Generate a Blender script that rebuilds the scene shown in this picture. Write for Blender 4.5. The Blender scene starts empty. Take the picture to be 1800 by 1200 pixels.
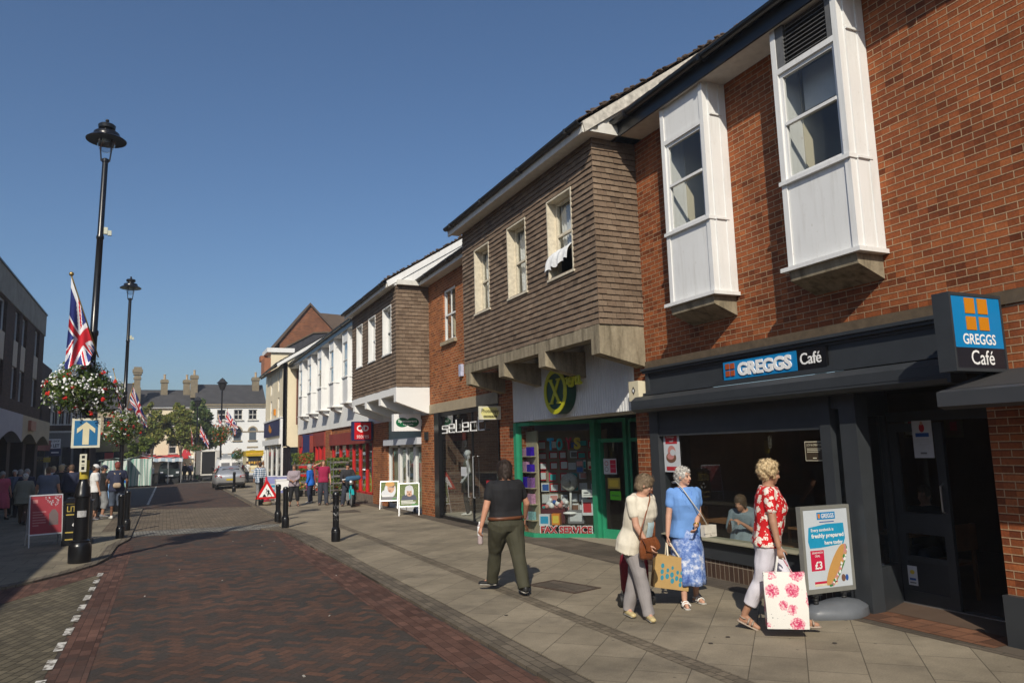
import bpy, math, random
from mathutils import Vector, Matrix, noise
V = Vector
S = bpy.context.scene
R = math.radians
random.seed(7)

# ---------------------------------------------------------------- camera, sky, sun, exposure
YAW, PITCH, ROLL = R(25.04), R(8.12), R(-1.64)
fw = V((math.sin(YAW)*math.cos(PITCH), math.cos(YAW)*math.cos(PITCH), math.sin(PITCH)))
rt0 = V((math.cos(YAW), -math.sin(YAW), 0)); up0 = rt0.cross(fw)
rt = rt0*math.cos(ROLL) + up0*math.sin(ROLL); up = up0*math.cos(ROLL) - rt0*math.sin(ROLL)
cd = bpy.data.cameras.new('camera'); cam = bpy.data.objects.new('camera', cd); S.collection.objects.link(cam)
cam.matrix_world = Matrix(((rt.x, up.x, -fw.x, 0), (rt.y, up.y, -fw.y, 0), (rt.z, up.z, -fw.z, 1.95), (0, 0, 0, 1)))
cd.sensor_fit = 'HORIZONTAL'; cd.sensor_width = 36; cd.lens = 36*1304/1800
cd.clip_start = .05; cd.clip_end = 3000
S.camera = cam
SUN_AZ, SUN_EL = R(31), R(36.5)          # the way the light travels, from +Y towards +X
W = bpy.data.worlds.new('World'); S.world = W; W.use_nodes = True
wn = W.node_tree; wn.nodes.clear()
sky = wn.nodes.new('ShaderNodeTexSky'); sky.sky_type = 'NISHITA'; sky.sun_disc = False
sky.sun_elevation = SUN_EL; sky.sun_rotation = R(180+31)
sky.air_density = 1.1; sky.dust_density = 1.6; sky.ozone_density = 6.5; sky.altitude = 0
bg = wn.nodes.new('ShaderNodeBackground'); bg.inputs['Strength'].default_value = .096
wo = wn.nodes.new('ShaderNodeOutputWorld')
wn.links.new(sky.outputs[0], bg.inputs[0]); wn.links.new(bg.outputs[0], wo.inputs[0])
ld = bpy.data.lights.new('sun', 'SUN'); ld.energy = 4.4; ld.angle = R(.53); ld.color = (1, .92, .78)
sun = bpy.data.objects.new('sun', ld); S.collection.objects.link(sun)
ldir = V((math.sin(SUN_AZ)*math.cos(SUN_EL), math.cos(SUN_AZ)*math.cos(SUN_EL), -math.sin(SUN_EL)))
sun.rotation_euler = ldir.to_track_quat('-Z', 'Y').to_euler(); sun.location = (-20, -30, 40)
S.view_settings.view_transform = 'Standard'; S.view_settings.look = 'None'
S.view_settings.exposure = 0; S.view_settings.gamma = 1
S.cycles.max_bounces = 6; S.cycles.diffuse_bounces = 3; S.cycles.glossy_bounces = 3
S.cycles.transparent_max_bounces = 10; S.cycles.transmission_bounces = 4
S.cycles.caustics_reflective = False; S.cycles.caustics_refractive = False
S.cycles.sample_clamp_indirect = 4

# ---------------------------------------------------------------- node material helpers
class G:
    def __init__(s, name, rough=.6, metal=0, spec=.4):
        s.m = bpy.data.materials.new(name); s.m.use_nodes = True; s.t = s.m.node_tree
        s.b = s.t.nodes['Principled BSDF']; s.out = s.t.nodes['Material Output']
        s.b.inputs['Roughness'].default_value = rough; s.b.inputs['Metallic'].default_value = metal
        s.b.inputs['Specular IOR Level'].default_value = spec
        s._p = None
    def put(s, sock, val):
        if isinstance(val, bpy.types.NodeSocket): s.t.links.new(val, sock)
        elif isinstance(val, (tuple, list)) and len(val) == 3 and sock.type == 'RGBA': sock.default_value = (*val, 1)
        else: sock.default_value = val
    def nd(s, typ, ins=None, **pr):
        n = s.t.nodes.new('ShaderNode'+typ)
        for k, v in pr.items(): setattr(n, k, v)
        for k, v in (ins or {}).items(): s.put(n.inputs[k], v)
        return n
    def mt(s, op, a, b=0., c=0.):
        n = s.nd('Math', {0: a, 1: b}, operation=op)
        if op in ('COMPARE', 'MULTIPLY_ADD', 'WRAP'): s.put(n.inputs[2], c)
        return n.outputs[0]
    def pos(s):
        if s._p is None: s._p = s.nd('NewGeometry').outputs['Position']
        return s._p
    def obj(s): return s.nd('TexCoord').outputs['Object']
    def xyz(s, v):
        n = s.nd('SeparateXYZ', {0: v}); return n.outputs
    def comb(s, x, y, z=0.): return s.nd('CombineXYZ', {0: x, 1: y, 2: z}).outputs[0]
    def noise(s, vec, scale, detail=3, rough=.55):
        return s.nd('TexNoise', {'Vector': vec, 'Scale': scale, 'Detail': detail, 'Roughness': rough}).outputs[0]
    def ramp(s, fac, stops, interp='LINEAR'):
        n = s.nd('ValToRGB', {0: fac}); e = n.color_ramp.elements; n.color_ramp.interpolation = interp
        while len(e) < len(stops): e.new(.5)
        for el, (p, c) in zip(e, stops): el.position = p; el.color = (*c, 1) if len(c) == 3 else c
        return n.outputs[0]
    def mix(s, fac, a, b, mode='MIX'):
        n = s.nd('Mix', data_type='RGBA', blend_type=mode); s.put(n.inputs[0], fac); s.put(n.inputs[6], a); s.put(n.inputs[7], b)
        return n.outputs[2]
    def col(s, c): s.put(s.b.inputs['Base Color'], c)
    def bump(s, h, strength=.4, dist=.02):
        s.put(s.b.inputs['Normal'], s.nd('Bump', {'Height': h, 'Strength': strength, 'Distance': dist}).outputs[0])
    def vary(s, c, vec, scale, amt):
        f = s.noise(vec, scale, 4)
        return s.mix(1., c, s.ramp(f, [(.25, (1-amt,)*3), (.75, (1+amt,)*3)]), 'MULTIPLY')
MATS = {}
def mat(name, c, rough=.6, var=.12, scale=5., metal=0, bump=0, bs=60., spec=.4, local=False):
    if name in MATS: return MATS[name]
    g = G(name, rough, metal, spec); p = g.obj() if local else g.pos()
    g.col(g.vary((*c, 1) if len(c) == 3 else c, p, scale, var))
    if bump: g.bump(g.noise(p, bs, 3), bump, .01)
    MATS[name] = g.m; return g.m
def brick(name, c1, c2, mortar, bw=.225, rh=.075, ms=.009, weather=.25, off=.5):
    g = G(name, .85, 0, .2); x, y, z = g.xyz(g.pos())
    v = g.comb(g.mt('ADD', x, y), z)
    b = g.nd('TexBrick', {'Vector': v, 'Color1': c1, 'Color2': c2, 'Mortar': mortar, 'Scale': 1., 'Mortar Size': ms,
        'Mortar Smooth': .3, 'Bias': 0., 'Brick Width': bw, 'Row Height': rh}, offset=off)
    row = g.mt('FLOOR', g.mt('DIVIDE', z, rh)); odd = g.mt('FLOORED_MODULO', row, 2.)
    cx = g.mt('FLOOR', g.mt('ADD', g.mt('DIVIDE', g.mt('ADD', x, y), bw), g.mt('MULTIPLY', odd, .5)))
    wn_ = g.nd('TexWhiteNoise', {'Vector': g.comb(cx, row, 3.)}, noise_dimensions='3D').outputs['Value']
    hv = g.ramp(wn_, [(0, (.5, .47, .5)), (.1, (.68, .66, .66)), (.24, (.92, .92, .92)), (.75, (1.05, 1.03, 1)), (1, (1.22, 1.3, 1.3))])
    bc = g.mix(g.mt('SUBTRACT', 1., b.outputs['Fac']), b.outputs['Color'], g.mix(1., b.outputs['Color'], hv, 'MULTIPLY'))
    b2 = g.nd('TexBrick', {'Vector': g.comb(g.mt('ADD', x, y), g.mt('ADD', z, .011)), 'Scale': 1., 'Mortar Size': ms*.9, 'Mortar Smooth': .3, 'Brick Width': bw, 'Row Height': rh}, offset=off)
    bc = g.mix(g.mt('MULTIPLY', g.mt('MULTIPLY', b2.outputs['Fac'], g.mt('SUBTRACT', 1., b.outputs['Fac'])), .6), bc, (.02, .009, .005))  # shadow line painted into the colour just below every mortar joint
    c = g.vary(bc, g.pos(), 1.1, weather); c = g.vary(c, g.pos(), 45., .22)
    st = g.ramp(g.noise(g.comb(g.mt('MULTIPLY', g.mt('ADD', x, y), 2.2), g.mt('MULTIPLY', z, .35)), 1., 5, .6), [(.5, (1, 1, 1)), (.75, (.72, .7, .7))]); c = g.mix(1., c, st, 'MULTIPLY')
    g.col(c); g.bump(g.mt('MULTIPLY_ADD', b.outputs['Fac'], -1., g.mt('MULTIPLY', g.noise(g.pos(), 90., 3), .5)), .5, .008)
    return g.m
def emis(name, c, s):
    g = G(name); g.col(c); g.put(g.b.inputs['Emission Color'], (*c, 1)); g.b.inputs['Emission Strength'].default_value = s; return g.m
def glass(name, tint=(.8, .84, .83), refl=1.0):
    g = G(name); fc = g.nd('LayerWeight', {'Blend': .5}).outputs['Facing']; lw = g.mt('MULTIPLY_ADD', g.mt('POWER', fc, 5.), .96, .04)
    tr = g.nd('BsdfTransparent', {'Color': tint}).outputs[0]
    gl = g.nd('BsdfGlossy', {'Color': (.9, .93, .95), 'Roughness': .015}).outputs[0]
    mx = g.nd('MixShader', {0: g.mt('MINIMUM', g.mt('MULTIPLY', lw, 1.6*refl), 1.), 1: tr, 2: gl}).outputs[0]
    g.t.links.new(mx, g.out.inputs[0]); return g.m

# ---------------------------------------------------------------- mesh builder
class MB:
    def __init__(s): s.v = []; s.f = []; s.mi = []; s.m = 0
    def add(s, vs, fs, m=None):
        o = len(s.v); s.v += [V(p) for p in vs]; s.f += [tuple(i+o for i in f) for f in fs]; s.mi += [s.m if m is None else m]*len(fs); return s
    def quad(s, a, b, c, d, m=None): return s.add([a, b, c, d], [(0, 1, 2, 3)], m)
    def box(s, x0, x1, y0, y1, z0, z1, m=None):
        if x0 > x1: x0, x1 = x1, x0
        if y0 > y1: y0, y1 = y1, y0
        if z0 > z1: z0, z1 = z1, z0
        return s.add([(x0, y0, z0), (x1, y0, z0), (x1, y1, z0), (x0, y1, z0), (x0, y0, z1), (x1, y0, z1), (x1, y1, z1), (x0, y1, z1)],
            [(0, 3, 2, 1), (4, 5, 6, 7), (0, 1, 5, 4), (1, 2, 6, 5), (2, 3, 7, 6), (3, 0, 4, 7)], m)
    def obox(s, c, a, b, d, m=None):
        c, a, b, d = V(c), V(a), V(b), V(d)
        vs = [c+sx*a+sy*b+sz*d for sz in (-1, 1) for sx, sy in ((-1, -1), (1, -1), (1, 1), (-1, 1))]
        return s.add(vs, [(0, 3, 2, 1), (4, 5, 6, 7), (0, 1, 5, 4), (1, 2, 6, 5), (2, 3, 7, 6), (3, 0, 4, 7)], m)
    def prism(s, poly, ext, m=None):
        n = len(poly); e = V(ext); vs = [V(p) for p in poly]; vs += [p+e for p in vs]
        fs = [tuple(range(n-1, -1, -1)), tuple(range(n, 2*n))]+[(i, (i+1) % n, n+(i+1) % n, n+i) for i in range(n)]
        return s.add(vs, fs, m)
    def loft(s, rings, m=None, caps=True):
        n = len(rings[0]); vs = [p for r in rings for p in r]; fs = []
        for k in range(len(rings)-1):
            for i in range(n):
                j = (i+1) % n; fs.append((k*n+i, k*n+j, (k+1)*n+j, (k+1)*n+i))
        if caps: fs += [tuple(range(n-1, -1, -1)), tuple((len(rings)-1)*n+i for i in range(n))]
        return s.add(vs, fs, m)
    def tube(s, path, rad, seg=8, m=None, flat=1.):
        pts = [V(p) for p in path]; rings = []; up_ = V((0, 0, 1))
        if not isinstance(rad, (list, tuple)): rad = [rad]*len(pts)
        prev = None
        for i, p in enumerate(pts):
            d = (pts[min(i+1, len(pts)-1)]-pts[max(i-1, 0)]).normalized()
            if prev is None:
                a = d.cross(up_ if abs(d.z) < .95 else V((0, 1, 0))).normalized()
            else: a = (prev-d*prev.dot(d)).normalized()
            prev = a; b = d.cross(a)
            rings.append([p+rad[i]*(math.cos(t)*a+flat*math.sin(t)*b) for t in [2*math.pi*k/seg for k in range(seg)]])
        return s.loft(rings, m)
    def lathe(s, prof, c, seg=16, m=None, axis=V((0, 0, 1)), ref=None):
        c = V(c); ax = V(axis).normalized()
        a = (V((1, 0, 0)) if abs(ax.x) < .9 else V((0, 1, 0))); a = (a-ax*a.dot(ax)).normalized(); b = ax.cross(a)
        return s.loft([[c+ax*z+max(r, 1e-4)*(math.cos(t)*a+math.sin(t)*b) for t in [2*math.pi*k/seg for k in range(seg)]] for r, z in prof], m)
    def ball(s, c, rx, ry=None, rz=None, seg=12, rg=8, m=None, rot=None):
        ry = ry or rx; rz = rz or rx; c = V(c); rings = []
        for i in range(1, rg):
            th = math.pi*i/rg
            rings.append([V((rx*math.sin(th)*math.cos(t), ry*math.sin(th)*math.sin(t), -rz*math.cos(th))) for t in [2*math.pi*k/seg for k in range(seg)]])
        o = len(s.v); n = seg
        vs = [p for r in rings for p in r]+[V((0, 0, -rz)), V((0, 0, rz))]
        if rot is not None: vs = [rot @ p for p in vs]
        fs = []
        for k in range(len(rings)-1):
            for i in range(n): j = (i+1) % n; fs.append((k*n+i, k*n+j, (k+1)*n+j, (k+1)*n+i))
        L = len(rings)*n
        for i in range(n):
            j = (i+1) % n; fs.append((L, j, i)); fs.append((L+1, (len(rings)-1)*n+i, (len(rings)-1)*n+j))
        return s.add([p+c for p in vs], fs, m)
    def caps(s, p0, r0, p1, r1, seg=12, fl=1., ref=None):
        """tapered capsule; fl flattens along the second axis"""
        p0, p1 = V(p0), V(p1); d = (p1-p0); L = d.length
        d = d/L if L > 1e-6 else V((0, 0, 1))
        ref = V(ref) if ref is not None else (V((0, 1, 0)) if abs(d.y) < .9 else V((1, 0, 0)))
        b = (ref-d*ref.dot(d)).normalized(); a = b.cross(d)
        rings = []
        def ring(c, r): rings.append([c+r*(math.cos(t)*a+fl*math.sin(t)*b) for t in [2*math.pi*k/seg for k in range(seg)]])
        for k in (80, 60, 30): ring(p0-d*r0*math.sin(R(k))*min(1, fl+.2), r0*math.cos(R(k)))
        ring(p0, r0); ring((p0+p1)/2, (r0+r1)/2); ring(p1, r1)
        for k in (30, 60, 80): ring(p1+d*r1*math.sin(R(k))*min(1, fl+.2), r1*math.cos(R(k)))
        return s.loft(rings)
    def grid(s, fn, nu, nv, m=None, mf=None):
        vs = [fn(i/nu, j/nv) for j in range(nv+1) for i in range(nu+1)]
        fs = [(j*(nu+1)+i, j*(nu+1)+i+1, (j+1)*(nu+1)+i+1, (j+1)*(nu+1)+i) for j in range(nv) for i in range(nu)]
        o = len(s.f); s.add(vs, fs, m)
        if mf: s.mi[o:] = [mf((i+.5)/nu, (j+.5)/nv) for j in range(nv) for i in range(nu)]
        return s
def rootmat(o):
    while o.parent: o = o.parent
    return Matrix.LocRotScale(o.location, o.rotation_euler, None)
def tag(o, label=None, cat=None, group=None, kind=None):
    if label: o['label'] = label
    if cat: o['category'] = cat
    if group: o['group'] = group
    if kind: o['kind'] = kind
    return o
def link(o): S.collection.objects.link(o); return o
def mkmesh(name, vs, fs, mi, mats, smooth):
    me = bpy.data.meshes.new(name); me.from_pydata([tuple(v) for v in vs], [], fs)
    for m in mats: me.materials.append(m)
    if len(mats) > 1: me.polygons.foreach_set('material_index', mi)
    if smooth: me.polygons.foreach_set('use_smooth', [True]*len(fs))
    me.update(); return me
def fixn(me):
    import bmesh
    bm = bmesh.new(); bm.from_mesh(me); bmesh.ops.recalc_face_normals(bm, faces=bm.faces); bm.to_mesh(me); bm.free()
def part(name, mb, mats, parent, label=None, smooth=False, kind=None):
    """one mesh object; mb holds WORLD coordinates, stored local to the thing"""
    if not isinstance(mats, (list, tuple)): mats = [mats]
    M = rootmat(parent).inverted()
    me = mkmesh(name, [M @ v for v in mb.v], mb.f, mb.mi, mats, smooth); fixn(me)
    o = link(bpy.data.objects.new(name, me)); o.parent = parent
    if smooth == 'auto':
        me.set_sharp_from_angle(angle=R(40))
    return tag(o, label, None, None, kind)
def split_parts(name, mb, mats, parent, smooth=False):
    """every loose piece of mb as a part of its own"""
    par_ = list(range(len(mb.v)))
    def fd(i):
        while par_[i] != i: par_[i] = par_[par_[i]]; i = par_[i]
        return i
    for f in mb.f:
        for q in f[1:]: par_[fd(q)] = fd(f[0])
    grp = {}
    for f, m in zip(mb.f, mb.mi): grp.setdefault(fd(f[0]), []).append((f, m))
    for fs in grp.values():
        ids = sorted({i for f, _ in fs for i in f}); mp_ = {i: k for k, i in enumerate(ids)}; n = MB(); n.v = [mb.v[i] for i in ids]; n.f = [tuple(mp_[i] for i in f) for f, _ in fs]; n.mi = [m for _, m in fs]; part(name, n, mats, parent, None, smooth)
def solo(name, mb, mats, label, cat, base, group=None, kind=None, smooth=False, rotz=0, fix=True):
    if not isinstance(mats, (list, tuple)): mats = [mats]
    M = Matrix.LocRotScale(V(base), Matrix.Rotation(rotz, 3, 'Z').to_euler(), None).inverted()
    me = mkmesh(name, [M @ v for v in mb.v], mb.f, mb.mi, mats, smooth)
    if fix: fixn(me)
    o = link(bpy.data.objects.new(name, me)); o.location = base; o.rotation_euler = (0, 0, rotz)
    if smooth == 'auto': me.set_sharp_from_angle(angle=R(40))
    return tag(o, label, cat, group, kind)
def thing(name, base, label, cat, group=None, rotz=0):
    o = link(bpy.data.objects.new(name, None)); o.location = base; o.rotation_euler = (0, 0, rotz); o.empty_display_size = .3
    return tag(o, label, cat, group)
def copy_tree(o, parent=None):
    c = o.copy(); S.collection.objects.link(c)
    if parent: c.parent = parent
    for ch in list(o.children): copy_tree(ch, c)
    return c
def txtmesh(s_, off=0.):
    cu = bpy.data.curves.new('lettering', 'FONT'); cu.body = s_; cu.size = 1; cu.offset = off; cu.resolution_u = 3
    o = link(bpy.data.objects.new('lettering', cu)); bpy.context.view_layer.update()
    me = bpy.data.meshes.new_from_object(o.evaluated_get(bpy.context.evaluated_depsgraph_get()))
    vs = [V(v.co) for v in me.vertices]; fs = [tuple(p.vertices) for p in me.polygons]
    bpy.data.objects.remove(o); bpy.data.curves.remove(cu); bpy.data.meshes.remove(me)
    return vs, fs
def addtxt(mb, s_, c, ux, uy, w, h, ext=.004, m=None, off=0.):
    """lettering centred on c, fitted into w x h"""
    vs, fs = txtmesh(s_, off)
    x0 = min(v.x for v in vs); x1 = max(v.x for v in vs); y0 = min(v.y for v in vs); y1 = max(v.y for v in vs)
    ux, uy = V(ux).normalized(), V(uy).normalized(); n = ux.cross(uy); c = V(c)
    P = [c+ux*((v.x-(x0+x1)/2)*w/(x1-x0))+uy*((v.y-(y0+y1)/2)*h/(y1-y0)) for v in vs]
    mb.add([p+n*ext for p in P], fs, m)
    if ext > .003:   # side walls for raised letters
        cnt = {}
        for f in fs:
            for a, b in zip(f, f[1:]+f[:1]): cnt[(min(a, b), max(a, b))] = cnt.get((min(a, b), max(a, b)), 0)+1
        for (a, b), k in cnt.items():
            if k == 1: mb.quad(P[a], P[b], P[b]+n*ext, P[a]+n*ext, m)
    return mb
NX = (V((0, -1, 0)), V((0, 0, 1)))     # text axes on a wall facing the street (-X)
NY = (V((1, 0, 0)), V((0, 0, 1)))      # text axes on a face looking back at the camera (-Y)
def rect(mb, c, ux, uy, w, h, off=0., m=None):
    ux, uy = V(ux).normalized(), V(uy).normalized(); n = ux.cross(uy); c = V(c)+n*off
    return mb.quad(c-ux*w/2-uy*h/2, c+ux*w/2-uy*h/2, c+ux*w/2+uy*h/2, c-ux*w/2+uy*h/2, m)
def wallx(mb, X, y0, y1, z0, z1, holes=(), t=.25, m=None, fx=1):
    """wall in plane X facing -X (fx=1) with openings and reveals of depth t"""
    ys = sorted({y0, y1, *[h[0] for h in holes], *[h[1] for h in holes]}); zs = sorted({z0, z1, *[h[2] for h in holes], *[h[3] for h in holes]})
    for a, b in zip(ys, ys[1:]):
        for c, d in zip(zs, zs[1:]):
            if any(h[0] <= a+1e-6 and b <= h[1]+1e-6 and h[2] <= c+1e-6 and d <= h[3]+1e-6 for h in holes): continue
            mb.quad((X, a, c), (X, b, c), (X, b, d), (X, a, d), m); mb.quad((X+t*fx, a, c), (X+t*fx, b, c), (X+t*fx, b, d), (X+t*fx, a, d), m)
    for a, b, c, d in list(holes)+[(y0, y1, z0, z1)]:
        X2 = X+t*fx
        mb.quad((X, a, c), (X2, a, c), (X2, a, d), (X, a, d), m); mb.quad((X, b, c), (X2, b, c), (X2, b, d), (X, b, d), m)
        mb.quad((X, a, c), (X2, a, c), (X2, b, c), (X, b, c), m); mb.quad((X, a, d), (X2, a, d), (X2, b, d), (X, b, d), m)
    return mb
def wally(mb, Y, x0, x1, z0, z1, holes=(), t=.25, m=None):
    n = MB(); wallx(n, 0, x0, x1, z0, z1, holes, t)
    return mb.add([(v.y, Y+v.x, v.z) for v in n.v], n.f, m)
def room(mb, x0, x1, y0, y1, z0, z1, m=None):
    n = MB(); n.box(x0, x1, y0, y1, z0, z1)
    n.f = [f for i, f in enumerate(n.f) if i != 5]     # open towards -X
    return mb.add(n.v, n.f, m)
def sash(parent, X, y0, y1, z0, z1, fm, gm, fr=.06, mid=.5, vert=0, depth=.06):
    """sash window in plane X: frame with meeting rail, pane one sub-part"""
    b = MB(); d = depth
    b.box(X, X+d, y0, y0+fr, z0, z1).box(X, X+d, y1-fr, y1, z0, z1).box(X, X+d, y0+fr, y1-fr, z0, z0+fr).box(X, X+d, y0+fr, y1-fr, z1-fr, z1)
    if mid: b.box(X-.012, X+d-.012, y0+fr, y1-fr, z0+(z1-z0)*mid-.022, z0+(z1-z0)*mid+.022)
    for k in range(vert):
        y = y0+(y1-y0)*(k+1)/(vert+1); b.box(X+.01, X+d-.02, y-.012, y+.012, z0+fr, z1-fr)
    w = part('window', b, fm, parent)
    p = MB(); p.quad((X+d*.6, y0+fr, z0+fr), (X+d*.6, y1-fr, z0+fr), (X+d*.6, y1-fr, z1-fr), (X+d*.6, y0+fr, z1-fr)); part('pane', p, gm, w)
    return w
# ---------------------------------------------------------------- materials
def herring(name, stops, ang=45, unit=.1, mort=(.05, .042, .036)):
    g = G(name, .9, 0, .15); x, y, z = g.xyz(g.pos()); c, s_ = math.cos(R(ang))/unit, math.sin(R(ang))/unit
    u = g.mt('ADD', g.mt('MULTIPLY', x, c), g.mt('MULTIPLY', y, s_)); v = g.mt('SUBTRACT', g.mt('MULTIPLY', y, c), g.mt('MULTIPLY', x, s_))
    i, j = g.mt('FLOOR', u), g.mt('FLOOR', v); fu, fv = g.mt('SUBTRACT', u, i), g.mt('SUBTRACT', v, j)
    k = g.mt('FLOORED_MODULO', g.mt('SUBTRACT', i, j), 4.)
    K = [g.mt('COMPARE', k, float(n), .3) for n in range(4)]
    ix, iy = g.mt('SUBTRACT', i, K[1]), g.mt('SUBTRACT', j, K[2])
    d = g.mt('MINIMUM', g.mt('MINIMUM', g.mt('ADD', fu, K[1]), g.mt('ADD', g.mt('SUBTRACT', 1., fu), K[0])),
        g.mt('MINIMUM', g.mt('ADD', fv, K[2]), g.mt('ADD', g.mt('SUBTRACT', 1., fv), K[3])))
    rnd = g.nd('TexWhiteNoise', {'Vector': g.comb(ix, iy, g.mt('ADD', K[0], K[1]))}, noise_dimensions='3D').outputs['Value']
    big = g.noise(g.comb(g.mt('MULTIPLY', x, .9), g.mt('MULTIPLY', y, .55)), 1., 3)
    f = g.mt('ADD', g.mt('MULTIPLY', rnd, .8), g.mt('MULTIPLY', g.mt('SUBTRACT', big, .45), .6))
    col = g.ramp(f, stops)
    col = g.mix(g.mt('LESS_THAN', d, .045), col, mort); col = g.vary(col, g.pos(), .7, .18); col = g.vary(col, g.pos(), 30., .2)
    g.col(col); g.bump(g.mt('ADD', g.mt('MINIMUM', d, .09), g.mt('MULTIPLY', rnd, .02)), .5, .03)
    rr = g.mt('MULTIPLY_ADD', g.noise(g.pos(), 3., 2), .2, .72); g.put(g.b.inputs['Roughness'], rr)
    return g.m
def paving(name, base, var, w, h, ang, ms=.006, off=.5, joint=.45, stain=.2, grime=(.05, .045, .04), shift=0.):
    g = G(name, .85, 0, .25); x, y, z = g.xyz(g.pos()); c, s_ = math.cos(R(ang)), math.sin(R(ang))
    u = g.mt('ADD', g.mt('MULTIPLY', x, c), g.mt('MULTIPLY', y, s_)); v = g.mt('ADD', g.mt('SUBTRACT', g.mt('MULTIPLY', y, c), g.mt('MULTIPLY', x, s_)), shift)
    lo = tuple(q*(1-var) for q in base); hi = tuple(q*(1+var) for q in base)
    b = g.nd('TexBrick', {'Vector': g.comb(u, v), 'Color1': lo, 'Color2': hi, 'Mortar': tuple(q*joint for q in base), 'Scale': 1., 'Mortar Size': ms,
        'Mortar Smooth': .2, 'Bias': 0., 'Brick Width': w, 'Row Height': h}, offset=off)
    col = g.vary(b.outputs['Color'], g.pos(), .9, stain); col = g.vary(col, g.pos(), 6., .1); col = g.vary(col, g.pos(), 60., .16)
    sp = g.nd('TexVoronoi', {'Vector': g.pos(), 'Scale': 4.5, 'Randomness': 1.}, feature='F1').outputs['Distance']
    spm = g.mt('MULTIPLY', g.mt('LESS_THAN', sp, g.mt('MULTIPLY', g.noise(g.pos(), 1.7, 2), .12)), .55)
    st = g.ramp(g.noise(g.pos(), .8, 5, .65), [(.52, (0, 0, 0)), (.72, (.5, .5, .5))])
    col = g.mix(g.mt('MAXIMUM', spm, st), col, grime)
    g.col(col); g.bump(g.mt('MULTIPLY_ADD', b.outputs['Fac'], -1., g.mt('MULTIPLY', g.noise(g.pos(), 120., 2), .3)), .4, .008); return g.m
def tiles(name, c1, c2, rough=.85):
    """hung tiles: every tile an island of its own colour"""
    g = G(name, rough, 0, .25); r = g.nd('NewGeometry').outputs['Random Per Island']
    col = g.ramp(r, [(0, c1), (.86, c2), (.95, tuple(q*1.15 for q in c2)), (1, tuple(q*.6 for q in c1))])
    col = g.vary(col, g.pos(), 1.2, .2); col = g.vary(col, g.pos(), 25., .2); g.col(col); return g.m
M = {}
M['road'] = herring('red_brick_paving', [(.0, (.052, .047, .042)), (.25, (.062, .051, .044)), (.42, (.078, .052, .041)), (.62, (.096, .057, .042)), (.85, (.12, .067, .047)), (1, (.15, .09, .066))])
M['band'] = paving('road_edge_bricks', (.10, .052, .038), .35, .21, .105, 90, .004, stain=.3)
M['slab'] = paving('paving_slabs', (.238, .202, .146), .11, .71, .474, 45, .005, stain=.28, shift=.02)
M['slabL'] = paving('paving_slabs_left', (.225, .195, .14), .12, .6, .6, 0, .006, stain=.25)  # square-laid slabs of the left pavement, in their own base tone
M['kerb'] = paving('kerb_blocks', (.135, .112, .083), .2, .22, .1, 90, .006, stain=.3)
M['bay'] = paving('bay_blocks', (.115, .098, .066), .25, .21, .105, 68, .009, stain=.3, joint=.35)
M['block'] = paving('crossing_blocks', (.15, .118, .082), .22, .21, .105, 90, .006, stain=.25)
M['setts'] = paving('granite_setts', (.2, .19, .165), .35, .16, .16, 3, .018, stain=.3, joint=.3)
M['basestrip'] = paving('frontage_paving', (.105, .085, .065), .18, .45, .3, 90, .006, stain=.35)
M['quarry'] = paving('quarry_tiles', (.15, .07, .04), .4, .22, .22, 90, .006, off=0., stain=.3)
M['asphalt'] = mat('asphalt', (.06, .058, .056), .9, .25, 3, bump=.2, bs=150)
M['paint'] = G('road_paint', .7).m
gp = G('worn_road_paint', .7); gp.col(gp.mix(gp.ramp(gp.noise(gp.pos(), 14, 4), [(.42, (0, 0, 0)), (.56, (1, 1, 1))]), (.13, .11, .085), (.62, .6, .55))); M['paint'] = gp.m
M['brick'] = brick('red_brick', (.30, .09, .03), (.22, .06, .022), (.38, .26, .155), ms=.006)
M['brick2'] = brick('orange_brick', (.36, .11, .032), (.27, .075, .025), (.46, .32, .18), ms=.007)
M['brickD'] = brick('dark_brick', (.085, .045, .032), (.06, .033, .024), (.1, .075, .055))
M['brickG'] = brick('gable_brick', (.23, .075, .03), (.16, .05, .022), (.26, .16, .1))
M['tile'] = tiles('brown_hung_tile', (.145, .10, .068), (.19, .138, .096))
M['rooftile'] = tiles('brown_roof_tile', (.07, .05, .038), (.11, .08, .06))
M['slate'] = mat('slate_roof', (.052, .05, .05), .8, .3, 1.2, bump=.3, bs=8)
gw = G('white_paint', .5, 0, .35); x, y, z = gw.xyz(gw.pos()); sv = gw.comb(gw.mt('MULTIPLY', x, 14.), gw.mt('MULTIPLY', y, 14.), gw.mt('MULTIPLY', z, 1.3))
wc = gw.mix(gw.ramp(gw.noise(sv, 1., 5, .6), [(.5, (0, 0, 0)), (.8, (.5, .5, .5))]), (.74, .74, .725), (.52, .5, .46)); wc = gw.mix(gw.ramp(gw.noise(gw.pos(), 26., 4), [(.66, (0, 0, 0)), (.72, (.5, .5, .5))]), wc, (.5, .46, .4)); gw.col(gw.vary(wc, gw.pos(), 1.5, .05)); gw.bump(gw.noise(sv, 2., 4), .15, .01); M['white'] = gw.m
M['whitewall'] = mat('white_render', (.76, .76, .74), .8, .06, .8)
M['offwhite'] = mat('offwhite_paint', (.62, .6, .55), .6, .12, 8)
M['creamp'] = mat('cream_flaking_paint', (.60, .54, .42), .7, .22, 14)
M['cream'] = mat('cream_render', (.72, .63, .45), .85, .08, .9)
M['greywall'] = mat('grey_render', (.45, .43, .40), .85, .08, .9)
gc = G('weathered_concrete', .9, 0, .2)
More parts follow.
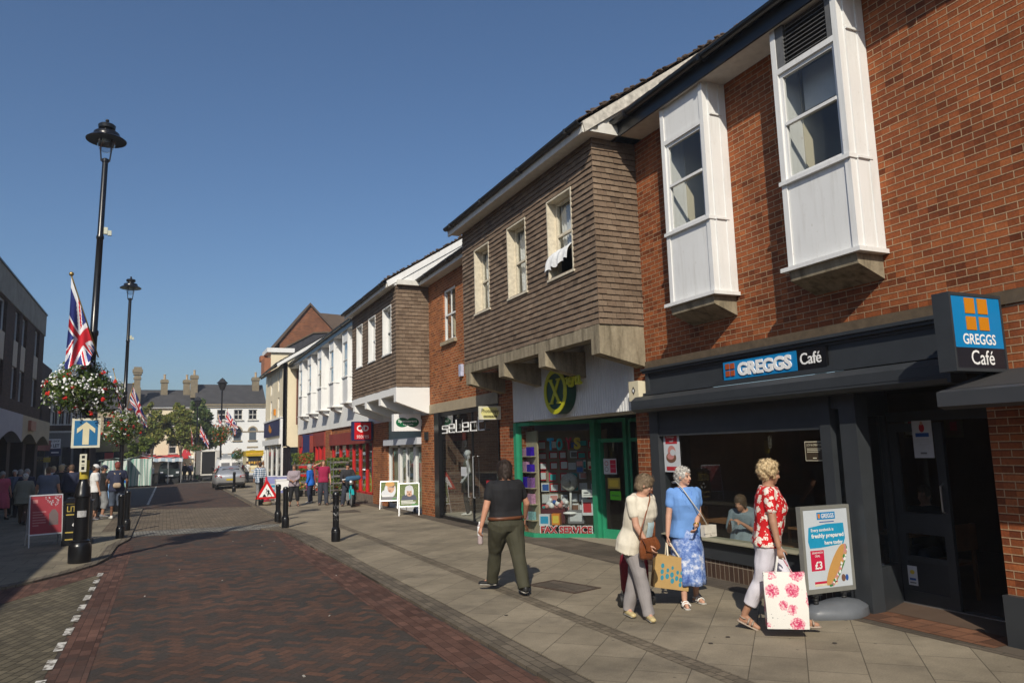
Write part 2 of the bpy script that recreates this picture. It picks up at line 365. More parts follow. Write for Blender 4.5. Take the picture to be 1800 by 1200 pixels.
cc = gc.ramp(gc.noise(gc.comb(gc.mt('MULTIPLY', gc.xyz(gc.pos())[0], 6.), gc.mt('MULTIPLY', gc.xyz(gc.pos())[1], 6.), gc.xyz(gc.pos())[2]), 1.1, 5, .65), [(.3, (.11, .09, .06)), (.5, (.25, .21, .145)), (.75, (.36, .31, .22))])
gc.col(gc.vary(cc, gc.pos(), 22., .15)); gc.bump(gc.noise(gc.pos(), 40, 4), .3, .01); M['conc'] = gc.m
M['lintel'] = mat('stone_lintel', (.34, .28, .19), .9, .15, 3, bump=.2)
M['charcoal'] = mat('charcoal_paint', (.034, .038, .043), .42, .12, 5)
M['charcoal2'] = mat('charcoal_panel', (.026, .028, .033), .35, .1, 4)
M['black'] = mat('black_gloss_paint', (.006, .006, .007), .28, .2, 30, spec=.5)
M['blackmat'] = mat('black_plastic', (.018, .018, .019), .55, .2, 10)
M['timber'] = mat('weathered_timber', (.1, .072, .045), .85, .3, 9)
M['lead'] = mat('lead_flashing', (.26, .27, .27), .6, .25, 6)
M['mosswood'] = mat('peeling_white_board', (.5, .47, .41), .85, .45, 9)
M['green'] = mat('green_frame', (.022, .24, .125), .45, .12, 8)
M['red'] = mat('red_paint', (.5, .018, .016), .45, .12, 3)
M['redbrown'] = mat('red_brown_panel', (.24, .04, .028), .6, .2, 2)
M['navy'] = mat('navy_paint', (.012, .02, .085), .45, .1, 3)
M['blue'] = mat('sign_blue', (.004, .20, .47), .4, .04, 3)
M['orange'] = mat('sign_orange', (.56, .2, .006), .5, .05, 3)
M['rust'] = mat('sign_rust_orange', (.36, .07, .015), .5, .05, 3)
M['signwhite'] = mat('sign_white', (.82, .82, .81), .4, .03, 3)
M['steel'] = mat('brushed_steel', (.62, .63, .64), .32, .08, 20, metal=.9)
M['alu'] = mat('aluminium_frame', (.7, .71, .72), .4, .06, 10, metal=.5)
M['glass'] = glass('shop_glass'); M['wglass'] = glass('window_glass', (.86, .88, .87), 1.1)
M['dglass'] = G('dark_glass', .06, 0, .9).m; M['dglass'].node_tree.nodes['Principled BSDF'].inputs['Base Color'].default_value = (.012, .014, .018, 1)
M['net'] = mat('net_curtain', (.62, .63, .64), .9, .2, 18)
M['roomcream'] = mat('room_cream', (.62, .56, .42), .9, .05, 2)
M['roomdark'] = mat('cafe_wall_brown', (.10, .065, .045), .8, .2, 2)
M['floordark'] = mat('dark_floor', (.04, .032, .028), .5, .2, 3)
M['wood'] = mat('varnished_wood', (.2, .095, .04), .5, .25, 7)
M['leafD'] = None

# ---------------------------------------------------------------- ground
def sheet(name, pts, z, m, depth=None):
    b = MB()
    if depth: b.prism([(x, y, z-depth) for x, y in pts], (0, 0, depth))
    else: b.add([(x, y, z) for x, y in pts], [tuple(range(len(pts)))])
    return solo(name, b, m, None, None, (0, 0, 0), kind='structure')
sheet('ground', [(-400, -300), (400, -300), (400, 900), (-400, 900)], -.14, M['asphalt'])
sheet('town_square', [(-40, 50), (60, 50), (60, 140), (-40, 140)], -.047, mat('square_asphalt', (.085, .08, .072), .9, .2, .6, bump=.2, bs=90))
sheet('road', [(-3.2, -8), (3.6, -8), (3.6, 62), (-3.2, 62)], -.040, M['road'])
sheet('parking_bay', [(-4.2, -8), (-.95, -8), (-.95, 15.2), (-1.36, 14.36), (-1.72, 13.58), (-2.1, 12.8), (-4.2, 10.6)], -.036, M['bay'])
sheet('road_edge', [(-.91, -8), (-.58, -8), (-.58, 19.5), (-.75, 20.4), (-.91, 20.4)], -.036, M['band'])
sheet('road_edge', [(2.55, -8), (3.04, -8), (2.98, 14), (2.88, 17), (2.84, 20), (2.62, 20.6), (2.45, 17)], -.036, M['band'])
sheet('bay_edge', [(-.91, 15.2), (-.91, 17.2), (-1.12, 16.4), (-1.45, 15.6), (-1.9, 14.8), (-2.6, 13.9), (-4.2, 12.2), (-4.2, 10.6), (-2.1, 12.8), (-1.72, 13.58), (-1.36, 14.36), (-.95, 15.2)], -.033, M['band'])
sheet('granite_setts_strip', [(-.75, 21.75), (2.95, 21.4), (3.1, 22.75), (-.75, 23.35)], -.036, M['setts'])
sheet('crossing', [(-.9, 23.35), (3.1, 22.75), (3.25, 30.3), (3.25, 31), (-.9, 32.9)], -.036, M['block'])
sheet('parking_lane', [(-3.2, 36), (-.62, 36), (-.5, 58), (-3.2, 58)], -.036, M['asphalt'])
b = MB(); b.quad((-.66, 36, -.032), (-.56, 36, -.032), (-.44, 58, -.032), (-.54, 58, -.032)); solo('lane_marking', b, M['paint'], None, None, (0, 0, 0), kind='structure')
b = MB(); y = 4.0
for k in range(22):
    if y > 15: break
    b.quad((-1.0, y, -.031), (-.915, y, -.031), (-.915, y+.42, -.031), (-1.0, y+.42, -.031)); y += .78
solo('bay_marking', b, M['paint'], None, None, (0, 0, 0), kind='structure')
kin = [(3.04, -8), (3.03, 9), (2.99, 13), (2.93, 15.5), (2.88, 17.2), (2.87, 19.8), (2.74, 20.6), (2.40, 21.45)]
kout = [(3.32, -8), (3.31, 9), (3.29, 13), (3.31, 16), (3.32, 18), (3.16, 20.4), (3.02, 21.1), (2.90, 21.7)]
sheet('kerb', kin+kout[::-1], -.008, M['kerb'], .1)
sheet('pavement', kout+[(3.16, 23), (3.18, 62), (12, 62), (12, -8)], 0, M['slab'], .1)
b = MB(); b.quad((3.16, 22.8, .004), (3.34, 22.8, .004), (3.36, 60, .004), (3.18, 60, .004)); solo('kerb_line', b, M['kerb'], None, None, (0, 0, 0), kind='structure')
b = MB(); b.quad((4.22, -8, .004), (4.43, -8, .004), (4.43, 21, .004), (4.22, 21, .004)); solo('paving_channel', b, paving('channel_setts', (.16, .132, .095), .2, .11, .1, 90, .006, stain=.25), None, None, (0, 0, 0), kind='structure')
b = MB(); b.quad((6.82, -8, .004), (9.5, -8, .004), (9.5, 47, .004), (6.82, 47, .004)); solo('frontage_strip', b, M['basestrip'], None, None, (0, 0, 0), kind='structure')
b = MB(); b.quad((6.95, 4.64, .008), (9.3, 4.64, .008), (9.3, 6.2, .008), (6.95, 6.2, .008)); solo('doorway_tiles', b, M['quarry'], None, None, (0, 0, 0), kind='structure')
edge = [(-2.6, 13.9), (-1.9, 14.8), (-1.45, 15.6), (-1.12, 16.4), (-.96, 17.4), (-.92, 19.6), (-.72, 21.0), (-.72, 33.5), (-3.2, 35.5), (-3.2, 62)]
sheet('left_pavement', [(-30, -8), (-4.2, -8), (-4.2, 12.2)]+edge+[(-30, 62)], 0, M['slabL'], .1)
b = MB()
for (x0, y0), (x1, y1) in zip(edge[:8], edge[1:8]):
    n = V((y1-y0, -(x1-x0), 0)).normalized()*.2
    b.quad((x0, y0, .004), (x1, y1, .004), (x1-n.x, y1-n.y, .004), (x0-n.x, y0-n.y, .004))
solo('left_kerb', b, M['kerb'], None, None, (0, 0, 0), kind='structure')
b = MB(); b.quad((-.94, 23.4, .004), (-1.5, 23.4, .004), (-1.5, 33.3, .004), (-.94, 33.3, .004)); solo('left_kerb', b, M['block'], None, None, (0, 0, 0), kind='structure')
# iron covers in the paving
def cover(c, w, l, rz, label, m):
    t = thing('access_cover', c, label, 'manhole cover', rotz=rz); Mx = Matrix.LocRotScale(V(c), Matrix.Rotation(rz, 3, 'Z').to_euler(), None)
    f = MB(); 
    for x0, x1, y0, y1 in ((-w, -w+.04, -l, l), (w-.04, w, -l, l), (-w+.04, w-.04, -l, -l+.04), (-w+.04, w-.04, l-.04, l)): f.box(x0, x1, y0, y1, -.02, .012)
    f.v = [Mx @ v for v in f.v]; part('frame', f, mat('rusty_iron', (.07, .048, .035), .8, .3, 12), t)
    p = MB(); p.box(-w+.045, w-.045, -l+.045, l-.045, -.02, .008); p.v = [Mx @ v for v in p.v]; part('infill', p, m, t)
cover((5.13, 9.5, 0), .26, .47, .28, 'rusty framed access cover in the slabs beside the man in black', M['basestrip'])
cover((5.5, 25.2, 0), .4, .5, 0, 'worn brown access cover in the slabs before the opticians', M['basestrip'])
# litter specks on the road
for nm, lab, spots in (('paper_scrap', 'small pale paper scraps dropped on the red road', [(.9, 13.2), (.3, 14.9), (2.0, 17.6), (1.5, 18.9), (2.35, 18.3), (.1, 17.2), (-.2, 12.4), (1.9, 9.6), (1.2, 7.2), (2.6, 12.6)]),):
    for x, y in spots:
        b = MB(); a = random.random()*3; q = .008+.007*random.random()
        b.obox((x, y, -.030), (q*math.cos(a), q*math.sin(a), .004), (-q*.7*math.sin(a), q*.7*math.cos(a), 0), (0, 0, .003))
        solo(nm, b, mat('dull_paper', (.3, .28, .25), .8), lab, 'litter', (x, y, -.036), group='paper scraps on the road')
# ---------------------------------------------------------------- right row: shared pieces
def roofslab(parent, xe, ze, slope, y0, y1, xr, m, th=.12, lump=0, gut=None, course=.28):
    """pitched roof from the street eave (xe,ze) to a ridge at xr, built of overlapping courses, plus the rear pitch"""
    b = MB(); n = int((xr-xe)*math.hypot(1, slope)/course); rnd = random.Random(int(y0*10))
    for k in range(n):
        xa, xb = xe+(xr-xe)*k/n, xe+(xr-xe)*(k+1.15)/n
        za, zb = ze+slope*(xa-xe)+.035, ze+slope*(xb-xe)+.012
        w = .26; m_ = max(1, int((y1-y0)/w)); 
        if k > 2 and lump == 0: m_ = max(1, m_//6)
        for i in range(m_):
            ya, yb = y0+(y1-y0)*i/m_, y0+(y1-y0)*(i+1)/m_; j = rnd.uniform(-.008, .012)
            b.add([(xa, ya, za+j), (xa, yb, za+j), (xb, yb, zb+j), (xb, ya, zb+j), (xa, ya, za-.03), (xa, yb, za-.03)], [(0, 1, 2, 3), (0, 4, 5, 1), (0, 3, 4), (1, 5, 2)])
    zr = ze+slope*(xr-xe)
    b.quad((xr, y0, zr), (xr, y1, zr), (xr+(xr-xe), y1, ze), (xr+(xr-xe), y0, ze))
    if lump:
        for k in range(60):
            x = rnd.uniform(xe, xr); b.ball((x, y0+rnd.uniform(-.02, .1), ze+slope*(x-xe)+.03), rnd.uniform(.03, .09), .05, rnd.uniform(.015, .035), 6, 5)
    r = part('roof', b, m, parent)
    v = MB(); v.prism([(xe+.05, y0, ze-.03), (xr, y0, zr-.03), (xr, y0, zr-.25), (xe+.1, y0, ze-.2)], (0, .05, 0)); v.prism([(xe+.05, y1-.05, ze-.03), (xr, y1-.05, zr-.03), (xr, y1-.05, zr-.25), (xe+.1, y1-.05, ze-.2)], (0, .05, 0))
    return r, v
def gutter(parent, x, z, y0, y1, m, r=.065):
    b = MB(); seg = 7
    pr = [(x+r*math.cos(math.pi+math.pi*i/seg)*1.0, z+r*math.sin(math.pi+math.pi*i/seg)) for i in range(seg+1)]
    pr += [(px+(.012 if px < x else -.012), pz+.004) for px, pz in pr[::-1]]
    b.prism([(px, y0, pz) for px, pz in pr], (0, y1-y0, 0))
    y = y0+.4
    while y < y1: b.box(x-r-.008, x+r, y, y+.05, z-r-.008, z+.006); y += 1.9
    return part('gutter', b, m, parent)
def tilehang(parent, X, y0, y1, z0, z1, holes, xs, m, course=.1, tw=.17, seed=1):
    """small hung tiles on the street face (plane X) and on the near return (plane y0, back to xs)"""
    b = MB(); rnd = random.Random(seed); n = int(round((z1-z0)/course))
    def strip(P, a0, a1, zb, zt):
        """P(a, out) -> (x, y)"""
        k0 = int(math.floor(a0/tw)); ph = 0 if int(round(zb/course)) % 2 else tw/2; a = k0*tw-ph
        while a < a1-1e-4:
            l, r_ = max(a, a0), min(a+tw-.006, a1)
            if r_-l > .01:
                o = .027+rnd.uniform(-.004, .006); j = rnd.uniform(-.005, .003)
                (xl, yl), (xr, yr), (ul, vl), (ur, vr) = P(l, o), P(r_, o), P(l, .003), P(r_, .003); (pl, ql), (pr, qr) = P(l, o-.013), P(r_, o-.013)
                b.add([(xl, yl, zb+j), (xr, yr, zb+j), (ur, vr, zt), (ul, vl, zt), (pl, ql, zb+j), (pr, qr, zb+j)], [(0, 1, 2, 3), (0, 4, 5, 1), (0, 3, 4), (1, 5, 2)])
            a += tw
    for k in range(n):
        zb = z0+k*course; zt = zb+course*1.12
        segs = [(y0-.02, y1)]
        for h in holes:
            if h[2] < zb+course*.6 and h[3] > zb+course*.4:
                segs = [q for s_ in segs for q in ((s_[0], min(s_[1], h[0])), (max(s_[0], h[1]), s_[1])) if q[1]-q[0] > .02]
        for a0, a1 in segs: strip(lambda a, o: (X-o, a), a0, a1, zb, zt)
        strip(lambda a, o: (a, y0-o), X-.02, xs, zb, zt)
    return part('hung_tiles', b, m, parent)
def bracketrow(parent, X, Xw, ys, w, zt, zf, zw, m):
    for i, y in enumerate(ys):
        b = MB(); b.prism([(X, y-w/2, zt), (Xw, y-w/2, zt), (Xw, y-w/2, zw), (Xw-.1, y-w/2, zw), (X, y-w/2, zf)], (0, w, 0)); part('bracket', b, m, parent)
def xbay(parent, X, Xw, y0, y1, z0, z1, zs, zt, zm, louvre=False, narrow=False):
    """white boxed bay window"""
    b = MB(); t = .045; m = M['white']
    b.box(X+.02, Xw-.003, y0, y0+t, z0, z1).box(X+.02, Xw-.003, y1-t, y1, z0, z1)                 # cheeks
    b.box(X, X+.07, y0-.004, y0+.075, z0, z1).box(X, X+.07, y1-.075, y1+.004, z0, z1)           # corner posts
    ap, si, le, hd = MB().box(X+.02, X+.05, y0+.08, y1-.08, z0, zs-.1), MB().box(X-.03, X+.1, y0-.02, y1+.02, zs-.1, zs-.05), MB().box(X-.07, Xw-.003, y0-.07, y1+.07, z0-.05, z0), MB().box(X+.02, X+.05, y0+.08, y1-.08, zt+.07, z1)
    b.box(X, X+.06, y0+.075, y1-.075, zt+.0, zt+.07)
    b.box(X+.1, Xw-.004, y0-.02, y0, z0, z1) if not narrow else None
    b.box(Xw-.12, Xw-.002, y0-.035, y0-.0, z0, z1); b.box(Xw-.12, Xw-.002, y1, y1+.03, z0, z1)
    for z in (zs-.1, zt+.12): b.box(X+.1, X+.32 if not narrow else X+.25, y0-.045, y0-.02, z, z+.025)
    w = part('bay_window', b, m, parent)
    part('apron_panel', ap, m, w); part('sill', si, m, w); part('ledge', le, m, w)
    if not louvre: part('head_panel', hd, m, w)
    f = MB(); fr = .05; ya, yb = y0+.075, y1-.075
    f.box(X+.03, X+.08, ya, ya+fr, zs-.05, zt).box(X+.03, X+.08, yb-fr, yb, zs-.05, zt).box(X+.03, X+.08, ya+fr, yb-fr, zs-.05, zs).box(X+.03, X+.08, ya+fr, yb-fr, zt-fr, zt).box(X+.018, X+.07, ya+fr, yb-fr, zm-.02, zm+.02)
    part('sash', f, m, w)
    p = MB(); p.quad((X+.055, ya+fr, zs), (X+.055, yb-fr, zs), (X+.055, yb-fr, zt-fr), (X+.055, ya+fr, zt-fr)); part('pane', p, M['wglass'], w)
    if louvre:
        l = MB(); l.box(X+.01, X+.05, y0+.075, y0+.16, zt+.07, z1-.0).box(X+.01, X+.05, y1-.2, y1-.075, zt+.07, z1)
        n = 9
        for k in range(n):
            z = zt+.1+(z1-zt-.14)*k/n; l.quad((X+.01, y0+.16, z), (X+.01, y1-.2, z), (X+.06, y1-.2, z+.05), (X+.06, y0+.16, z+.05))
        l.quad((X+.07, y0+.16, zt+.07), (X+.07, y1-.2, zt+.07), (X+.07, y1-.2, z1), (X+.07, y0+.16, z1))
        part('vent', l, mat('grey_louvre', (.12, .12, .12), .6, .2, 8), w)
    if not narrow:
        l = MB(); l.box(Xw-.01, Xw+.34, y0+.052, y0+.066, z0+.15, z1-.15); l.box(Xw-.01, Xw+.34, y1-.066, y1-.052, z0+.15, z1-.15); l.box(Xw-.01, Xw+.34, y0+.066, y1-.066, z1-.164, z1-.122); l.box(X+.09, Xw+.34, y0+.066, y1-.066, z0+.132, z0+.15); split_parts('lining', l, M['roomcream'], w)
    c = MB(); c.prism([(X-.02, y0+.02, z0-.052), (Xw-.003, y0+.02, z0-.052), (Xw-.003, y0+.02, z0-.32), (X+.0, y0+.02, z0-.17)] if not narrow else [(X+.05, y0+.1, z0-.052), (Xw-.003, y0+.1, z0-.052), (Xw-.003, y0+.1, z0-.3), (X+.1, y0+.1, z0-.16)], (0, y1-y0-(.04 if not narrow else .2), 0))
    part('corbel', c, M['conc'] if not narrow else m, w)
    return w
FX = 7.25
# ---------------------------------------------------------------- bakery café building
cafe = thing('brick_cafe_building', (FX, 6, 0), 'red brick building with two white bay windows over a charcoal bakery café front', 'building')
bays = [(5.58, 6.6, True), (7.965, 8.965, False)]
b = MB(); wallx(b, FX, -6, 10.26, 3.30, 7.16, [(y0+.05, y1-.05, 4.15, 7.0) for y0, y1, _ in bays], .3)
b.box(FX, FX+.5, 10.18, 10.62, .42, 3.3); b.box(FX, FX+.9, 3.7, 4.64, .0, 3.17); b.box(FX+.3, FX+.6, -6, 10.26, 7.16, 7.3)
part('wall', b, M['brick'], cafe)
b = MB(); b.box(FX-.03, FX+.5, 10.15, 10.65, 0, .42); part('pier_base', b, mat('dark_brick_base', (.07, .045, .032), .9, .3, 9), cafe)
b = MB(); b.box(FX-.02, FX+.3, -6, 10.27, 3.17, 3.30); part('timber_band', b, M['timber'], cafe)
for y0, y1, lv in bays: xbay(cafe, 6.85, FX, y0, y1, 4.02, 7.12, 5.16, 6.5, 5.83, lv)
b = MB(); b.box(6.8, FX, -6, 10.26, 7.12, 7.155); part('soffit', b, M['offwhite'], cafe)
b = MB(); b.box(6.77, 6.8, -6, 10.27, 7.1, 7.36); part('fascia_board', b, M['black'], cafe)
gutter(cafe, 6.7, 7.36, -6, 10.36, M['black'], .075)
rf, vg = roofslab(cafe, 6.66, 7.36, .684, -6, 10.0, 11.5, M['rooftile'])
b = MB(); room(b, FX+.31, 11, -6, 10.2, 3.4, 6.9); b.box(9.2, 9.3, 4.4, 10.2, 3.4, 6.9); b.box(FX+.31, 9.2, 6.64, 6.74, 3.4, 6.9); b.box(FX+.31, 9.2, 9.0, 9.1, 3.4, 6.9); part('upper_room', b, M['roomcream'], cafe)
# shopfront
b = MB(); b.box(7.19, 7.45, 4.66, 10.15, 2.78, 3.165)                       # sign board
b.box(7.12, 7.19, 4.66, 10.2, 3.09, 3.168).box(7.09, 7.12, 4.66, 10.2, 3.13, 3.168).box(7.15, 7.19, 4.66, 10.15, 2.77, 2.81).box(7.15, 7.19, 10.08, 10.15, 2.81, 3.09).box(7.17, 7.19, 4.66, 10.08, 3.055, 3.09)
b.box(7.12, 7.19, 4.66, 10.2, 2.735, 2.77)
part('signboard', b, M['charcoal'], cafe)
b = MB(); b.prism([(7.22, 4.78, 2.72), (7.02, 4.78, 2.71), (6.93, 4.78, 2.64), (6.93, 4.78, 2.5), (6.99, 4.78, 2.455), (7.22, 4.78, 2.455)], (0, 5.5, 0)); b.box(6.92, 6.95, 4.74, 4.78, 2.46, 2.7); b.box(6.925, 6.94, 4.78, 10.3, 2.53, 2.535)
part('awning_box', b, M['charcoal'], cafe)
b = MB(); ch = b
ch.box(7.24, 7.4, 6.66, 10.0, 2.17, 2.735); ch.box(7.22, 7.4, 6.66, 10.1, 2.06, 2.17)       # head
ch.box(7.2, 7.4, 9.96, 10.18, 0, 2.735)                                                   # left jamb
ch.box(7.2, 7.4, 6.5, 6.66, .47, 2.735)                                                # mullion
ch.box(7.2, 7.4, 6.13, 6.36, .0, 2.735)                                                   # corner post
ch.box(7.22, 7.4, 6.36, 6.66, .0, .47); ch.box(7.24, 7.4, 6.36, 6.5, 2.3, 2.735)
ch.box(7.24, 7.42, 6.66, 9.96, .27, .53)
ch.prism([(7.4, 6.13, 0), (8.0, 6.36, 0), (8.0, 6.42, 0), (7.4, 6.24, 0)], (0, 0, .47)); ch.prism([(7.4, 6.13, 2.2), (8.0, 6.36, 2.2), (8.0, 6.42, 2.2), (7.4, 6.24, 2.2)], (0, 0, .54))
ch.box(7.97, 8.05, 6.36, 6.48, 0, 2.735); ch.box(8.0, 8.06, 4.64, 6.36, 2.12, 2.24); ch.box(7.99, 8.06, 4.64, 4.7, 0, 2.12)
ch.box(7.4, 8.06, 4.64, 6.4, 2.72, 2.76)
split_parts('shopfront_member', b, M['charcoal'], cafe)
b = MB(); b.prism([(7.16, 6.66, .53), (7.4, 6.66, .56), (7.4, 6.66, .57), (7.16, 6.66, .545)], (0, 3.3, 0)); part('sill', b, mat('oiled_sill', (.3, .28, .2), .6, .2, 6), cafe)
g = G('brown_skirting_tiles', .5, 0, .4); x, y, z = g.xyz(g.pos()); tb = g.nd('TexBrick', {'Vector': g.comb(y, z), 'Color1': (.06, .035, .025), 'Color2': (.085, .05, .033), 'Mortar': (.3, .25, .19), 'Scale': 1., 'Mortar Size': .005, 'Brick Width': .095, 'Row Height': .21}, offset=0.); g.col(tb.outputs['Color'])
b = MB(); b.box(7.27, 7.4, 6.66, 10.0, 0, .27); part('tiled_skirting', b, g.m, cafe)
b = MB(); b.quad((7.3, 6.66, .55), (7.3, 9.96, .55), (7.3, 9.96, 2.06), (7.3, 6.66, 2.06)); b.quad((7.3, 6.36, .47), (7.3, 6.5, .47), (7.3, 6.5, 2.3), (7.3, 6.36, 2.3)); b.quad((7.42, 6.17, .47), (7.98, 6.4, .47), (7.98, 6.4, 2.2), (7.42, 6.17, 2.2)); b.quad((8.03, 4.7, 2.24), (8.03, 6.36, 2.24), (8.03, 6.36, 2.72), (8.03, 4.7, 2.72))
split_parts('shop_window', b, M['glass'], cafe)
# door leaf and open side
b = MB(); y0, y1 = 5.66, 6.35
b.box(8.0, 8.05, y0, y0+.1, .02, 2.1).box(8.0, 8.05, y1-.1, y1, .02, 2.1).box(8.0, 8.05, y0+.1, y1-.1, 2.0, 2.1).box(8.0, 8.05, y0+.1, y1-.1, .02, .16).box(8.0, 8.05, y0+.1, y1-.1, .82, 1.06).box(8.0, 8.05, y0+.1, y1-.1, .5, .56)
dr = part('door', b, M['charcoal'], cafe)
b = MB(); b.box(8.015, 8.035, y0+.1, y1-.1, .16, .5); part('kick_panel', b, M['charcoal2'], dr)
b = MB(); b.quad((8.03, y0+.1, .56), (8.03, y1-.1, .56), (8.03, y1-.1, .82), (8.03, y0+.1, .82)); b.quad((8.03, y0+.1, 1.06), (8.03, y1-.1, 1.06), (8.03, y1-.1, 2.0), (8.03, y0+.1, 2.0)); part('pane', b, M['glass'], dr)
b = MB(); b.tube([(8.0, y0+.05, 1.08), (7.95, y0+.05, 1.1), (7.95, y0+.05, 1.38), (8.0, y0+.05, 1.4)], .011); part('handle', b, M['steel'], dr)
b = MB(); b.box(7.98, 8.12, 4.7, 6.36, .008, .022); part('threshold', b, M['steel'], cafe)
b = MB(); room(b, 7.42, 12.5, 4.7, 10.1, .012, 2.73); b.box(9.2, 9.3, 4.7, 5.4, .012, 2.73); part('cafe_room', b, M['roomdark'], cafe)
b = MB(); b.box(7.13, 7.2, -6, 4.62, 0, .46); b.box(7.2, 7.4, -6, 3.7, .46, .6); b.box(7.16, 7.35, -6, 3.9, 2.75, 3.16); b.box(7.3, 7.4, -6, 3.7, .6, 2.75); b.box(7.12, 7.16, -6, 3.9, 3.08, 3.16); b.box(7.13, 7.16, 3.84, 3.9, 2.75, 3.08)
part('neighbour_shopfront', b, M['charcoal'], cafe)
b = MB(); b.prism([(6.47, -6, 2.21), (6.47, -6, 2.34), (6.56, -6, 2.365), (6.66, -6, 2.30), (6.56, -6, 2.18)], (0, 10.59, 0)); aw = part('awning', b, mat('awning_bar_grey', (.045, .048, .054), .5, .1, 4), cafe)
b = MB(); b.prism([(6.56, -6, 2.36), (7.24, -6, 2.545), (7.24, -6, 2.555), (6.56, -6, 2.37)], (0, 10.56, 0)); b.box(6.7, 6.74, 4.2, 4.24, 2.33, 2.37); part('fabric', b, mat('awning_canvas', (.033, .032, .033), .9, .12, 4), aw)
# flat sign over the window
sg = thing('shop_sign', (7.15, 7.4, 2.8), 'blue bakery sign with raised white lettering and black café panel on charcoal board', 'sign')
b = MB(); b.box(7.145, 7.188, 6.88, 8.24, 2.80, 3.055); part('blue_panel', b, M['blue'], sg)
b = MB(); b.box(7.148, 7.188, 6.42, 6.875, 2.80, 3.06); part('black_panel', b, M['black'], sg)
b = MB(); addtxt(b, 'GREGGS', (7.145, 7.45, 2.927), *NX, .98, .185, .014, off=.045); part('lettering', b, M['signwhite'], sg)
b = MB()
for dy in (0, .1):
    for dz in (0, .1): b.box(7.133, 7.145, 8.01+dy, 8.085+dy, 2.85+dz, 2.925+dz)
part('emblem', b, M['rust'], sg)
b = MB(); addtxt(b, 'Café', (7.148, 6.66, 2.935), *NX, .33, .145, .006, off=.008); part('cafe_lettering', b, M['signwhite'], sg)
# projecting box sign
sg = thing('projecting_sign', (6.84, 4.43, 2.53), 'charcoal box sign jutting from the wall above the café doorway', 'sign')
b = MB(); b.box(6.45, 7.2, 4.36, 4.52, 2.52, 3.25); b.box(7.2, 7.25, 4.4, 4.48, 2.7, 2.8); b.box(7.2, 7.25, 4.4, 4.48, 3.0, 3.1)
for x0, x1, z0, z1 in ((6.45, 6.475, 2.52, 3.25), (7.175, 7.2, 2.52, 3.25), (6.475, 7.175, 2.52, 2.55), (6.475, 7.175, 3.22, 3.25)): b.box(x0, x1, 4.35, 4.36, z0, z1)
part('case', b, M['charcoal'], sg)
b = MB(); b.quad((6.475, 4.356, 2.74), (7.175, 4.356, 2.74), (7.175, 4.356, 3.22), (6.475, 4.356, 3.22)); part('blue_face', b, M['blue'], sg)
b = MB(); b.quad((6.475, 4.356, 2.55), (7.175, 4.356, 2.55), (7.175, 4.356, 2.74), (6.475, 4.356, 2.74)); part('dark_face', b, mat('dark_sign_face', (.016, .016, .022), .35, .1, 4), sg)
b = MB()
for ix in (0, 1):
    for iz in (0, 1): b.box(6.66+ix*.185, 6.80+ix*.185, 4.350, 4.355, 2.905+iz*.155, 3.03+iz*.155+(.02 if iz else 0))
part('emblem', b, M['orange'], sg)
b = MB(); addtxt(b, 'GREGGS', (6.825, 4.356, 2.82), *NY, .47, .1, .003, off=.02); part('lettering', b, M['signwhite'], sg)
b = MB(); addtxt(b, 'Café', (6.845, 4.356, 2.65), *NY, .33, .135, .003, off=.006); part('cafe_lettering', b, M['signwhite'], sg)
# ---------------------------------------------------------------- tile-hung house over the toy shop
toy = thing('tile_hung_house', (6.39, 13.3, 0), 'large brown tile-hung house on concrete brackets above the toy shop', 'building')
TX, ty0, ty1 = 6.39, 10.262, 16.35
wins = [(10.99, 11.93, 5.0, 6.5), (12.85, 13.74, 5.0, 6.5), (14.72, 15.58, 5.0, 6.5)]
tilehang(toy, TX, ty0, ty1, 3.92, 7.12, wins, FX, M['tile'], seed=3)
b = MB(); wallx(b, TX+.01, ty0+.01, ty1, 3.92, 7.2, wins, .2); wally(b, ty0+.01, TX+.01, FX, 3.92, 7.2, (), .1); wally(b, ty1-.05, TX+.01, FX, 3.92, 7.2, (), .05); part('wall', b, M['timber'], toy)
for i, (a, c, d, e) in enumerate(wins):
    b = MB(); b.box(TX-.03, TX+.22, a, a+.03, d, e).box(TX-.03, TX+.22, c-.03, c, d, e).box(TX-.03, TX+.22, a+.03, c-.03, e-.03, e).box(TX-.05, TX+.22, a-.03, c+.03, d-.04, d)
    part('reveal', b, M['creamp'], toy)
    op = i == 0
    if not op: sash(toy, TX+.15, a+.03, c-.03, d, e-.03, M['creamp'], M['wglass'], .06)
    else:
        f = MB(); X = TX+.15; zz = d+.52; f.box(X, X+.06, a+.03, a+.09, d, e-.03).box(X, X+.06, c-.09, c-.03, d, e-.03).box(X, X+.06, a+.09, c-.09, e-.09, e-.03).box(X, X+.06, a+.09, c-.09, zz+.28, zz+.33).box(X, X+.06, a+.09, c-.09, zz, zz+.05).box(X, X+.06, a+.09, c-.09, d, d+.04)
        w = part('window', f, M['creamp'], toy); p = MB(); p.quad((X+.03, a+.09, zz+.05), (X+.03, c-.09, zz+.05), (X+.03, c-.09, e-.09), (X+.03, a+.09, e-.09)); part('pane', p, M['wglass'], w)
    def cur(u, v, a=a, c=c, d=d, e=e, op=op):
        y = a+.1+(c-a-.2)*u; z = (d+.62 if op else d+.06)+(e-d-.7 if op else e-d-.15)*v
        return V((TX+.26+.014*math.sin(u*46+3*v)+.01*math.sin(u*17), y, z))
    q = MB(); q.grid(cur, 60, 8); part('net_curtain', q, M['net'], toy, smooth=True)
def blow(u, v):     # the curtain that hangs out of the open sash
    y = 11.05+.8*u+.1*v; s_ = v; x = TX+.17-.24*math.sin(min(1, s_*1.25)*1.5)-.035*math.sin(u*21)*s_; z = 5.56-.27*s_*s_-.05*s_+.02*math.sin(u*30)*s_-.08*u*s_
    return V((x, y, z))
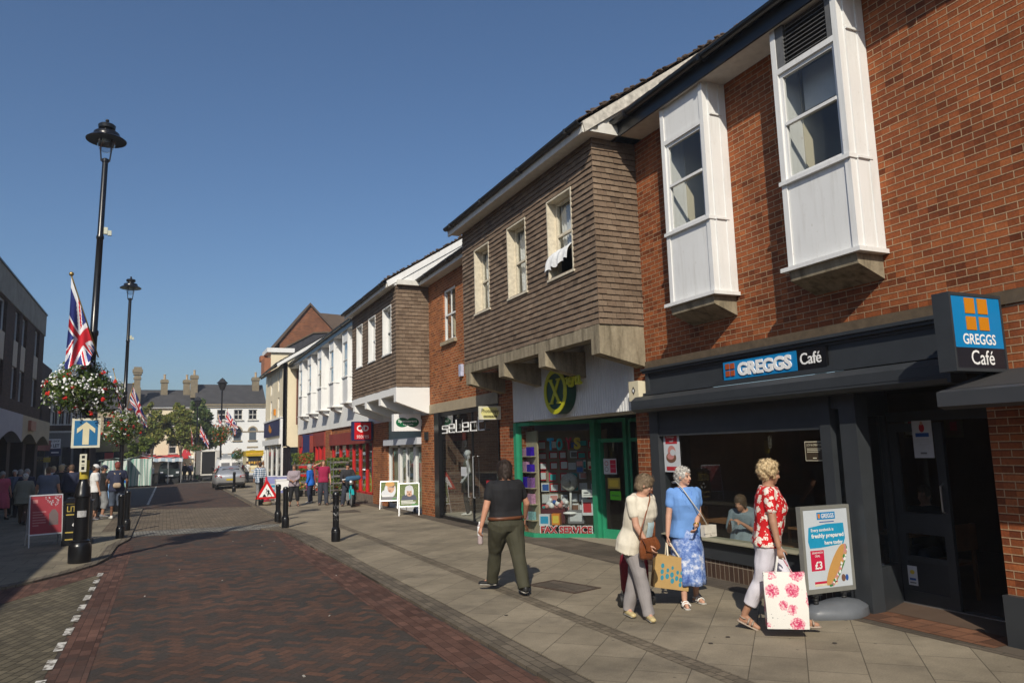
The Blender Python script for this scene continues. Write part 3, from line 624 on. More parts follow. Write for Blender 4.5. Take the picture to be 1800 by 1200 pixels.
q = MB(); q.grid(blow, 50, 14); part('blown_curtain', q, M['net'], toy, 'white lace curtain blowing out of the open sash', smooth=True)
b = MB(); room(b, TX+.3, 9, ty0+.1, ty1-.1, 4.0, 6.9); part('upper_room', b, mat('grey_room', (.2, .2, .2), .9, .05, 2), toy)
b = MB(); b.box(TX-.02, TX+.2, ty0-.0, ty1, 3.70, 3.92); b.box(TX+.2, FX, ty0, ty0+.24, 3.60, 3.92); part('ring_beam', b, M['conc'], toy)
b = MB(); b.box(TX+.2, FX+.2, ty0+.24, ty1, 3.84, 3.9); part('overhang_soffit', b, M['conc'], toy)
bracketrow(toy, TX-.022, FX+.2, [ty0+.125, 12.33, 14.2, 16.1], .27, 3.71, 3.43, 3.2, M['conc'])
rf, vg = roofslab(toy, 6.02, 7.28, .684, 10.0, 16.58, 11.4, M['rooftile'], lump=1); split_parts('bargeboard', vg, M['mosswood'], toy)
gutter(toy, 6.03, 7.27, 10.02, 16.56, M['blackmat'], .07)
b = MB(); b.box(6.08, 6.11, 10.03, 16.55, 7.08, 7.26); part('fascia_board', b, M['offwhite'], toy); b = MB(); b.box(6.11, TX, 10.03, 16.55, 7.12, 7.15); b.box(TX, FX+.3, 10.03, ty0, 7.12, 7.3); part('soffit', b, M['offwhite'], toy)
b = MB(); b.prism([(6.15, 10.06, 7.15), (7.6, 10.06, 8.1), (7.6, 10.06, 7.15)], (0, .06, 0)); part('gable_board', b, M['mosswood'], toy)
# toy shop front
b = MB(); b.box(FX, FX+.12, 10.62, 15.5, 2.52, 3.84)
y = 10.64
while y < 15.5: b.box(FX-.012, FX, y, y+.05, 2.52, 3.84); y += .085
part('ribbed_fascia', b, mat('white_ribbed_panel', (.66, .665, .66), .55, .05, 3), toy)
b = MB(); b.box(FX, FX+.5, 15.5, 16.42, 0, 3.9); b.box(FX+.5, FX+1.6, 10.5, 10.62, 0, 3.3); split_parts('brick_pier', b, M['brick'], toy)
A, B_, Cc, D, Ee = (7.3, 15.48), (7.36, 14.88), (8.42, 13.9), (8.7, 13.12), (8.5, 12.4)
b = MB()
def post(p, w=.06, z0=0, z1=2.5): b.box(p[0]-w, p[0]+w, p[1]-w, p[1]+w, z0, z1)
def rail(p, q, z0, z1, w=.035):
    d = V((q[0]-p[0], q[1]-p[1], 0)); n = V((-d.y, d.x, 0)).normalized()*w
    b.prism([V((p[0], p[1], z0))+n, V((q[0], q[1], z0))+n, V((q[0], q[1], z0))-n, V((p[0], p[1], z0))-n], (0, 0, z1-z0))
post(A, .07); post(Cc, .09); post(D, .06); rail(A, B_, 0, .09); rail(B_, Cc, 0, .09); rail(A, B_, 2.42, 2.5); rail(B_, Cc, 2.42, 2.5); rail(Cc, D, 2.42, 2.5); rail(Cc, D, 2.0, 2.08); rail(Cc, D, 0, .2)
cx = (Cc[0]*.85+D[0]*.15, Cc[1]*.85+D[1]*.15); post(cx, .05, 0, 2.04)
part('green_frame', b, M['green'], toy)
b = MB()
def pane(p, q, z0, z1): b.quad((p[0], p[1], z0), (q[0], q[1], z0), (q[0], q[1], z1), (p[0], p[1], z1))
pane(A, B_, .09, 2.42); pane(B_, Cc, .09, 2.42); pane(cx, D, .2, 2.0); pane(D, (7.45, 10.75), .05, 2.45)
part('shop_window', b, M['glass'], toy)
b = MB(); b.box(FX+.14, 9.6, 10.62, 16.4, 2.5, 2.56); part('recess_ceiling', b, M['offwhite'], toy)
b = MB(); room(b, 7.9, 10.5, 10.7, 16.3, .012, 2.5); part('shop_room', b, mat('toy_shop_wall', (.28, .24, .18), .9, .1, 2), toy)
# ---------------------------------------------------------------- brick house over the fashion shop
fas = thing('brick_house', (FX, 19, 0), 'narrow orange brick house with one sash window above the fashion shop', 'building')
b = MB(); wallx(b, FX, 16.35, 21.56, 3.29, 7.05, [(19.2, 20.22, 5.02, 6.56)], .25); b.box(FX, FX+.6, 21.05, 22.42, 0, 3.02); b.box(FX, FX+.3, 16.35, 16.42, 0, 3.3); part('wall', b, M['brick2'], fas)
b = MB(); b.box(FX-.02, FX+.4, 16.4, 21.58, 3.02, 3.29); part('lintel', b, M['lintel'], fas)
b = MB(); b.box(FX-.09, FX+.1, 19.12, 20.3, 4.92, 5.02); part('sill', b, M['lintel'], fas)
sash(fas, FX+.05, 19.2, 20.22, 5.02, 6.56, M['white'], M['wglass'], .07, vert=1)
b = MB(); room(b, FX+.26, 8.4, 18.2, 20.5, 4.2, 6.9); part('upper_room', b, M['roomcream'], fas)
b = MB(); b.box(6.95, FX, 16.4, 21.5, 6.98, 7.02); part('soffit', b, M['offwhite'], fas); b = MB(); b.box(6.92, 6.95, 16.4, 21.5, 6.95, 7.12); part('fascia_board', b, M['offwhite'], fas)
gutter(fas, 6.86, 7.13, 16.4, 21.52, M['blackmat'], .07); rf, vg = roofslab(fas, 6.84, 7.13, .6, 16.4, 21.9, 11.4, M['slate'])
b = MB(); b.box(7.2, 7.34, 20.66, 21.05, 0, 3.02); b.box(7.26, 7.34, 16.42, 20.66, 0, .09); b.box(7.26, 7.34, 16.42, 20.66, 2.9, 3.02); b.box(7.26, 7.34, 16.42, 16.5, .09, 2.9); b.box(7.27, 7.32, 18.2, 18.24, .09, 2.9); part('shopfront', b, M['black'], fas)
b = MB()
for a, c in ((18.24, 20.66), (16.5, 18.2)): b.quad((7.3, a, .09), (7.3, c, .09), (7.3, c, 2.9), (7.3, a, 2.9))
part('shop_window', b, M['glass'], fas)
b = MB(); b.tube([(7.26, 18.4, .7), (7.22, 18.4, .7), (7.22, 18.4, 1.75), (7.26, 18.4, 1.75)], .018); b.tube([(7.26, 18.05, .7), (7.22, 18.05, .7), (7.22, 18.05, 1.75), (7.26, 18.05, 1.75)], .018); part('door_handle', b, M['steel'], fas)
b = MB(); room(b, 7.4, 11, 16.5, 21.0, .012, 2.98); b.box(9.4, 9.5, 17.6, 21, .012, 2.98); part('shop_room', b, brick('reflected_brick', (.16, .085, .055), (.12, .06, .04), (.2, .16, .12)), fas)  # brick colour on the room stands in for brickwork reflected in the glass
b = MB(); b.box(7.4, 9.4, 16.6, 20.95, .014, .12); part('display_plinth', b, mat('pale_plinth', (.45, .4, .32), .7, .1, 3), fas)
sg = thing('shop_sign', (7.22, 18.7, 2.4), 'white outline lettering of the fashion shop across its glass', 'sign')
b = MB()
def stroke(pts, off):
    b.tube([(7.215, 20.33-(off+px), 2.41+pz) for px, pz in pts], .02, 5)
Hh = .2
stroke([(.42, .2), (0, .2), (0, .11), (.38, .1), (.38, 0), (-.02, 0)], 0)
stroke([(0, .11), (.4, .11), (.4, .22), (0, .22), (0, 0), (.4, 0)], .56)
stroke([(0, .34), (0, 0), (.38, 0)], 1.12)
stroke([(0, .11), (.4, .11), (.4, .22), (0, .22), (0, 0), (.4, 0)], 1.62)
stroke([(.4, .22), (0, .22), (0, 0), (.4, 0)], 2.18)
stroke([(0, .34), (0, 0), (.36, 0)], 2.74); stroke([(0, .22), (.3, .22)], 2.74)
part('lettering', b, M['signwhite'], sg)
# ---------------------------------------------------------------- second tile-hung house over the opticians
opt = thing('tile_hung_house', (6.22, 24.5, 0), 'smaller brown tile-hung house on white brackets above the opticians', 'building')
OX, oy0, oy1 = 6.22, 21.56, 27.4
wins = [(22.05, 23.05, 4.95, 6.45), (23.98, 24.9, 4.95, 6.45), (25.8, 26.65, 4.95, 6.45)]
tilehang(opt, OX, oy0, oy1, 3.85, 6.95, wins, FX, M['tile'], course=.115, tw=.2, seed=5)
b = MB(); wallx(b, OX+.01, oy0+.01, oy1, 3.85, 7.05, wins, .2); wally(b, oy0+.01, OX+.01, FX, 3.85, 7.05, (), .1); part('wall', b, M['timber'], opt)
for a, c, d, e in wins:
    b = MB(); b.box(OX-.03, OX+.22, a, a+.03, d, e).box(OX-.03, OX+.22, c-.03, c, d, e).box(OX-.03, OX+.22, a+.03, c-.03, e-.03, e).box(OX-.05, OX+.22, a-.03, c+.03, d-.04, d); part('reveal', b, M['white'], opt)
    sash(opt, OX+.13, a+.03, c-.03, d, e-.03, M['white'], M['wglass'], .06)
b = MB(); room(b, OX+.3, 8.9, oy0+.1, oy1-.1, 4.0, 6.9); part('upper_room', b, M['roomcream'], opt)
b = MB(); b.box(OX-.02, OX+.2, oy0, oy1, 3.62, 3.85); b.box(OX+.2, FX, oy0, oy0+.22, 3.4, 3.85); part('ring_beam', b, M['whitewall'], opt)
b = MB(); b.box(OX+.2, FX+.2, oy0+.22, oy1, 3.76, 3.83); b.box(FX+.02, FX+.2, oy0+.22, 28.4, 3.0, 3.76); part('overhang_soffit', b, M['whitewall'], opt)
bracketrow(opt, OX-.022, FX+.02, [oy0+.12, 23.45, 25.3, 27.1], .25, 3.63, 3.4, 3.05, M['whitewall'])
rf, vg = roofslab(opt, 5.86, 7.08, .62, 21.5, 27.5, 10.8, M['rooftile'], lump=1); split_parts('bargeboard', vg, M['white'], opt)
b = MB(); b.prism([(5.95, 21.53, 6.95), (7.0, 21.53, 6.95), (9.2, 21.53, 8.9), (8.6, 21.53, 8.62), (6.05, 21.53, 7.05)], (0, .03, 0)); part('gable_board', b, M['white'], opt)
gutter(opt, 5.87, 7.06, 21.62, 27.55, M['blackmat'], .07)
b = MB(); b.box(5.93, 5.96, 21.62, 27.5, 6.88, 7.05); part('fascia_board', b, M['offwhite'], opt); b = MB(); b.box(5.96, OX, 21.56, 27.5, 6.92, 6.95); b.box(OX, FX, 21.4, oy0, 6.95, 7.1); part('soffit', b, M['offwhite'], opt)
b = MB(); b.box(FX, FX+.5, 26.35, 28.45, 0, 3.0); part('brick_pier', b, M['brick2'], opt)
b = MB(); b.box(7.3, 7.4, 22.42, 26.35, 2.35, 3.0); part('fascia', b, mat('pale_green_fascia', (.33, .42, .36), .6, .06, 2), opt)
b = MB(); b.box(7.1, 7.4, 22.42, 26.4, 2.14, 2.35); part('lower_fascia', b, mat('pale_grey_fascia', (.52, .55, .6), .6, .06, 2), opt)
b = MB()
for y, w in ((26.28, .12), (24.95, .3), (24.2, .08), (23.2, .3), (22.42, .1)): b.box(7.3, 7.4, y, y+w*.8, 0, 2.14)
b.box(7.3, 7.4, 22.42, 26.35, 2.06, 2.14); b.box(7.3, 7.4, 22.42, 26.35, 0, .12)
part('window_frame', b, M['white'], opt)
b = MB(); b.quad((7.36, 22.45, .1), (7.36, 26.3, .1), (7.36, 26.3, 2.1), (7.36, 22.45, 2.1)); part('shop_window', b, M['glass'], opt)
b = MB(); b.quad((7.5, 22.42, .05), (7.5, 26.35, .05), (7.5, 26.35, 2.2), (7.5, 22.42, 2.2)); part('blind', b, mat('beige_blind', (.5, .45, .28), .85, .06, 2), opt)
# ---------------------------------------------------------------- white block over the red store
qd = thing('white_shop_block', (FX, 37, 0), 'long white block with five boxed bay windows above a red store', 'building')
bz = [31.65, 34.55, 37.5, 40.4, 43.25]
b = MB(); wallx(b, FX, 27.4, 46.6, 3.08, 7.2, [(y-.45, y+.45, 4.15, 7.0) for y in bz], .25); wally(b, 46.55, FX, FX+3, 3.08, 7.2, (), .05); part('wall', b, M['whitewall'], qd)
for y in bz: xbay(qd, 6.85, FX, y-.53, y+.53, 4.04, 7.12, 5.2, 6.62, 5.86, narrow=True)
b = MB(); room(b, FX+.26, 10, 28, 46, 4, 6.95); part('upper_room', b, mat('grey_blue_room', (.24, .26, .28), .9, .05, 2), qd)
b = MB(); b.box(6.8, FX, 27.5, 46.8, 7.12, 7.16); part('soffit', b, M['whitewall'], qd)
b = MB(); b.box(6.77, 6.8, 27.5, 46.9, 7.1, 7.34); part('fascia_board', b, M['black'], qd); gutter(qd, 6.72, 7.36, 27.5, 46.9, M['black'], .06)
rf, vg = roofslab(qd, 6.66, 7.38, .6, 27.6, 46.9, 11, M['slate'])
b = MB(); b.box(FX+.08, FX+.3, 28.45, 46.6, 2.75, 3.07); b.box(FX+.02, FX+.5, 36.7, 38.0, 0, 3.07); b.box(FX+.02, FX+.3, 45.9, 46.6, 0, 3.07); part('brick_band', b, M['brick2'], qd)
b = MB(); b.box(FX-.06, FX+.2, 28.45, 36.7, 2.33, 2.8); b.box(FX-.1, FX+.2, 28.45, 36.7, 2.28, 2.33); b.box(FX-.04, FX+.07, 38.0, 42.2, 2.3, 3.0); b.box(FX-.02, FX+.07, 43, 46, 2.35, 3.0); part('fascia', b, M['redbrown'], qd)
b = MB()
for y in (28.55, 29.6, 30.75, 31.95, 33.2, 34.6, 36.2): b.box(FX+.02, FX+.12, y, y+.11, .3, 2.3)
b.box(FX+.02, FX+.12, 28.45, 36.7, .3, .38)
for y in (38.1, 39.4, 40.4, 41.6): b.box(FX-.02, FX+.1, y, y+.25, .0, 2.3)
for y in (43, 44.2, 45.2, 45.8): b.box(FX, FX+.1, y, y+.16, .5, 2.35)
split_parts('red_post', b, M['red'], qd)
b = MB(); b.quad((FX+.09, 28.5, .38), (FX+.09, 36.7, .38), (FX+.09, 36.7, 2.3), (FX+.09, 28.5, 2.3)); b.quad((FX+.09, 38.1, .1), (FX+.09, 45.9, .1), (FX+.09, 45.9, 2.35), (FX+.09, 38.1, 2.35)); part('shop_window', b, M['glass'], qd)
b = MB(); b.box(FX, FX+.2, 28.45, 36.7, 0, .3); part('brick_plinth', b, mat('grey_brick_plinth', (.2, .15, .115), .9, .25, 5), qd)
b = MB(); room(b, FX+.3, 11, 28.6, 46, .012, 2.75); b.box(9.2, 9.3, 30, 46, .012, 2.75); part('shop_room', b, mat('store_wall', (.3, .28, .24), .9, .1, 2), qd)
b = MB(); b.tube([(FX-.04, 46.75, 7.0), (FX-.04, 46.75, 3.7)], .05); part('downpipe', b, mat('rusty_pipe', (.16, .05, .03), .7, .2, 4), qd)
# ---------------------------------------------------------------- cream corner house
crm = thing('cream_house', (6.9, 50, 0), 'tall cream rendered house with slate roof and a navy shop fascia', 'building')
b = MB(); slots = [(48.7, 49.4, 5.9, 7.2), (52.3, 53.1, 5.9, 7.2), (48.7, 49.4, 4.1, 5.5), (52.3, 53.1, 4.1, 5.5)]
wallx(b, 6.42, 47.0, 54.9, 2.4, 7.5, slots, .25); wally(b, 47.0, 6.42, 7.6, 2.35, 7.9, (), .1); part('wall', b, M['cream'], crm)
for a, c, d, e in slots: sash(crm, 6.47, a, c, d, e, M['white'], M['wglass'], .09)
b = MB(); b.box(6.5, 9, 55.4, 55.5, 0, 7.5); b.box(6.75, 6.8, 47.2, 55.4, 3.9, 7.3); part('inner_wall', b, M['greywall'], crm)
b = MB(); b.box(6.3, 6.42, 47.3, 55.5, 3.1, 4.1); part('fascia', b, M['navy'], crm); b = MB(); b.box(6.28, 6.45, 47.0, 47.3, 2.9, 4.15); b.box(6.2, 6.45, 47.0, 55.5, 2.55, 2.9); b.box(6.25, 6.45, 47.0, 55.5, 4.1, 4.2)
for y in (47.0, 49.2, 51.6, 54, 55.2): b.box(6.36, 6.46, y, y+.3, 0, 2.55)
part('white_frame', b, M['white'], crm)
b = MB(); b.quad((6.43, 47, .1), (6.43, 55.4, .1), (6.43, 55.4, 2.55), (6.43, 47, 2.55)); b.box(6.44, 6.9, 47.05, 47.1, 0, 2.5); part('shop_window', b, M['dglass'], crm)
b = MB(); b.obox((6.29, 52.2, 3.62), (.006, 0, 0), (0, .45, .1), (0, -.1, .2)); b.obox((6.288, 51.6, 3.5), (.006, 0, 0), (0, .2, 0), (0, 0, .12)); part('emblem', b, M['orange'], crm)
rf, vg = roofslab(crm, 5.95, 7.45, .62, 46.9, 55.7, 10.5, M['slate']); split_parts('bargeboard', vg, M['white'], crm); gutter(crm, 5.97, 7.42, 46.9, 55.7, M['black'], .08)
b = MB(); b.tube([(6.35, 46.94, 7.2), (6.55, 46.92, 7.1), (6.58, 46.92, 6.9), (6.58, 46.92, 2.5), (6.9, 46.92, 2.3)], .038); part('downpipe', b, M['black'], crm)
b = MB(); b.prism([(6.9, 46.88, 7.45), (8.6, 46.88, 8.8), (8.8, 46.88, 8.5), (7.6, 46.88, 7.45)], (0, .04, 0)); part('flashing', b, M['lead'], crm)
b = MB(); b.obox((6.36, 50.4, 3.9+.75), (.06, 0, 0), (0, .14, 0), (0, 0, .2)); part('alarm_box', b, M['orange'], crm)
# white parapet house and brick gable further back
b = MB(); par = thing('parapet_house', (7, 58, 0), 'white house with a flat overhanging cornice behind the cream house', 'building')
b.box(6.75, 8.3, 56, 58.6, 0, 9.3); part('wall', b, M['cream'], par); b = MB(); b.box(6.45, 8.4, 55.8, 58.8, 9.3, 9.62); part('cornice', b, M['white'], par)
b = MB(); b.box(6.3, 6.75, 56, 58, 7.8, 8.9); b.box(6.25, 6.7, 58, 59, 8.9, 9.3); part('gutter', b, mat('terracotta', (.3, .12, .06), .8, .2, 3), par)
gab = thing('brick_gable_house', (11, 66, 0), 'tall red brick gable rising above the cream roof', 'building')
b = MB(); b.prism([(8.4, 64, 0), (14.9, 64, 0), (14.9, 64, 10.4), (10.85, 64, 14.5), (8.4, 64, 11.5)], (0, 5, 0)); part('wall', b, M['brickG'], gab)
b = MB(); b.prism([(7.4, 63.8, 10.35), (10.85, 63.8, 14.72), (10.85, 63.8, 14.5), (7.6, 63.8, 10.3)], (0, 5.4, 0)); b.prism([(15.1, 63.8, 10.2), (10.85, 63.8, 14.72), (10.85, 63.8, 14.5), (14.9, 63.8, 10.2)], (0, 5.4, 0)); b.prism([(11.2, 66, 14.3), (18, 66, 14.0), (18, 66, 10), (13, 66, 10)], (0, 8, 0)); part('roof', b, M['rooftile'], gab)
cl = thing('slate_clad_house', (9.5, 58.5, 0), 'dark slate clad gable wall in front of the brick gable', 'building')
b = MB(); b.prism([(7.9, 58, 0), (12.5, 58, 0), (12.5, 58, 11.0), (11.8, 58, 11.25), (10.1, 58, 11.1), (7.9, 58, 9.8)], (0, 4, 0)); part('wall', b, mat('dark_slate_cladding', (.035, .034, .04), .75, .4, 5), cl)
b = MB(); b.prism([(7.8, 57.9, 9.8), (10.1, 57.9, 11.12), (11.9, 57.9, 11.27), (11.9, 57.9, 11.37), (10.1, 57.9, 11.22), (7.8, 57.9, 9.9)], (0, 4.2, 0)); part('coping', b, M['timber'], cl)
# ---------------------------------------------------------------- left side buildings
L1 = thing('brown_office_block', (-6, 36, 0), 'tall dark brown brick block with beige window strips and arched shop canopy', 'building')
LX, ly0, ly1, LH = -6.0, 26.5, 45.3, 9.6
cols = [(28.2, 29.4), (31.2, 32.4), (33.6, 35.3), (37.15, 38.3), (38.95, 40.2), (42.5, 43.9)]
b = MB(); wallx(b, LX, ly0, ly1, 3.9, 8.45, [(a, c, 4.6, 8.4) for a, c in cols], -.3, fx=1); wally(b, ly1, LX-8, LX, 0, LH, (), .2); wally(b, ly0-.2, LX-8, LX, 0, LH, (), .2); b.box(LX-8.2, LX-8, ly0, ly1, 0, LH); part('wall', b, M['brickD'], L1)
b = MB(); b.box(LX-.3, LX+.05, ly0-.2, ly1+.22, 8.45, LH-.05); part('parapet', b, mat('stained_concrete', (.27, .25, .205), .9, .25, 1.5, bump=.2), L1)
b = MB(); b.box(LX-8, LX+.1, ly0-.22, ly1+.25, LH-.05, LH+.02); part('coping', b, M['charcoal'], L1)
for a, c in cols:
    for z0, z1 in ((4.6, 6.0), (7.1, 8.4)):
        f = MB(); X = LX-.12
        f.box(X-.05, X, a, a+.09, z0, z1).box(X-.05, X, c-.09, c, z0, z1).box(X-.05, X, a+.09, c-.09, z0, z0+.07).box(X-.05, X, a+.09, c-.09, z1-.07, z1).box(X-.045, X-.005, (a+c)/2-.04, (a+c)/2+.04, z0+.07, z1-.07)
        w = part('window', f, M['alu'], L1); p = MB(); p.quad((X-.03, a, z0), (X-.03, c, z0), (X-.03, c, z1), (X-.03, a, z1)); part('pane', p, M['dglass'], w)
    f = MB(); f.box(LX-.2, LX-.02, a, c, 6.0, 7.1); part('beige_panel', f, mat('beige_panel', (.5, .44, .34), .8, .08, 2), L1)
# arched canopy
def arch(y0, y1, zt, zs, zc, m, name):
    n = 10; poly = [(LX+.5, y0, zt), (LX+.5, y1, zt)]+[(LX+.5, y1+(y0-y1)*i/n, zs+(zc-zs)*math.sin(math.pi*i/n)) for i in range(n+1)]
    q = MB(); q.prism(poly, (-.5, 0, 0)); part(name, q, m, L1)
cm1, cm2 = mat('canopy_grey', (.42, .42, .45), .8, .08, 2), mat('canopy_beige', (.46, .4, .27), .8, .1, 2)
for a, c, m in ((28, 32.6, cm1), (32.6, 37.2, cm1), (37.2, 41.2, cm2), (41.2, 45.3, cm2)): arch(a, c, 3.9, 2.75, 3.15, m, 'arched_canopy')
b = MB()
for y in (28, 32.6, 37.2, 41.0, 44.6): b.box(LX-.6, LX, y, y+.75, 0, 3.2)
split_parts('pier', b, mat('brown_pier', (.06, .042, .035), .85, .2, 3), L1)
b = MB(); b.box(LX-2.2, LX-2.1, 27, 45.2, 0, 3.9); b.box(LX-2.2, LX-.3, 27, 45.2, 3.8, 3.9); part('recessed_shopfront', b, M['dglass'], L1)
sg = MB(); sg.box(LX+.5, LX+.62, 38.6, 40.0, 3.3, 3.72); solo('shop_sign', sg, mat('red_orange_sign', (.33, .11, .06), .5, .1, 6), 'small reddish square sign on the beige arched canopy', 'sign', (LX+.5, 39.3, 3.3))
L0 = thing('low_shop_row', (-6, 10, 0), 'low brick shop row at the near left end of the street', 'building')
b = MB(); wallx(b, -6, -9, 26.2, 0, 5.75, [(y, y+2.6, .5, 2.5) for y in range(-8, 24, 4)]+[(y+.6, y+1.8, 3.6, 4.9) for y in range(-8, 24, 4)], -.25); b.box(-12, -6.25, -9, 26.2, 5.55, 5.75); part('wall', b, M['brick2'], L0)
b = MB(); b.quad((-6.15, -9, 0), (-6.15, 26.2, 0), (-6.15, 26.2, 5.5), (-6.15, -9, 5.5)); part('panes', b, M['dglass'], L0)
b = MB(); b.box(-6, -5.9, -9, 26.2, 2.6, 3.2); part('fascia', b, M['offwhite'], L0)
L2 = thing('brown_terrace', (-8.5, 64, 0), 'lower dark brick building beyond the far end of the brown block', 'building')
b = MB(); wallx(b, -8.5, 59, 69.6, 2.9, 9.2, [(60.5, 62, 4.6, 6.6), (64, 65.5, 4.6, 6.6)], -.2); wally(b, 58.8, -14, -8.5, 0, 9.2, (), .2); b.box(-14, -8.7, 59, 69.6, 9.1, 9.25); part('wall', b, M['brickD'], L2)
b = MB(); b.box(-8.7, -8.6, 59, 69.6, 0, 8); part('panes', b, M['dglass'], L2); b = MB(); b.box(-8.5, -8.1, 59, 69.6, 2.7, 3.5); part('fascia', b, M['redbrown'], L2)
L3 = thing('corner_shop_building', (-7.5, 70, 0), 'dark brick building with four white sash windows above a grey shopfront', 'building')
wx = [(-8.5+.47*k, -8.18+.47*k) for k in range(5)]
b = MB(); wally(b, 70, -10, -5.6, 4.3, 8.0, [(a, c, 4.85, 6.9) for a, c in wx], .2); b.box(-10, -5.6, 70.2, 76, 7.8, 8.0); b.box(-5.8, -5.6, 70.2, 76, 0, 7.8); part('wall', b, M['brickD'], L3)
for a, c in wx:
    f = MB(); f.box(a, a+.16, 70.05, 70.15, 4.85, 6.9).box(c-.05, c, 70.05, 70.15, 4.85, 6.9).box(a-.06, c+.06, 69.9, 70.1, 4.75, 4.85).box(a, c, 70.05, 70.12, 5.8, 5.9); w = part('window', f, M['offwhite'], L3)
    p = MB(); p.quad((a, 70.13, 4.85), (c, 70.13, 4.85), (c, 70.13, 6.9), (a, 70.13, 6.9)); part('pane', p, M['dglass'], w)
b = MB(); b.box(-10, -5.6, 69.7, 70, 4.15, 4.3); part('cornice', b, M['offwhite'], L3)
b = MB(); b.box(-10, -5.6, 69.8, 70, 3.0, 4.15)
for x in (-8.6, -7.7, -6.9, -6.0): b.box(x, x+.16, 69.85, 70.05, 0, 3.0)
part('grey_shopfront', b, mat('grey_fascia', (.17, .17, .165), .7, .1, 2), L3)
b = MB(); b.quad((-10, 70.06, 0), (-5.6, 70.06, 0), (-5.6, 70.06, 3.0), (-10, 70.06, 3.0)); part('shop_window', b, M['dglass'], L3)
sg = thing('letting_board', (-8, 68, 2.9), 'white board reading TO LET fixed over the grey shopfront', 'sign')
b = MB(); b.box(-8.5, -7.45, 67.95, 68, 2.88, 3.62); part('board', b, M['signwhite'], sg)
b = MB(); addtxt(b, 'TO LET', (-7.98, 67.95, 3.1), *NY, .9, .26, .004, off=.03); addtxt(b, 'PRIME SHOP', (-7.98, 67.95, 3.45), *NY, .9, .16, .004, off=.01); part('lettering', b, M['black'], sg)
b = MB(); b.tube([(-8, 68.02, 3.2), (-8, 69.78, 3.2)], .05); part('bracket', b, M['black'], sg)
sg = thing('hanging_sign', (-7.9, 67.5, 2.3), 'navy hanging shop sign below the white letting board', 'sign')
b = MB(); b.box(-8.4, -7.35, 67.5, 67.6, 2.3, 2.84); part('board', b, M['navy'], sg)
b = MB(); b.box(-8.0, -7.5, 67.485, 67.5, 2.52, 2.62); part('lettering', b, M['signwhite'], sg); b = MB(); b.tube([(-7.9, 67.6, 2.8), (-7.9, 69.78, 2.8)], .04); part('bracket', b, M['black'], sg)
sg = MB(); sg.box(-8.3, -7.85, 66, 66.1, 1.85, 2.2); sg.tube([(-8.3, 66.1, 2.0), (-8.52, 66.3, 2.0)], .03); solo('small_sign', sg, mat('yellow_sign', (.5, .36, .03), .6, .1, 4), 'small yellow sign above the crowd under the navy sign', 'sign', (-8.1, 66, 1.85))

# ---------------------------------------------------------------- buildings closing the street
bank = thing('white_bank_building', (6.6, 90, 0), 'white two-storey building with arched windows and slate roof closing the street', 'building')
ux_ = [3.05+2.12*k for k in range(4)]
uw = [(c-.52+.05, c+.47, 5.85, 7.15) for c in (3.75, 5.62, 7.4, 8.97)]
aw_ = [(5.2, 6.05), (6.95, 7.72), (8.62, 9.36)]
b = MB(); wally(b, 90, 2.9, 10.4, 0, 7.75, [(a, c, 5.95, 7.1) for a, c, _, _ in uw]+[(a, c, 3.62, 4.75) for a, c in aw_], .25); b.box(2.9, 10.4, 98, 98.2, 0, 7.75); b.box(2.9, 3.1, 90.25, 98, 0, 7.75); b.box(10.2, 10.4, 90.25, 98, 0, 7.75)
part('wall', b, M['whitewall'], bank)
for a, c, z0, z1 in uw:
    f = MB(); Y = 90.1; z0, z1 = 5.95, 7.1
    f.box(a, a+.08, Y, Y+.05, z0, z1).box(c-.08, c, Y, Y+.05, z0, z1).box(a, c, Y, Y+.05, z1-.08, z1).box(a, c, Y, Y+.05, z0, z0+.07).box(a, c, Y-.01, Y+.04, 6.5, 6.57).box((a+c)/2-.03, (a+c)/2+.03, Y, Y+.04, z0, z1).box(a-.12, c+.12, 89.85, 90, 5.83, 5.95); w = part('window', f, M['offwhite'], bank)
    p = MB(); p.quad((a, Y+.03, z0), (c, Y+.03, z0), (c, Y+.03, z1), (a, Y+.03, z1)); part('pane', p, M['dglass'], w)
def archwin(a, c, z0, zs, Y, par_, big=1.):
    n = 12; rr = (c-a)/2; cx_ = (a+c)/2
    f = MB(); pr = [(cx_+(rr+.16)*math.cos(math.pi*i/n), zs+(rr+.16)*math.sin(math.pi*i/n)) for i in range(n+1)]+[(cx_-(rr+.0)*math.cos(math.pi*i/n), zs+rr*math.sin(math.pi*i/n)) for i in range(n+1)]
    for i in range(n):
        p0, p1 = pr[i], pr[i+1]; q0, q1 = (cx_+rr*math.cos(math.pi*i/n), zs+rr*math.sin(math.pi*i/n)), (cx_+rr*math.cos(math.pi*(i+1)/n), zs+rr*math.sin(math.pi*(i+1)/n))
        f.prism([(p0[0], Y-.1, p0[1]), (p1[0], Y-.1, p1[1]), (q1[0], Y-.1, q1[1]), (q0[0], Y-.1, q0[1])], (0, .1, 0))
    f.box(a-.14, c+.14, Y-.14, Y, z0-.12, z0); f.box(a, c, Y+.0, Y+.05, zs-.03, zs+.03)
    w = part('arched_window', f, M['lintel'], par_)
    p = MB(); p.add([(cx_+rr*math.cos(math.pi*i/n), Y-.03, zs+rr*math.sin(math.pi*i/n)) for i in range(n+1)]+[(a, Y-.03, z0), (c, Y-.03, z0)], [tuple(range(n+3))]); part('pane', p, mat('blue_grey_pane', (.1, .12, .14), .15, .1, 3), w)
for a, c in aw_: archwin(a, c, 3.62, 4.7, 90, bank)
for a, c in ((6.85, 7.85), (8.5, 9.5)): archwin(a, c, .2, 1.9, 90, bank)
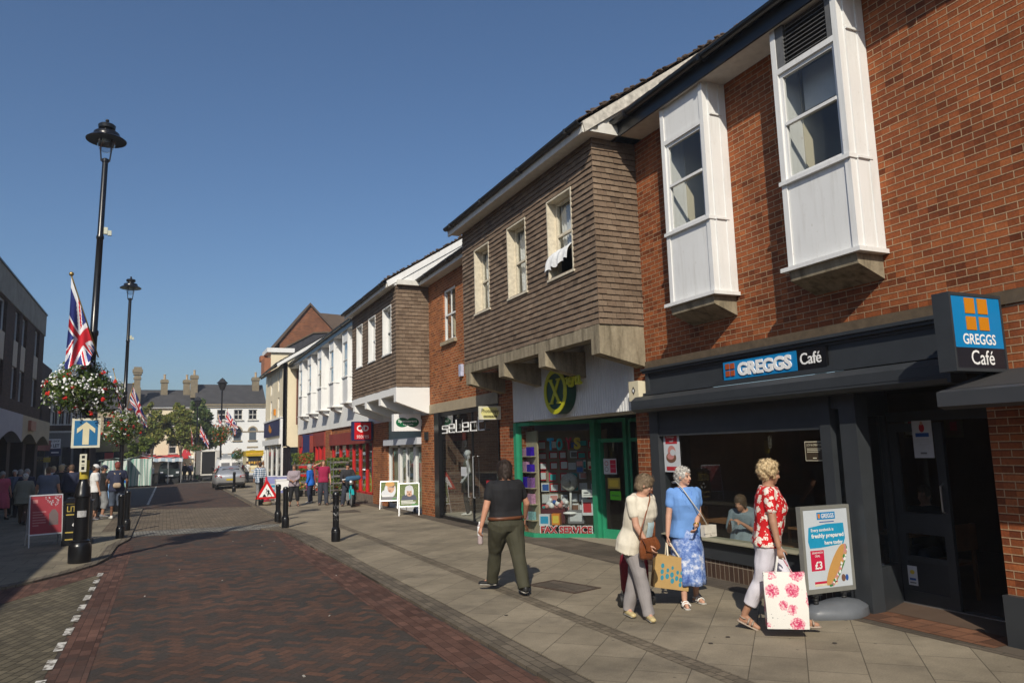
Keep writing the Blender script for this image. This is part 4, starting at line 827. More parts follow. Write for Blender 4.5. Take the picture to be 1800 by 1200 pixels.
b = MB(); b.box(2.8, 10.5, 89.75, 90, 7.6, 7.78); b.box(2.85, 10.45, 89.85, 90, 7.35, 7.45); b.box(2.9, 10.4, 89.93, 90, 4.55, 4.66); b.box(2.9, 10.4, 89.93, 90, 2.1, 2.2); b.box(8.4, 9.6, 89.95, 90, 2.75, 2.92); part('cornice', b, M['lintel'], bank)
b = MB(); b.prism([(2.9, 89.7, 7.75), (2.9, 94.1, 10.3), (2.9, 98.4, 7.75)], (7.5, 0, 0)); part('roof', b, M['slate'], bank)
def chimney(par_, x, y, z0, z1, w, pots, m):
    c = MB(); c.box(x-w, x+w, y-w, y+w, z0, z1-.5); c.box(x-w-.08, x+w+.08, y-w-.08, y+w+.08, z1-.5, z1-.2); c.box(x-w, x+w, y-w, y+w, z1-.2, z1-.1); o = part('chimney', c, m, par_)
    for k in range(pots):
        p = MB(); px_ = x+(k-(pots-1)/2)*.3; p.lathe([(.13, z1-.1), (.11, z1+.4), (.14, z1+.42), (.14, z1+.5)], (px_, y, 0), 8); part('chimney_pot', p, mat('buff_pot', (.42, .31, .19), .8, .15, 5), o)
cb = mat('stock_brick', (.2, .165, .11), .9, .25, 6)
chimney(bank, 9.5, 93, 8.8, 11.2, .38, 1, cb); chimney(bank, 2.75, 92.5, 8.6, 11.3, .38, 1, cb); chimney(bank, 2.0, 94, 8.6, 10.9, .36, 1, cb)
ck = thing('street_clock', (6.58, 89.2, 4.9), 'round white clock on a bracket before the white building', 'clock')
b = MB(); b.lathe([(.1, .0), (.52, .02), (.6, .06), (.6, .3), (.5, .34)], (6.58, 88.8, 5.42), 24, axis=V((0, 1, 0))); part('case', b, M['black'], ck)
b = MB(); b.lathe([(.001, 0), (.5, .0), (.5, .02)], (6.58, 88.76, 5.42), 24, axis=V((0, 1, 0))); part('face', b, M['signwhite'], ck)
b = MB(); b.obox((6.5, 88.74, 5.5), (.14, 0, .07), (0, .006, 0), (-.02, 0, .035)); b.obox((6.68, 88.74, 5.38), (.2, 0, -.06), (0, .006, 0), (.008, 0, .025))
for k in range(12): b.obox((6.58+.42*math.sin(k*R(30)), 88.745, 5.42+.42*math.cos(k*R(30))), (.02, 0, 0), (0, .004, 0), (0, 0, .035))
part('hands', b, M['black'], ck); b = MB(); b.tube([(6.58, 89.1, 5.42), (6.58, 90, 5.42)], .06); part('bracket', b, M['black'], ck)
pub = thing('cream_slate_house', (0, 91, 0), 'cream rendered house with long slate roof partly hidden by the trees', 'building')
b = MB(); ws = [(-1.9, -1.1), (.3, 1.1), (1.9, 2.6)]
wally(b, 91, -3.2, 2.88, 0, 7.5, [(a, c, 5.4, 6.8) for a, c in ws]+[(a, c, 2.4, 3.8) for a, c in ws], .2); b.box(-3.2, -3, 91.2, 99, 0, 7.5); part('wall', b, M['cream'], pub)
for a, c in ws:
    for z0, z1 in ((5.4, 6.8), (2.4, 3.8)):
        f = MB(); Y = 91.08; f.box(a, a+.08, Y, Y+.05, z0, z1).box(c-.08, c, Y, Y+.05, z0, z1).box(a, c, Y, Y+.05, (z0+z1)/2-.03, (z0+z1)/2+.04).box(a-.1, c+.1, 90.85, 91.0, z0-.1, z0); w = part('window', f, M['offwhite'], pub); p = MB(); p.quad((a, Y+.04, z0), (c, Y+.04, z0), (c, Y+.04, z1), (a, Y+.04, z1)); part('pane', p, M['dglass'], w)
b = MB(); b.box(-3.4, 3.0, 90.7, 91, 7.35, 7.55); b.box(-3.2, 2.9, 90.8, 91, 1.75, 2.05); part('cornice', b, M['white'], pub)
b = MB(); b.prism([(-3.4, 90.6, 7.5), (-3.4, 95, 9.7), (-3.4, 99.4, 7.5)], (6.28, 0, 0)); part('roof', b, M['slate'], pub)
chimney(pub, -.35, 94, 8.8, 10.9, .36, 1, cb)
b = MB(); b.prism([(-3.3, 89.3, 1.9), (-3.3, 90.8, 2.2), (-3.3, 90.8, 2.1), (-3.3, 89.3, 1.75)], (5.6, 0, 0)); part('awning', b, mat('red_awning', (.45, .02, .02), .8, .1, 3), pub)
lf = thing('stone_gabled_house', (-6, 88, 0), 'pale stone house with a tall ornate chimney beyond the second lamp', 'building')
b = MB(); wally(b, 88, -10, -3.25, 0, 7.2, [(-5.9, -5.1, 4.8, 6.2), (-8, -7.2, 4.8, 6.2)], .2); b.box(-3.45, -3.25, 88.2, 97, 0, 7.2); part('wall', b, M['lintel'], lf)
b = MB(); b.quad((-10, 88.15, 4), (-4, 88.15, 4), (-4, 88.15, 6.5), (-10, 88.15, 6.5)); part('panes', b, M['dglass'], lf)
b = MB(); b.prism([(-10, 87.6, 7.1), (-10, 92.4, 10.2), (-10, 97, 7.1)], (6.9, 0, 0)); part('roof', b, M['slate'], lf)
c = MB(); x, y = -3.05, 91
for z0, z1, w in ((7.2, 9.6, .38), (9.6, 10.5, .3), (10.5, 10.7, .38), (10.7, 11.0, .32), (11.0, 11.25, .42), (11.25, 11.6, .5), (11.6, 11.85, .38)): c.box(x-w, x+w, y-w, y+w, z0, z1)
part('chimney', c, cb, lf)
bk = thing('brick_shop', (-3.6, 76, 0), 'dark shop with buff upper wall behind the striped stall', 'building')
b = MB(); b.box(-7.5, -2.6, 76, 82, 2.6, 4.2); part('wall', b, mat('buff_wall', (.42, .33, .16), .85, .1, 2), bk); b = MB(); b.box(-7.5, -2.62, 76.1, 82, 0, 2.6); part('dark_front', b, M['dglass'], bk)
b = MB(); b.box(-4.9, -4.2, 75.9, 76, 1.8, 2.5); part('red_sign', b, M['red'], bk)

# ---------------------------------------------------------------- foliage
def leafmat(name, stops, tr=.25):
    g = G(name, .6, 0, .3); r = g.nd('NewGeometry').outputs['Random Per Island']; g.col(g.ramp(r, stops))
    t = g.nd('BsdfTranslucent', {'Color': tuple(q*1.3 for q in stops[-1][1])}).outputs[0]
    mx = g.nd('MixShader', {0: tr, 1: g.b.outputs[0], 2: t}).outputs[0]; g.t.links.new(mx, g.out.inputs[0]); return g.m
M['leaf1'] = leafmat('leaf_olive', [(0, (.10, .14, .028)), (.6, (.2, .235, .05)), (1, (.32, .28, .07))])
M['leaf2'] = leafmat('leaf_dark', [(0, (.05, .095, .03)), (.7, (.095, .145, .045)), (1, (.17, .18, .05))])
M['leaf3'] = leafmat('leaf_lime', [(0, (.09, .14, .02)), (1, (.17, .21, .035))])
M['leafb'] = leafmat('basket_leaf', [(0, (.04, .08, .016)), (.6, (.09, .15, .03)), (1, (.17, .2, .05))])
def leaf(b, p, s, n, rnd):
    a = n.orthogonal().normalized(); c = n.cross(a); t = rnd.random()*6.28; a, c = a*math.cos(t)+c*math.sin(t), c*math.cos(t)-a*math.sin(t)
    b.add([p-a*s, p-c*s*.5, p+a*s, p+c*s*.5+n*s*.15], [(0, 1, 2, 3)])
def rv(rnd): return V((rnd.gauss(0, 1), rnd.gauss(0, 1), rnd.gauss(0, 1))).normalized()
def tree(base, h, trunkh, blobs, m, n, ls, label, seed):
    rnd = random.Random(seed); t = thing('tree', base, label, 'tree', 'trees in the market place'); bx, by, bz = base
    b = MB(); top = V((bx+rnd.uniform(-.2, .2), by, bz+trunkh))
    b.tube([base, V((bx, by, bz+trunkh*.5)), top], [.16, .12, .1], 7)
    for c, r in blobs:
        e = V(base)+V(c); b.tube([top-V((0, 0, rnd.uniform(0, .8))), (top+e)/2+V((0, 0, .2)), e], [.07, .05, .02], 5)
    part('trunk', b, mat('bark', (.07, .055, .04), .9, .3, 10), t)
    f = MB(); tot = sum(r**2 for _, r in blobs)
    for c, r in blobs:
        c = V(base)+V(c); k = int(n*r*r/tot); sub = [c+rv(rnd)*r*rnd.uniform(.45, .95) for _ in range(max(5, int(9*r)))]
        for i in range(k):
            q = rnd.choice(sub); p = q+rv(rnd)*r*.42*rnd.random()**.5; leaf(f, p, ls*rnd.uniform(.6, 1.3), (rv(rnd)+V((0, 0, .6))).normalized(), rnd)
    part('crown', f, m, t, kind=None); return t
tree((-1.1, 76, 0), 8, 2.8, [((0, 0, 3.9), 1.2), ((-.7, 0, 5.0), 1.0), ((.5, .3, 5.5), .8), ((-.4, 0, 6.3), .6), ((.8, 0, 4.4), .8)], M['leaf1'], 3600, .15, 'sparse olive street tree nearest the second lamp', 11)
tree((1.35, 77, 0), 8, 2.4, [((0, 0, 3.8), 1.35), ((-.7, .2, 4.7), 1.1), ((.7, 0, 4.8), 1.1), ((0, 0, 5.8), 1.0), ((-.2, 0, 6.6), .6)], M['leaf1'], 8000, .15, 'full olive green tree in the middle of the row of trees', 12)
tree((3.0, 79, 0), 8.5, 2.4, [((-.2, 0, 4.0), 1.5), ((.8, .2, 4.0), 1.2), ((-.2, 0, 5.4), 1.3), ((.4, 0, 6.1), 1.0), ((-.3, 0, 7.0), .7)], M['leaf2'], 9000, .15, 'dark green tree tallest of the row before the white building', 13)
tree((-2.2, 72, 0), 4, 1.5, [((0, 0, 2.6), .9), ((.4, 0, 3.3), .7), ((-.5, 0, 3.1), .6)], M['leaf3'], 2600, .13, 'small lime green tree behind the striped stall', 14)

# ---------------------------------------------------------------- lamps, flags, baskets
def uj(u, v):
    x, y = (u-.5)*2, v-.5; ax, ay = abs(x), abs(y)
    if ay < .1 or ax < .1: return 1
    if ay < .167 or ax < .167: return 0
    s_ = 1 if x*y > 0 else -1; d = (y-x*.5*s_)*.894; off = .033*(1 if (x > 0) == (s_ > 0) else -1)*s_
    if abs(d-off) < .034: return 1
    if abs(d) < .1: return 0
    return 2
FL = [mat('flag_white', (.75, .75, .76), .8, .05, 5), mat('flag_red', (.52, .012, .022), .8, .08, 5), mat('flag_blue', (.02, .03, .17), .8, .08, 5)]
def flag(p0, p1, fly, fdir, label, hoist=.95, nu=72, nv=40, seed=0, side=V((0, 1, 0)), wrap=.0):
    """drooping union flag on a short raked staff from p0 up to p1"""
    p0, p1 = V(p0), V(p1); t = thing('union_flag', p0, label, 'flag', 'flags on the lamp posts')
    b = MB(); b.tube([p0, p1], .014, 6); b.ball(p1+V((0, 0, .03)), .035, seg=8, rg=6); part('staff', b, mat('brass', (.4, .28, .1), .35, .1, 5, metal=.7), t, smooth=True)
    ax = (p0-p1).normalized(); fdir = V(fdir).normalized(); q0 = p1+ax*.06
    def P(u, v):
        a = q0+ax*hoist*(1-v)*(1-.35*u); c = a+fdir*fly*u
        f = .075*min(1, u*2)*math.sin(7*v+3.5*u+seed)+.04*u*math.sin(15*v+seed*2)
        return c+side*f+V((.05*u*math.sin(9*v+1+seed), 0, .03*u*math.sin(6*v)))
    c = MB(); c.grid(P, nu, nv, mf=uj); part('cloth', c, FL, t, smooth=True)
def petals(b, p, s, n, rnd, k=5):
    a = n.orthogonal().normalized(); c = n.cross(a); o = len(b.v); vs = [p+n*s*.25]
    for i in range(k*2):
        r = s*(1 if i % 2 == 0 else .62); t = math.pi*i/k+rnd.random()*.3; vs.append(p+a*r*math.cos(t)+c*r*math.sin(t))
    b.add(vs, [(0, i+1, (i+1) % (2*k)+1) for i in range(2*k)])
def basket(c, rx, rz, label, nl, nw, nr, seed, ls=.035, wm='signwhite', red=None):
    rnd = random.Random(seed); c = V(c); t = thing('hanging_basket', c-V((0, 0, rz)), label, 'flower basket', 'flower baskets on the lamp posts')
    lumps = [(c+V((rx*.45*math.cos(k*1.05+seed), rx*.45*math.sin(k*1.05+seed), rnd.uniform(-.3, .35)*rz)), rnd.uniform(.55, .75)*rx) for k in range(6)]+[(c+V((0, 0, rz*.3)), rx*.7), (c-V((0, 0, rz*.35)), rx*.55)]
    def surf(inset=0.):
        q, r = rnd.choice(lumps); d = rv(rnd); d.z *= rz/rx*1.05; return q+d*r*(1-inset), d.normalized()
    b = MB(); b.lathe([(.02, -.25*rz), (rx*.3, -.2*rz), (rx*.42, .1*rz), (rx*.42, .15*rz)], c-V((0, 0, .3*rz)), 14); b.tube([c+V((-.02, 0, rz*.2)), c+V((rx*.5, 0, rz*.2))], .02); b.tube([c+V((.02, 0, rz*.2)), c-V((rx*.5, 0, -rz*.2))], .02); part('basket', b, M['black'], t)
    f = MB()
    for i in range(nl):
        p, n = surf(rnd.random()**2*.5); leaf(f, p+rv(rnd)*.03, ls*rnd.uniform(.6, 1.5), (n+rv(rnd)*.8).normalized(), rnd)
    for i in range(40):  # trailing stems
        p, n = surf(); p = p+n*.03
        for k in range(5): p = p+V((n.x*.03, n.y*.03, -.035)); leaf(f, p, ls*.8, rv(rnd), rnd)
    part('foliage', f, M['leafb'], t)
    w = MB()
    i = 0
    while i < nw:
        p, n = surf(-.03); k = rnd.randint(2, 6)
        for _ in range(k): petals(w, p+rv(rnd)*.05, ls*rnd.uniform(.45, .85), (n+rv(rnd)*.5).normalized(), rnd)
        i += k
    part('white_blossom', w, M[wm] if wm in M else wm, t, kind='stuff')
    w = MB()
    for i in range(nr):
        p, n = surf(-.07)
        for _ in range(9): petals(w, p+rv(rnd)*.03, ls*.8, (n+rv(rnd)*.7).normalized(), rnd)
    part('red_blossom', w, red or mat('geranium_red', (.6, .02, .012), .7, .15, 20), t, kind='stuff')
def lantern(t, x, y, z, s=.84):
    b = MB(); b.lathe([(.2, 8.62), (.45, 8.60), (.46, 8.62), (.40, 8.67), (.30, 8.72), (.29, 8.80), (.27, 8.82), (.14, 8.84), (.13, 8.9), (.19, 8.92), (.2, 9.0), (.17, 9.03), (.05, 9.06), (.03, 9.1)], (0, 0, 0), 24)
    b.ball((0, 0, 9.13), .045, seg=10, rg=8); b.v = [V((x+v.x*s, y+v.y*s, z+(v.z-8.1)*s)) for v in b.v]; part('lantern_hood', b, M['black'], t, smooth='auto')
    g_ = MB(); g_.lathe([(.21, 8.61), (.2, 8.5), (.15, 8.38), (.07, 8.31), (.02, 8.3)], (0, 0, 0), 18); g_.v = [V((x+v.x*s, y+v.y*s, z+(v.z-8.1)*s)) for v in g_.v]; part('globe', g_, glass('globe_glass', (.85, .87, .88)), t, smooth=True)
    b = MB()
    for dx in (-.09, .09): b.tube([(x+dx*s, y, z-.02), (x+dx*1.3*s, y, z+.25*s), (x+dx*1.2*s, y, z+.52*s)], .018*s, 6)
    part('lantern_arm', b, M['black'], t)
def lamppost(x, y, label, lean=0., extras=True):
    t = thing('street_lamp', (x, y, 0), label, 'street lamp', 'black street lamps')
    b = MB(); prof = [(.195, 0), (.2, .02), (.2, .30), (.19, .34), (.16, .38), (.165, .41), (.13, .43), (.128, 1.22), (.15, 1.24), (.15, 1.28), (.135, 1.31), (.125, 1.42), (.085, 1.52), (.075, 1.56), (.074, 4.4), (.09, 4.42), (.09, 4.5), (.068, 4.53), (.06, 6.4), (.072, 6.42), (.072, 6.46), (.058, 6.5), (.055, 8.05), (.068, 8.06), (.068, 8.12), (.04, 8.14)]
    b.lathe(prof, (x, y, 0), 20); b.v = [V((v.x+lean*max(0, v.z-1.5), v.y, v.z)) for v in b.v]
    part('post', b, M['black'], t, smooth='auto'); lantern(t, x+lean*6.6, y, 8.1)
    if extras:
        b = MB(); xx = x+lean*5.1; b.box(xx+.06, xx+.13, y-.04, y+.04, 6.52, 6.66); b.box(xx+.13, xx+.2, y-.03, y+.03, 6.5, 6.6); part('sensor', b, mat('sensor_beige', (.5, .52, .42), .5, .05, 5), t)
    return t
lamppost(-1.43, 16.88, 'black lamp post carrying the blue arrow sign', lean=.014)
lamppost(-1.5, 32, 'black lamp post behind the man with the backpack', lean=.008)
def bigflag(p0, p1, zb, label):
    p0, p1 = V(p0), V(p1); t = thing('union_flag', p0, label, 'flag', 'flags on the lamp posts')
    b = MB(); b.tube([p0, p1], .016, 6); b.ball(p1+V((0, 0, .035)), .045, seg=10, rg=8); part('staff', b, mat('brass', (.4, .28, .1), .35, .1, 5, metal=.7), t, smooth=True)
    def P(u, v):
        a = p1+(p0-p1)*(.03+.87*(1-v)); L = a.z-zb-.12*(1-v)+.03*math.sin(9*v)
        f = min(1, u*1.6)
        return a+V((-.012+(.16*(v-.5)*.25+.015*math.sin(8*v))*f, -.06-.5*u*f-.07*math.sin(6.5*v+1+1.5*u)*f-.03*math.sin(17*v+3*u)*f, -L*u))
    c = MB(); c.grid(P, 84, 48, mf=lambda u, v: uj(u, max(.001, min(.999, v-.5*u+.3)))); part('cloth', c, FL, t, smooth=True)
bigflag((-1.27, 16.70, 3.95), (-1.81, 16.70, 5.57), 3.66, 'large union flag drooping above the biggest flower basket')
basket((-1.52, 16.86, 3.36), .63, .58, 'biggest flower basket, white blossom with red geraniums, above the arrow sign', 5200, 1500, 40, 3)
basket((-1.5, 32, 3.1), .68, .72, 'second flower basket along, red and white, on the lamp behind the arrow sign', 2600, 420, 46, 8, .042)
flag((-1.55, 31.9, 4.0), (-1.9, 31.8, 5.3), 1.5, (.18, .2, -.97), 'union flag hanging on the left of the second lamp post', nu=44, nv=24, seed=1.5, hoist=1.0)
flag((-1.45, 31.9, 3.5), (-1.2, 31.8, 4.75), 1.5, (.36, .2, -.9), 'union flag streaming to the right of the second lamp post', nu=44, nv=24, seed=2.5, hoist=.55)
# distant Victorian lamps
def oldlamp(x, y, h, label):
    t = thing('street_lamp', (x, y, 0), label, 'street lamp', 'black street lamps'); b = MB()
    b.lathe([(.16, 0), (.16, .5), (.1, .6), (.09, 1.4), (.06, 1.5), (.055, h-1.1), (.09, h-1.08), (.05, h-1.0), (.05, h-.9)], (x, y, 0), 10); part('post', b, M['black'], t)
    b = MB(); b.lathe([(.14, h-.9), (.3, h-.45), (.34, h-.42), (.4, h-.4), (.2, h-.2), (.16, h-.12), (.05, h-.05), (.02, h)], (x, y, 0), 6); part('lantern', b, M['blackmat'], t); return t
oldlamp(3.62, 58, 7.6, 'black lamp with a six-sided lantern in front of the white building')
oldlamp(2.45, 71, 7.2, 'distant black lamp standing among the trees')
flag((3.5, 57.9, 3.9), (3.35, 57.9, 5.1), 1.3, (.35, 0, -.9), 'union flag on the left side of the six-sided lantern post', nu=30, nv=16, seed=3, hoist=.9)
flag((3.75, 57.9, 3.9), (4.0, 57.9, 5.3), 1.5, (.45, 0, -.8), 'union flag on the right side of the six-sided lantern post', nu=30, nv=16, seed=4, hoist=.8)
flag((2.3, 70.9, 3.0), (1.9, 70.9, 4.6), 1.5, (.1, 0, -.98), 'union flag on the left of the lamp among the trees', nu=30, nv=16, seed=5, hoist=.8)
flag((2.6, 70.9, 3.0), (2.75, 70.9, 4.7), 1.6, (.42, 0, -.85), 'union flag on the right of the lamp among the trees', nu=30, nv=16, seed=6, hoist=.9)
basket((3.66, 57.8, 3.45), .75, .75, 'orange-red flower basket on the six-sided lantern post', 1700, 150, 70, 5, .05, red=mat('orange_bloom', (.5, .09, .02), .7, .2, 9))
basket((4.55, 55, 2.0), .4, .4, 'small flower basket hanging low over the white van', 700, 40, 20, 6, .045, red=mat('dull_red_bloom', (.25, .06, .03), .7, .2, 9))
basket((2.45, 70.8, 2.7), .9, .45, 'low red flower basket on the lamp among the trees', 900, 60, 40, 7, .05, red=mat('dull_red_bloom', (.25, .06, .03), .7, .2, 9))
# arrow sign, name plate, poster on the first lamp
t = thing('arrow_sign', (-1.43, 16.72, 2.2), 'blue one-way sign with a cream upward arrow on a black lamp post', 'road sign')
b = MB(); b.box(-1.66, -1.17, 16.70, 16.72, 2.18, 2.75); part('plate', b, mat('sign_border_cream', (.6, .58, .46), .5, .1, 6), t)
b = MB(); b.quad((-1.615, 16.696, 2.225), (-1.215, 16.696, 2.225), (-1.215, 16.696, 2.705), (-1.615, 16.696, 2.705)); part('blue_face', b, mat('road_sign_blue', (.008, .13, .3), .5, .12, 6), t)
b = MB(); b.add([(-1.47, 16.692, 2.24), (-1.36, 16.692, 2.24), (-1.36, 16.692, 2.55), (-1.26, 16.692, 2.46), (-1.26, 16.692, 2.55), (-1.415, 16.692, 2.68), (-1.57, 16.692, 2.55), (-1.57, 16.692, 2.46), (-1.47, 16.692, 2.55)], [tuple(range(9))]); part('arrow', b, mat('arrow_cream', (.64, .58, .38), .5, .1, 6), t)
b = MB(); b.box(-1.52, -1.34, 16.75, 16.82, 2.3, 2.34); b.box(-1.52, -1.34, 16.75, 16.82, 2.6, 2.64); part('clip', b, M['steel'], t)
t = thing('post_plate', (-1.43, 16.72, 1.72), 'narrow cream plate with dark marks below the arrow sign', 'sign')
b = MB(); b.box(-1.5, -1.38, 16.72, 16.735, 1.72, 2.06); part('plate', b, mat('sign_border_cream', (.6, .58, .46)), t)
b = MB()
for z0, z1 in ((1.76, 1.82), (1.85, 1.86), (1.9, 1.94), (1.98, 2.03)): b.box(-1.465, -1.415, 16.716, 16.72, z0, z1)
part('lettering', b, M['black'], t)
b = MB(); b.prism([(-1.43+.1*math.cos(R(a)), 16.88+.1*math.sin(R(a)), 1.58) for a in range(230, 345, 12)]+[(-1.43+.094*math.cos(R(a)), 16.88+.094*math.sin(R(a)), 1.58) for a in range(340, 226, -12)], (0, 0, .36)); solo('notice', b, mat('yellow_paper', (.42, .32, .03), .8, .15, 20), 'yellow paper notice wrapped round the arrow-sign lamp post', 'notice', (-1.43, 16.8, 1.58))
b = MB(); b.prism([(-1.43+.132*math.cos(R(a)), 16.88+.132*math.sin(R(a)), .86) for a in range(240, 320, 10)]+[(-1.43+.1285*math.cos(R(a)), 16.88+.1285*math.sin(R(a)), .86) for a in range(310, 236, -10)], (0, 0, .12)); solo('sticker', b, mat('torn_paper', (.4, .4, .4), .8, .3, 30), 'torn white sticker on the foot of the arrow-sign lamp post', 'sticker', (-1.43, 16.75, .86))

# ---------------------------------------------------------------- bollards
def bollard_proto():
    t = thing('bollard', (0, 0, 0), 'x', 'bollard', 'black bollards along the kerbs')
    b = MB(); b.lathe([(.098, 0), (.1, .02), (.1, .23), (.095, .25), (.085, .27), (.088, .29), (.07, .31), (.068, .93), (.08, .94), (.08, .965), (.07, .975), (.078, .99), (.078, 1.03), (.06, 1.065), (.02, 1.08)], (0, 0, 0), 20); part('post', b, M['black'], t, smooth='auto')
    b = MB(); b.lathe([(.1005, .2), (.1015, .205), (.1005, .215)], (0, 0, 0), 20); part('collar', b, M['blackmat'], t, smooth=True)
    return t
bp = bollard_proto()
spots = [(3.50, 17.03, 'black bollard scrawled with white marks, standing alone on the kerb'), (2.99, 21.1, 'black bollard at the pavement tip by the setts, nearest the roadworks sign'), (3.06, 23.1, 'black bollard standing just behind another beside the roadworks sign'), (3.42, 43.2, 'black bollard in front of the silver car'), (3.45, 30.9, 'black bollard hidden behind the roadworks sign'), (3.6, 66, 'far black bollard beside the dark van'), (-.95, 21.25, 'black bollard by the man with the backpack, closer to the litter bin'), (-.9, 23.4, 'black bollard by the man with the backpack, beside the granite setts'), (-1.0, 62.5, 'bollard beside the man in white at the stalls'), (-.02, 65, 'bollard at the foot of the man in pink')]
for i, (x, y, lab) in enumerate(spots):
    o = bp if i == 0 else copy_tree(bp); o.location = (x, y, 0); o['label'] = lab
b = MB(); rnd = random.Random(4)
for k in range(44):
    a = R(rnd.uniform(215, 315)); z = rnd.choice((rnd.uniform(.45, .8), rnd.uniform(.56, .62), rnd.uniform(.72, .78))); c = V((3.50+.0705*math.cos(a), 17.03+.0705*math.sin(a), z)); tn = V((-math.sin(a), math.cos(a), 0)); w = rnd.uniform(.004, .012); an = rnd.random()*3
    b.obox(c, tn*w*math.cos(an)+V((0, 0, w*math.sin(an))), V((0, 0, .003)), tn.cross(V((0, 0, 1)))*.001)
solo('scratched_marks', b, mat('scratch_white', (.5, .5, .5), .8), 'white scribbled marks on the bollard standing alone on the kerb', 'graffiti', (3.5, 17.0, .45))
# ---------------------------------------------------------------- people
def remesh(mb, vox, sm=3, disp=None):
    me = bpy.data.meshes.new('tmp'); me.from_pydata([tuple(v) for v in mb.v], [], mb.f); fixn(me)
    o = link(bpy.data.objects.new('tmp', me))
    m = o.modifiers.new('r', 'REMESH'); m.mode = 'VOXEL'; m.voxel_size = vox; m.use_smooth_shade = True
    if sm: m = o.modifiers.new('s', 'SMOOTH'); m.factor = .5; m.iterations = sm
    dg = bpy.context.evaluated_depsgraph_get(); r = bpy.data.meshes.new_from_object(o.evaluated_get(dg)); bpy.data.objects.remove(o); bpy.data.meshes.remove(me)
    if disp:
        amp, fr = disp
        ns = [V(v.normal) for v in r.vertices]
        for v, n in zip(r.vertices, ns):
            p = V(v.co); d = noise.noise(p*fr)+.5*noise.noise(V((p.x, p.y, p.z*.35))*fr*2.3); v.co = p+n*d*amp
    r.polygons.foreach_set('use_smooth', [True]*len(r.polygons)); r.update(); return r
def mpart(name, me, m, parent, label=None, kind=None):
    me.materials.clear()
    for q in (m if isinstance(m, (list, tuple)) else [m]): me.materials.append(q)
    o = link(bpy.data.objects.new(name, me)); o.parent = parent; return tag(o, label, None, None, kind)
def lpart(name, mb, m, parent, smooth=True):
    ms = m if isinstance(m, (list, tuple)) else [m]; me = mkmesh(name, mb.v, mb.f, mb.mi, ms, smooth); fixn(me); o = link(bpy.data.objects.new(name, me)); o.parent = parent; return o
def ik(a, c, l1, l2, pole):
    a, c = V(a), V(c); d = c-a; D = d.length
    if D > (l1+l2)*.999: c = a+d/D*(l1+l2)*.999; d = c-a; D = d.length
    x = (l1*l1-l2*l2+D*D)/(2*D); h = math.sqrt(max(0, l1*l1-x*x)); u = d/D; p = V(pole); p = (p-u*p.dot(u)).normalized()
    return a+u*x+p*h, c
SKIN = {k: mat('skin_'+k, c, .55, .1, 12, local=True) for k, c in dict(fair=(.52, .29, .2), ruddy=(.5, .25, .16), tan=(.36, .19, .12), brown=(.17, .08, .045)).items()}
HAIR = {k: mat('hair_'+k, c, .6, .35, 60, local=True, bump=.6, bs=140) for k, c in dict(white=(.56, .54, .5), grey=(.34, .32, .29), blond=(.55, .42, .24), dark=(.035, .022, .016), brown=(.10, .062, .036), greybrown=(.20, .145, .09), red=(.2, .05, .03)).items()}
def cloth(name, c, var=.1, sc=9, rough=.85): return mat('cloth_'+name, c, rough, var, sc, local=True, bump=.15, bs=220)
def hand(b, w, d, pn, side, s, curl=.5, thick=1.):
    """palm, four bent fingers and a thumb from the wrist w along d; pn faces out of the palm"""
    d, pn = V(d).normalized(), V(pn).normalized(); pn = (pn-d*pn.dot(d)).normalized(); a = d.cross(pn)*side
    pc = w+d*.088*s
    b.caps(w+d*.012*s, .026*s, pc-d*.012*s, .036*s, 10, .42, ref=pn)
    for i, (off, L) in enumerate(((.030, .072), (.0105, .082), (-.0095, .076), (-.028, .06))):
        p = pc+a*off*s; dr = d.copy(); r = .0088*s*thick
        for k, f in enumerate((.45, .32, .23)):
            ang = curl*(.55, .9, .75)[k]*(1+.12*i); dr = (dr*math.cos(ang)+pn*math.sin(ang)).normalized(); q = p+dr*L*f*s; b.caps(p, r, q, r*.9, 7); p = q; r *= .92
    p = w+d*.03*s+a*.026*s; q = p+(a*.75+d*.7+pn*.25).normalized()*.042*s; b.caps(p, .0125*s, q, .011*s, 7); b.caps(q, .0105*s, q+(d*.85+pn*.4+a*.1).normalized()*.034*s, .0085*s, 7)
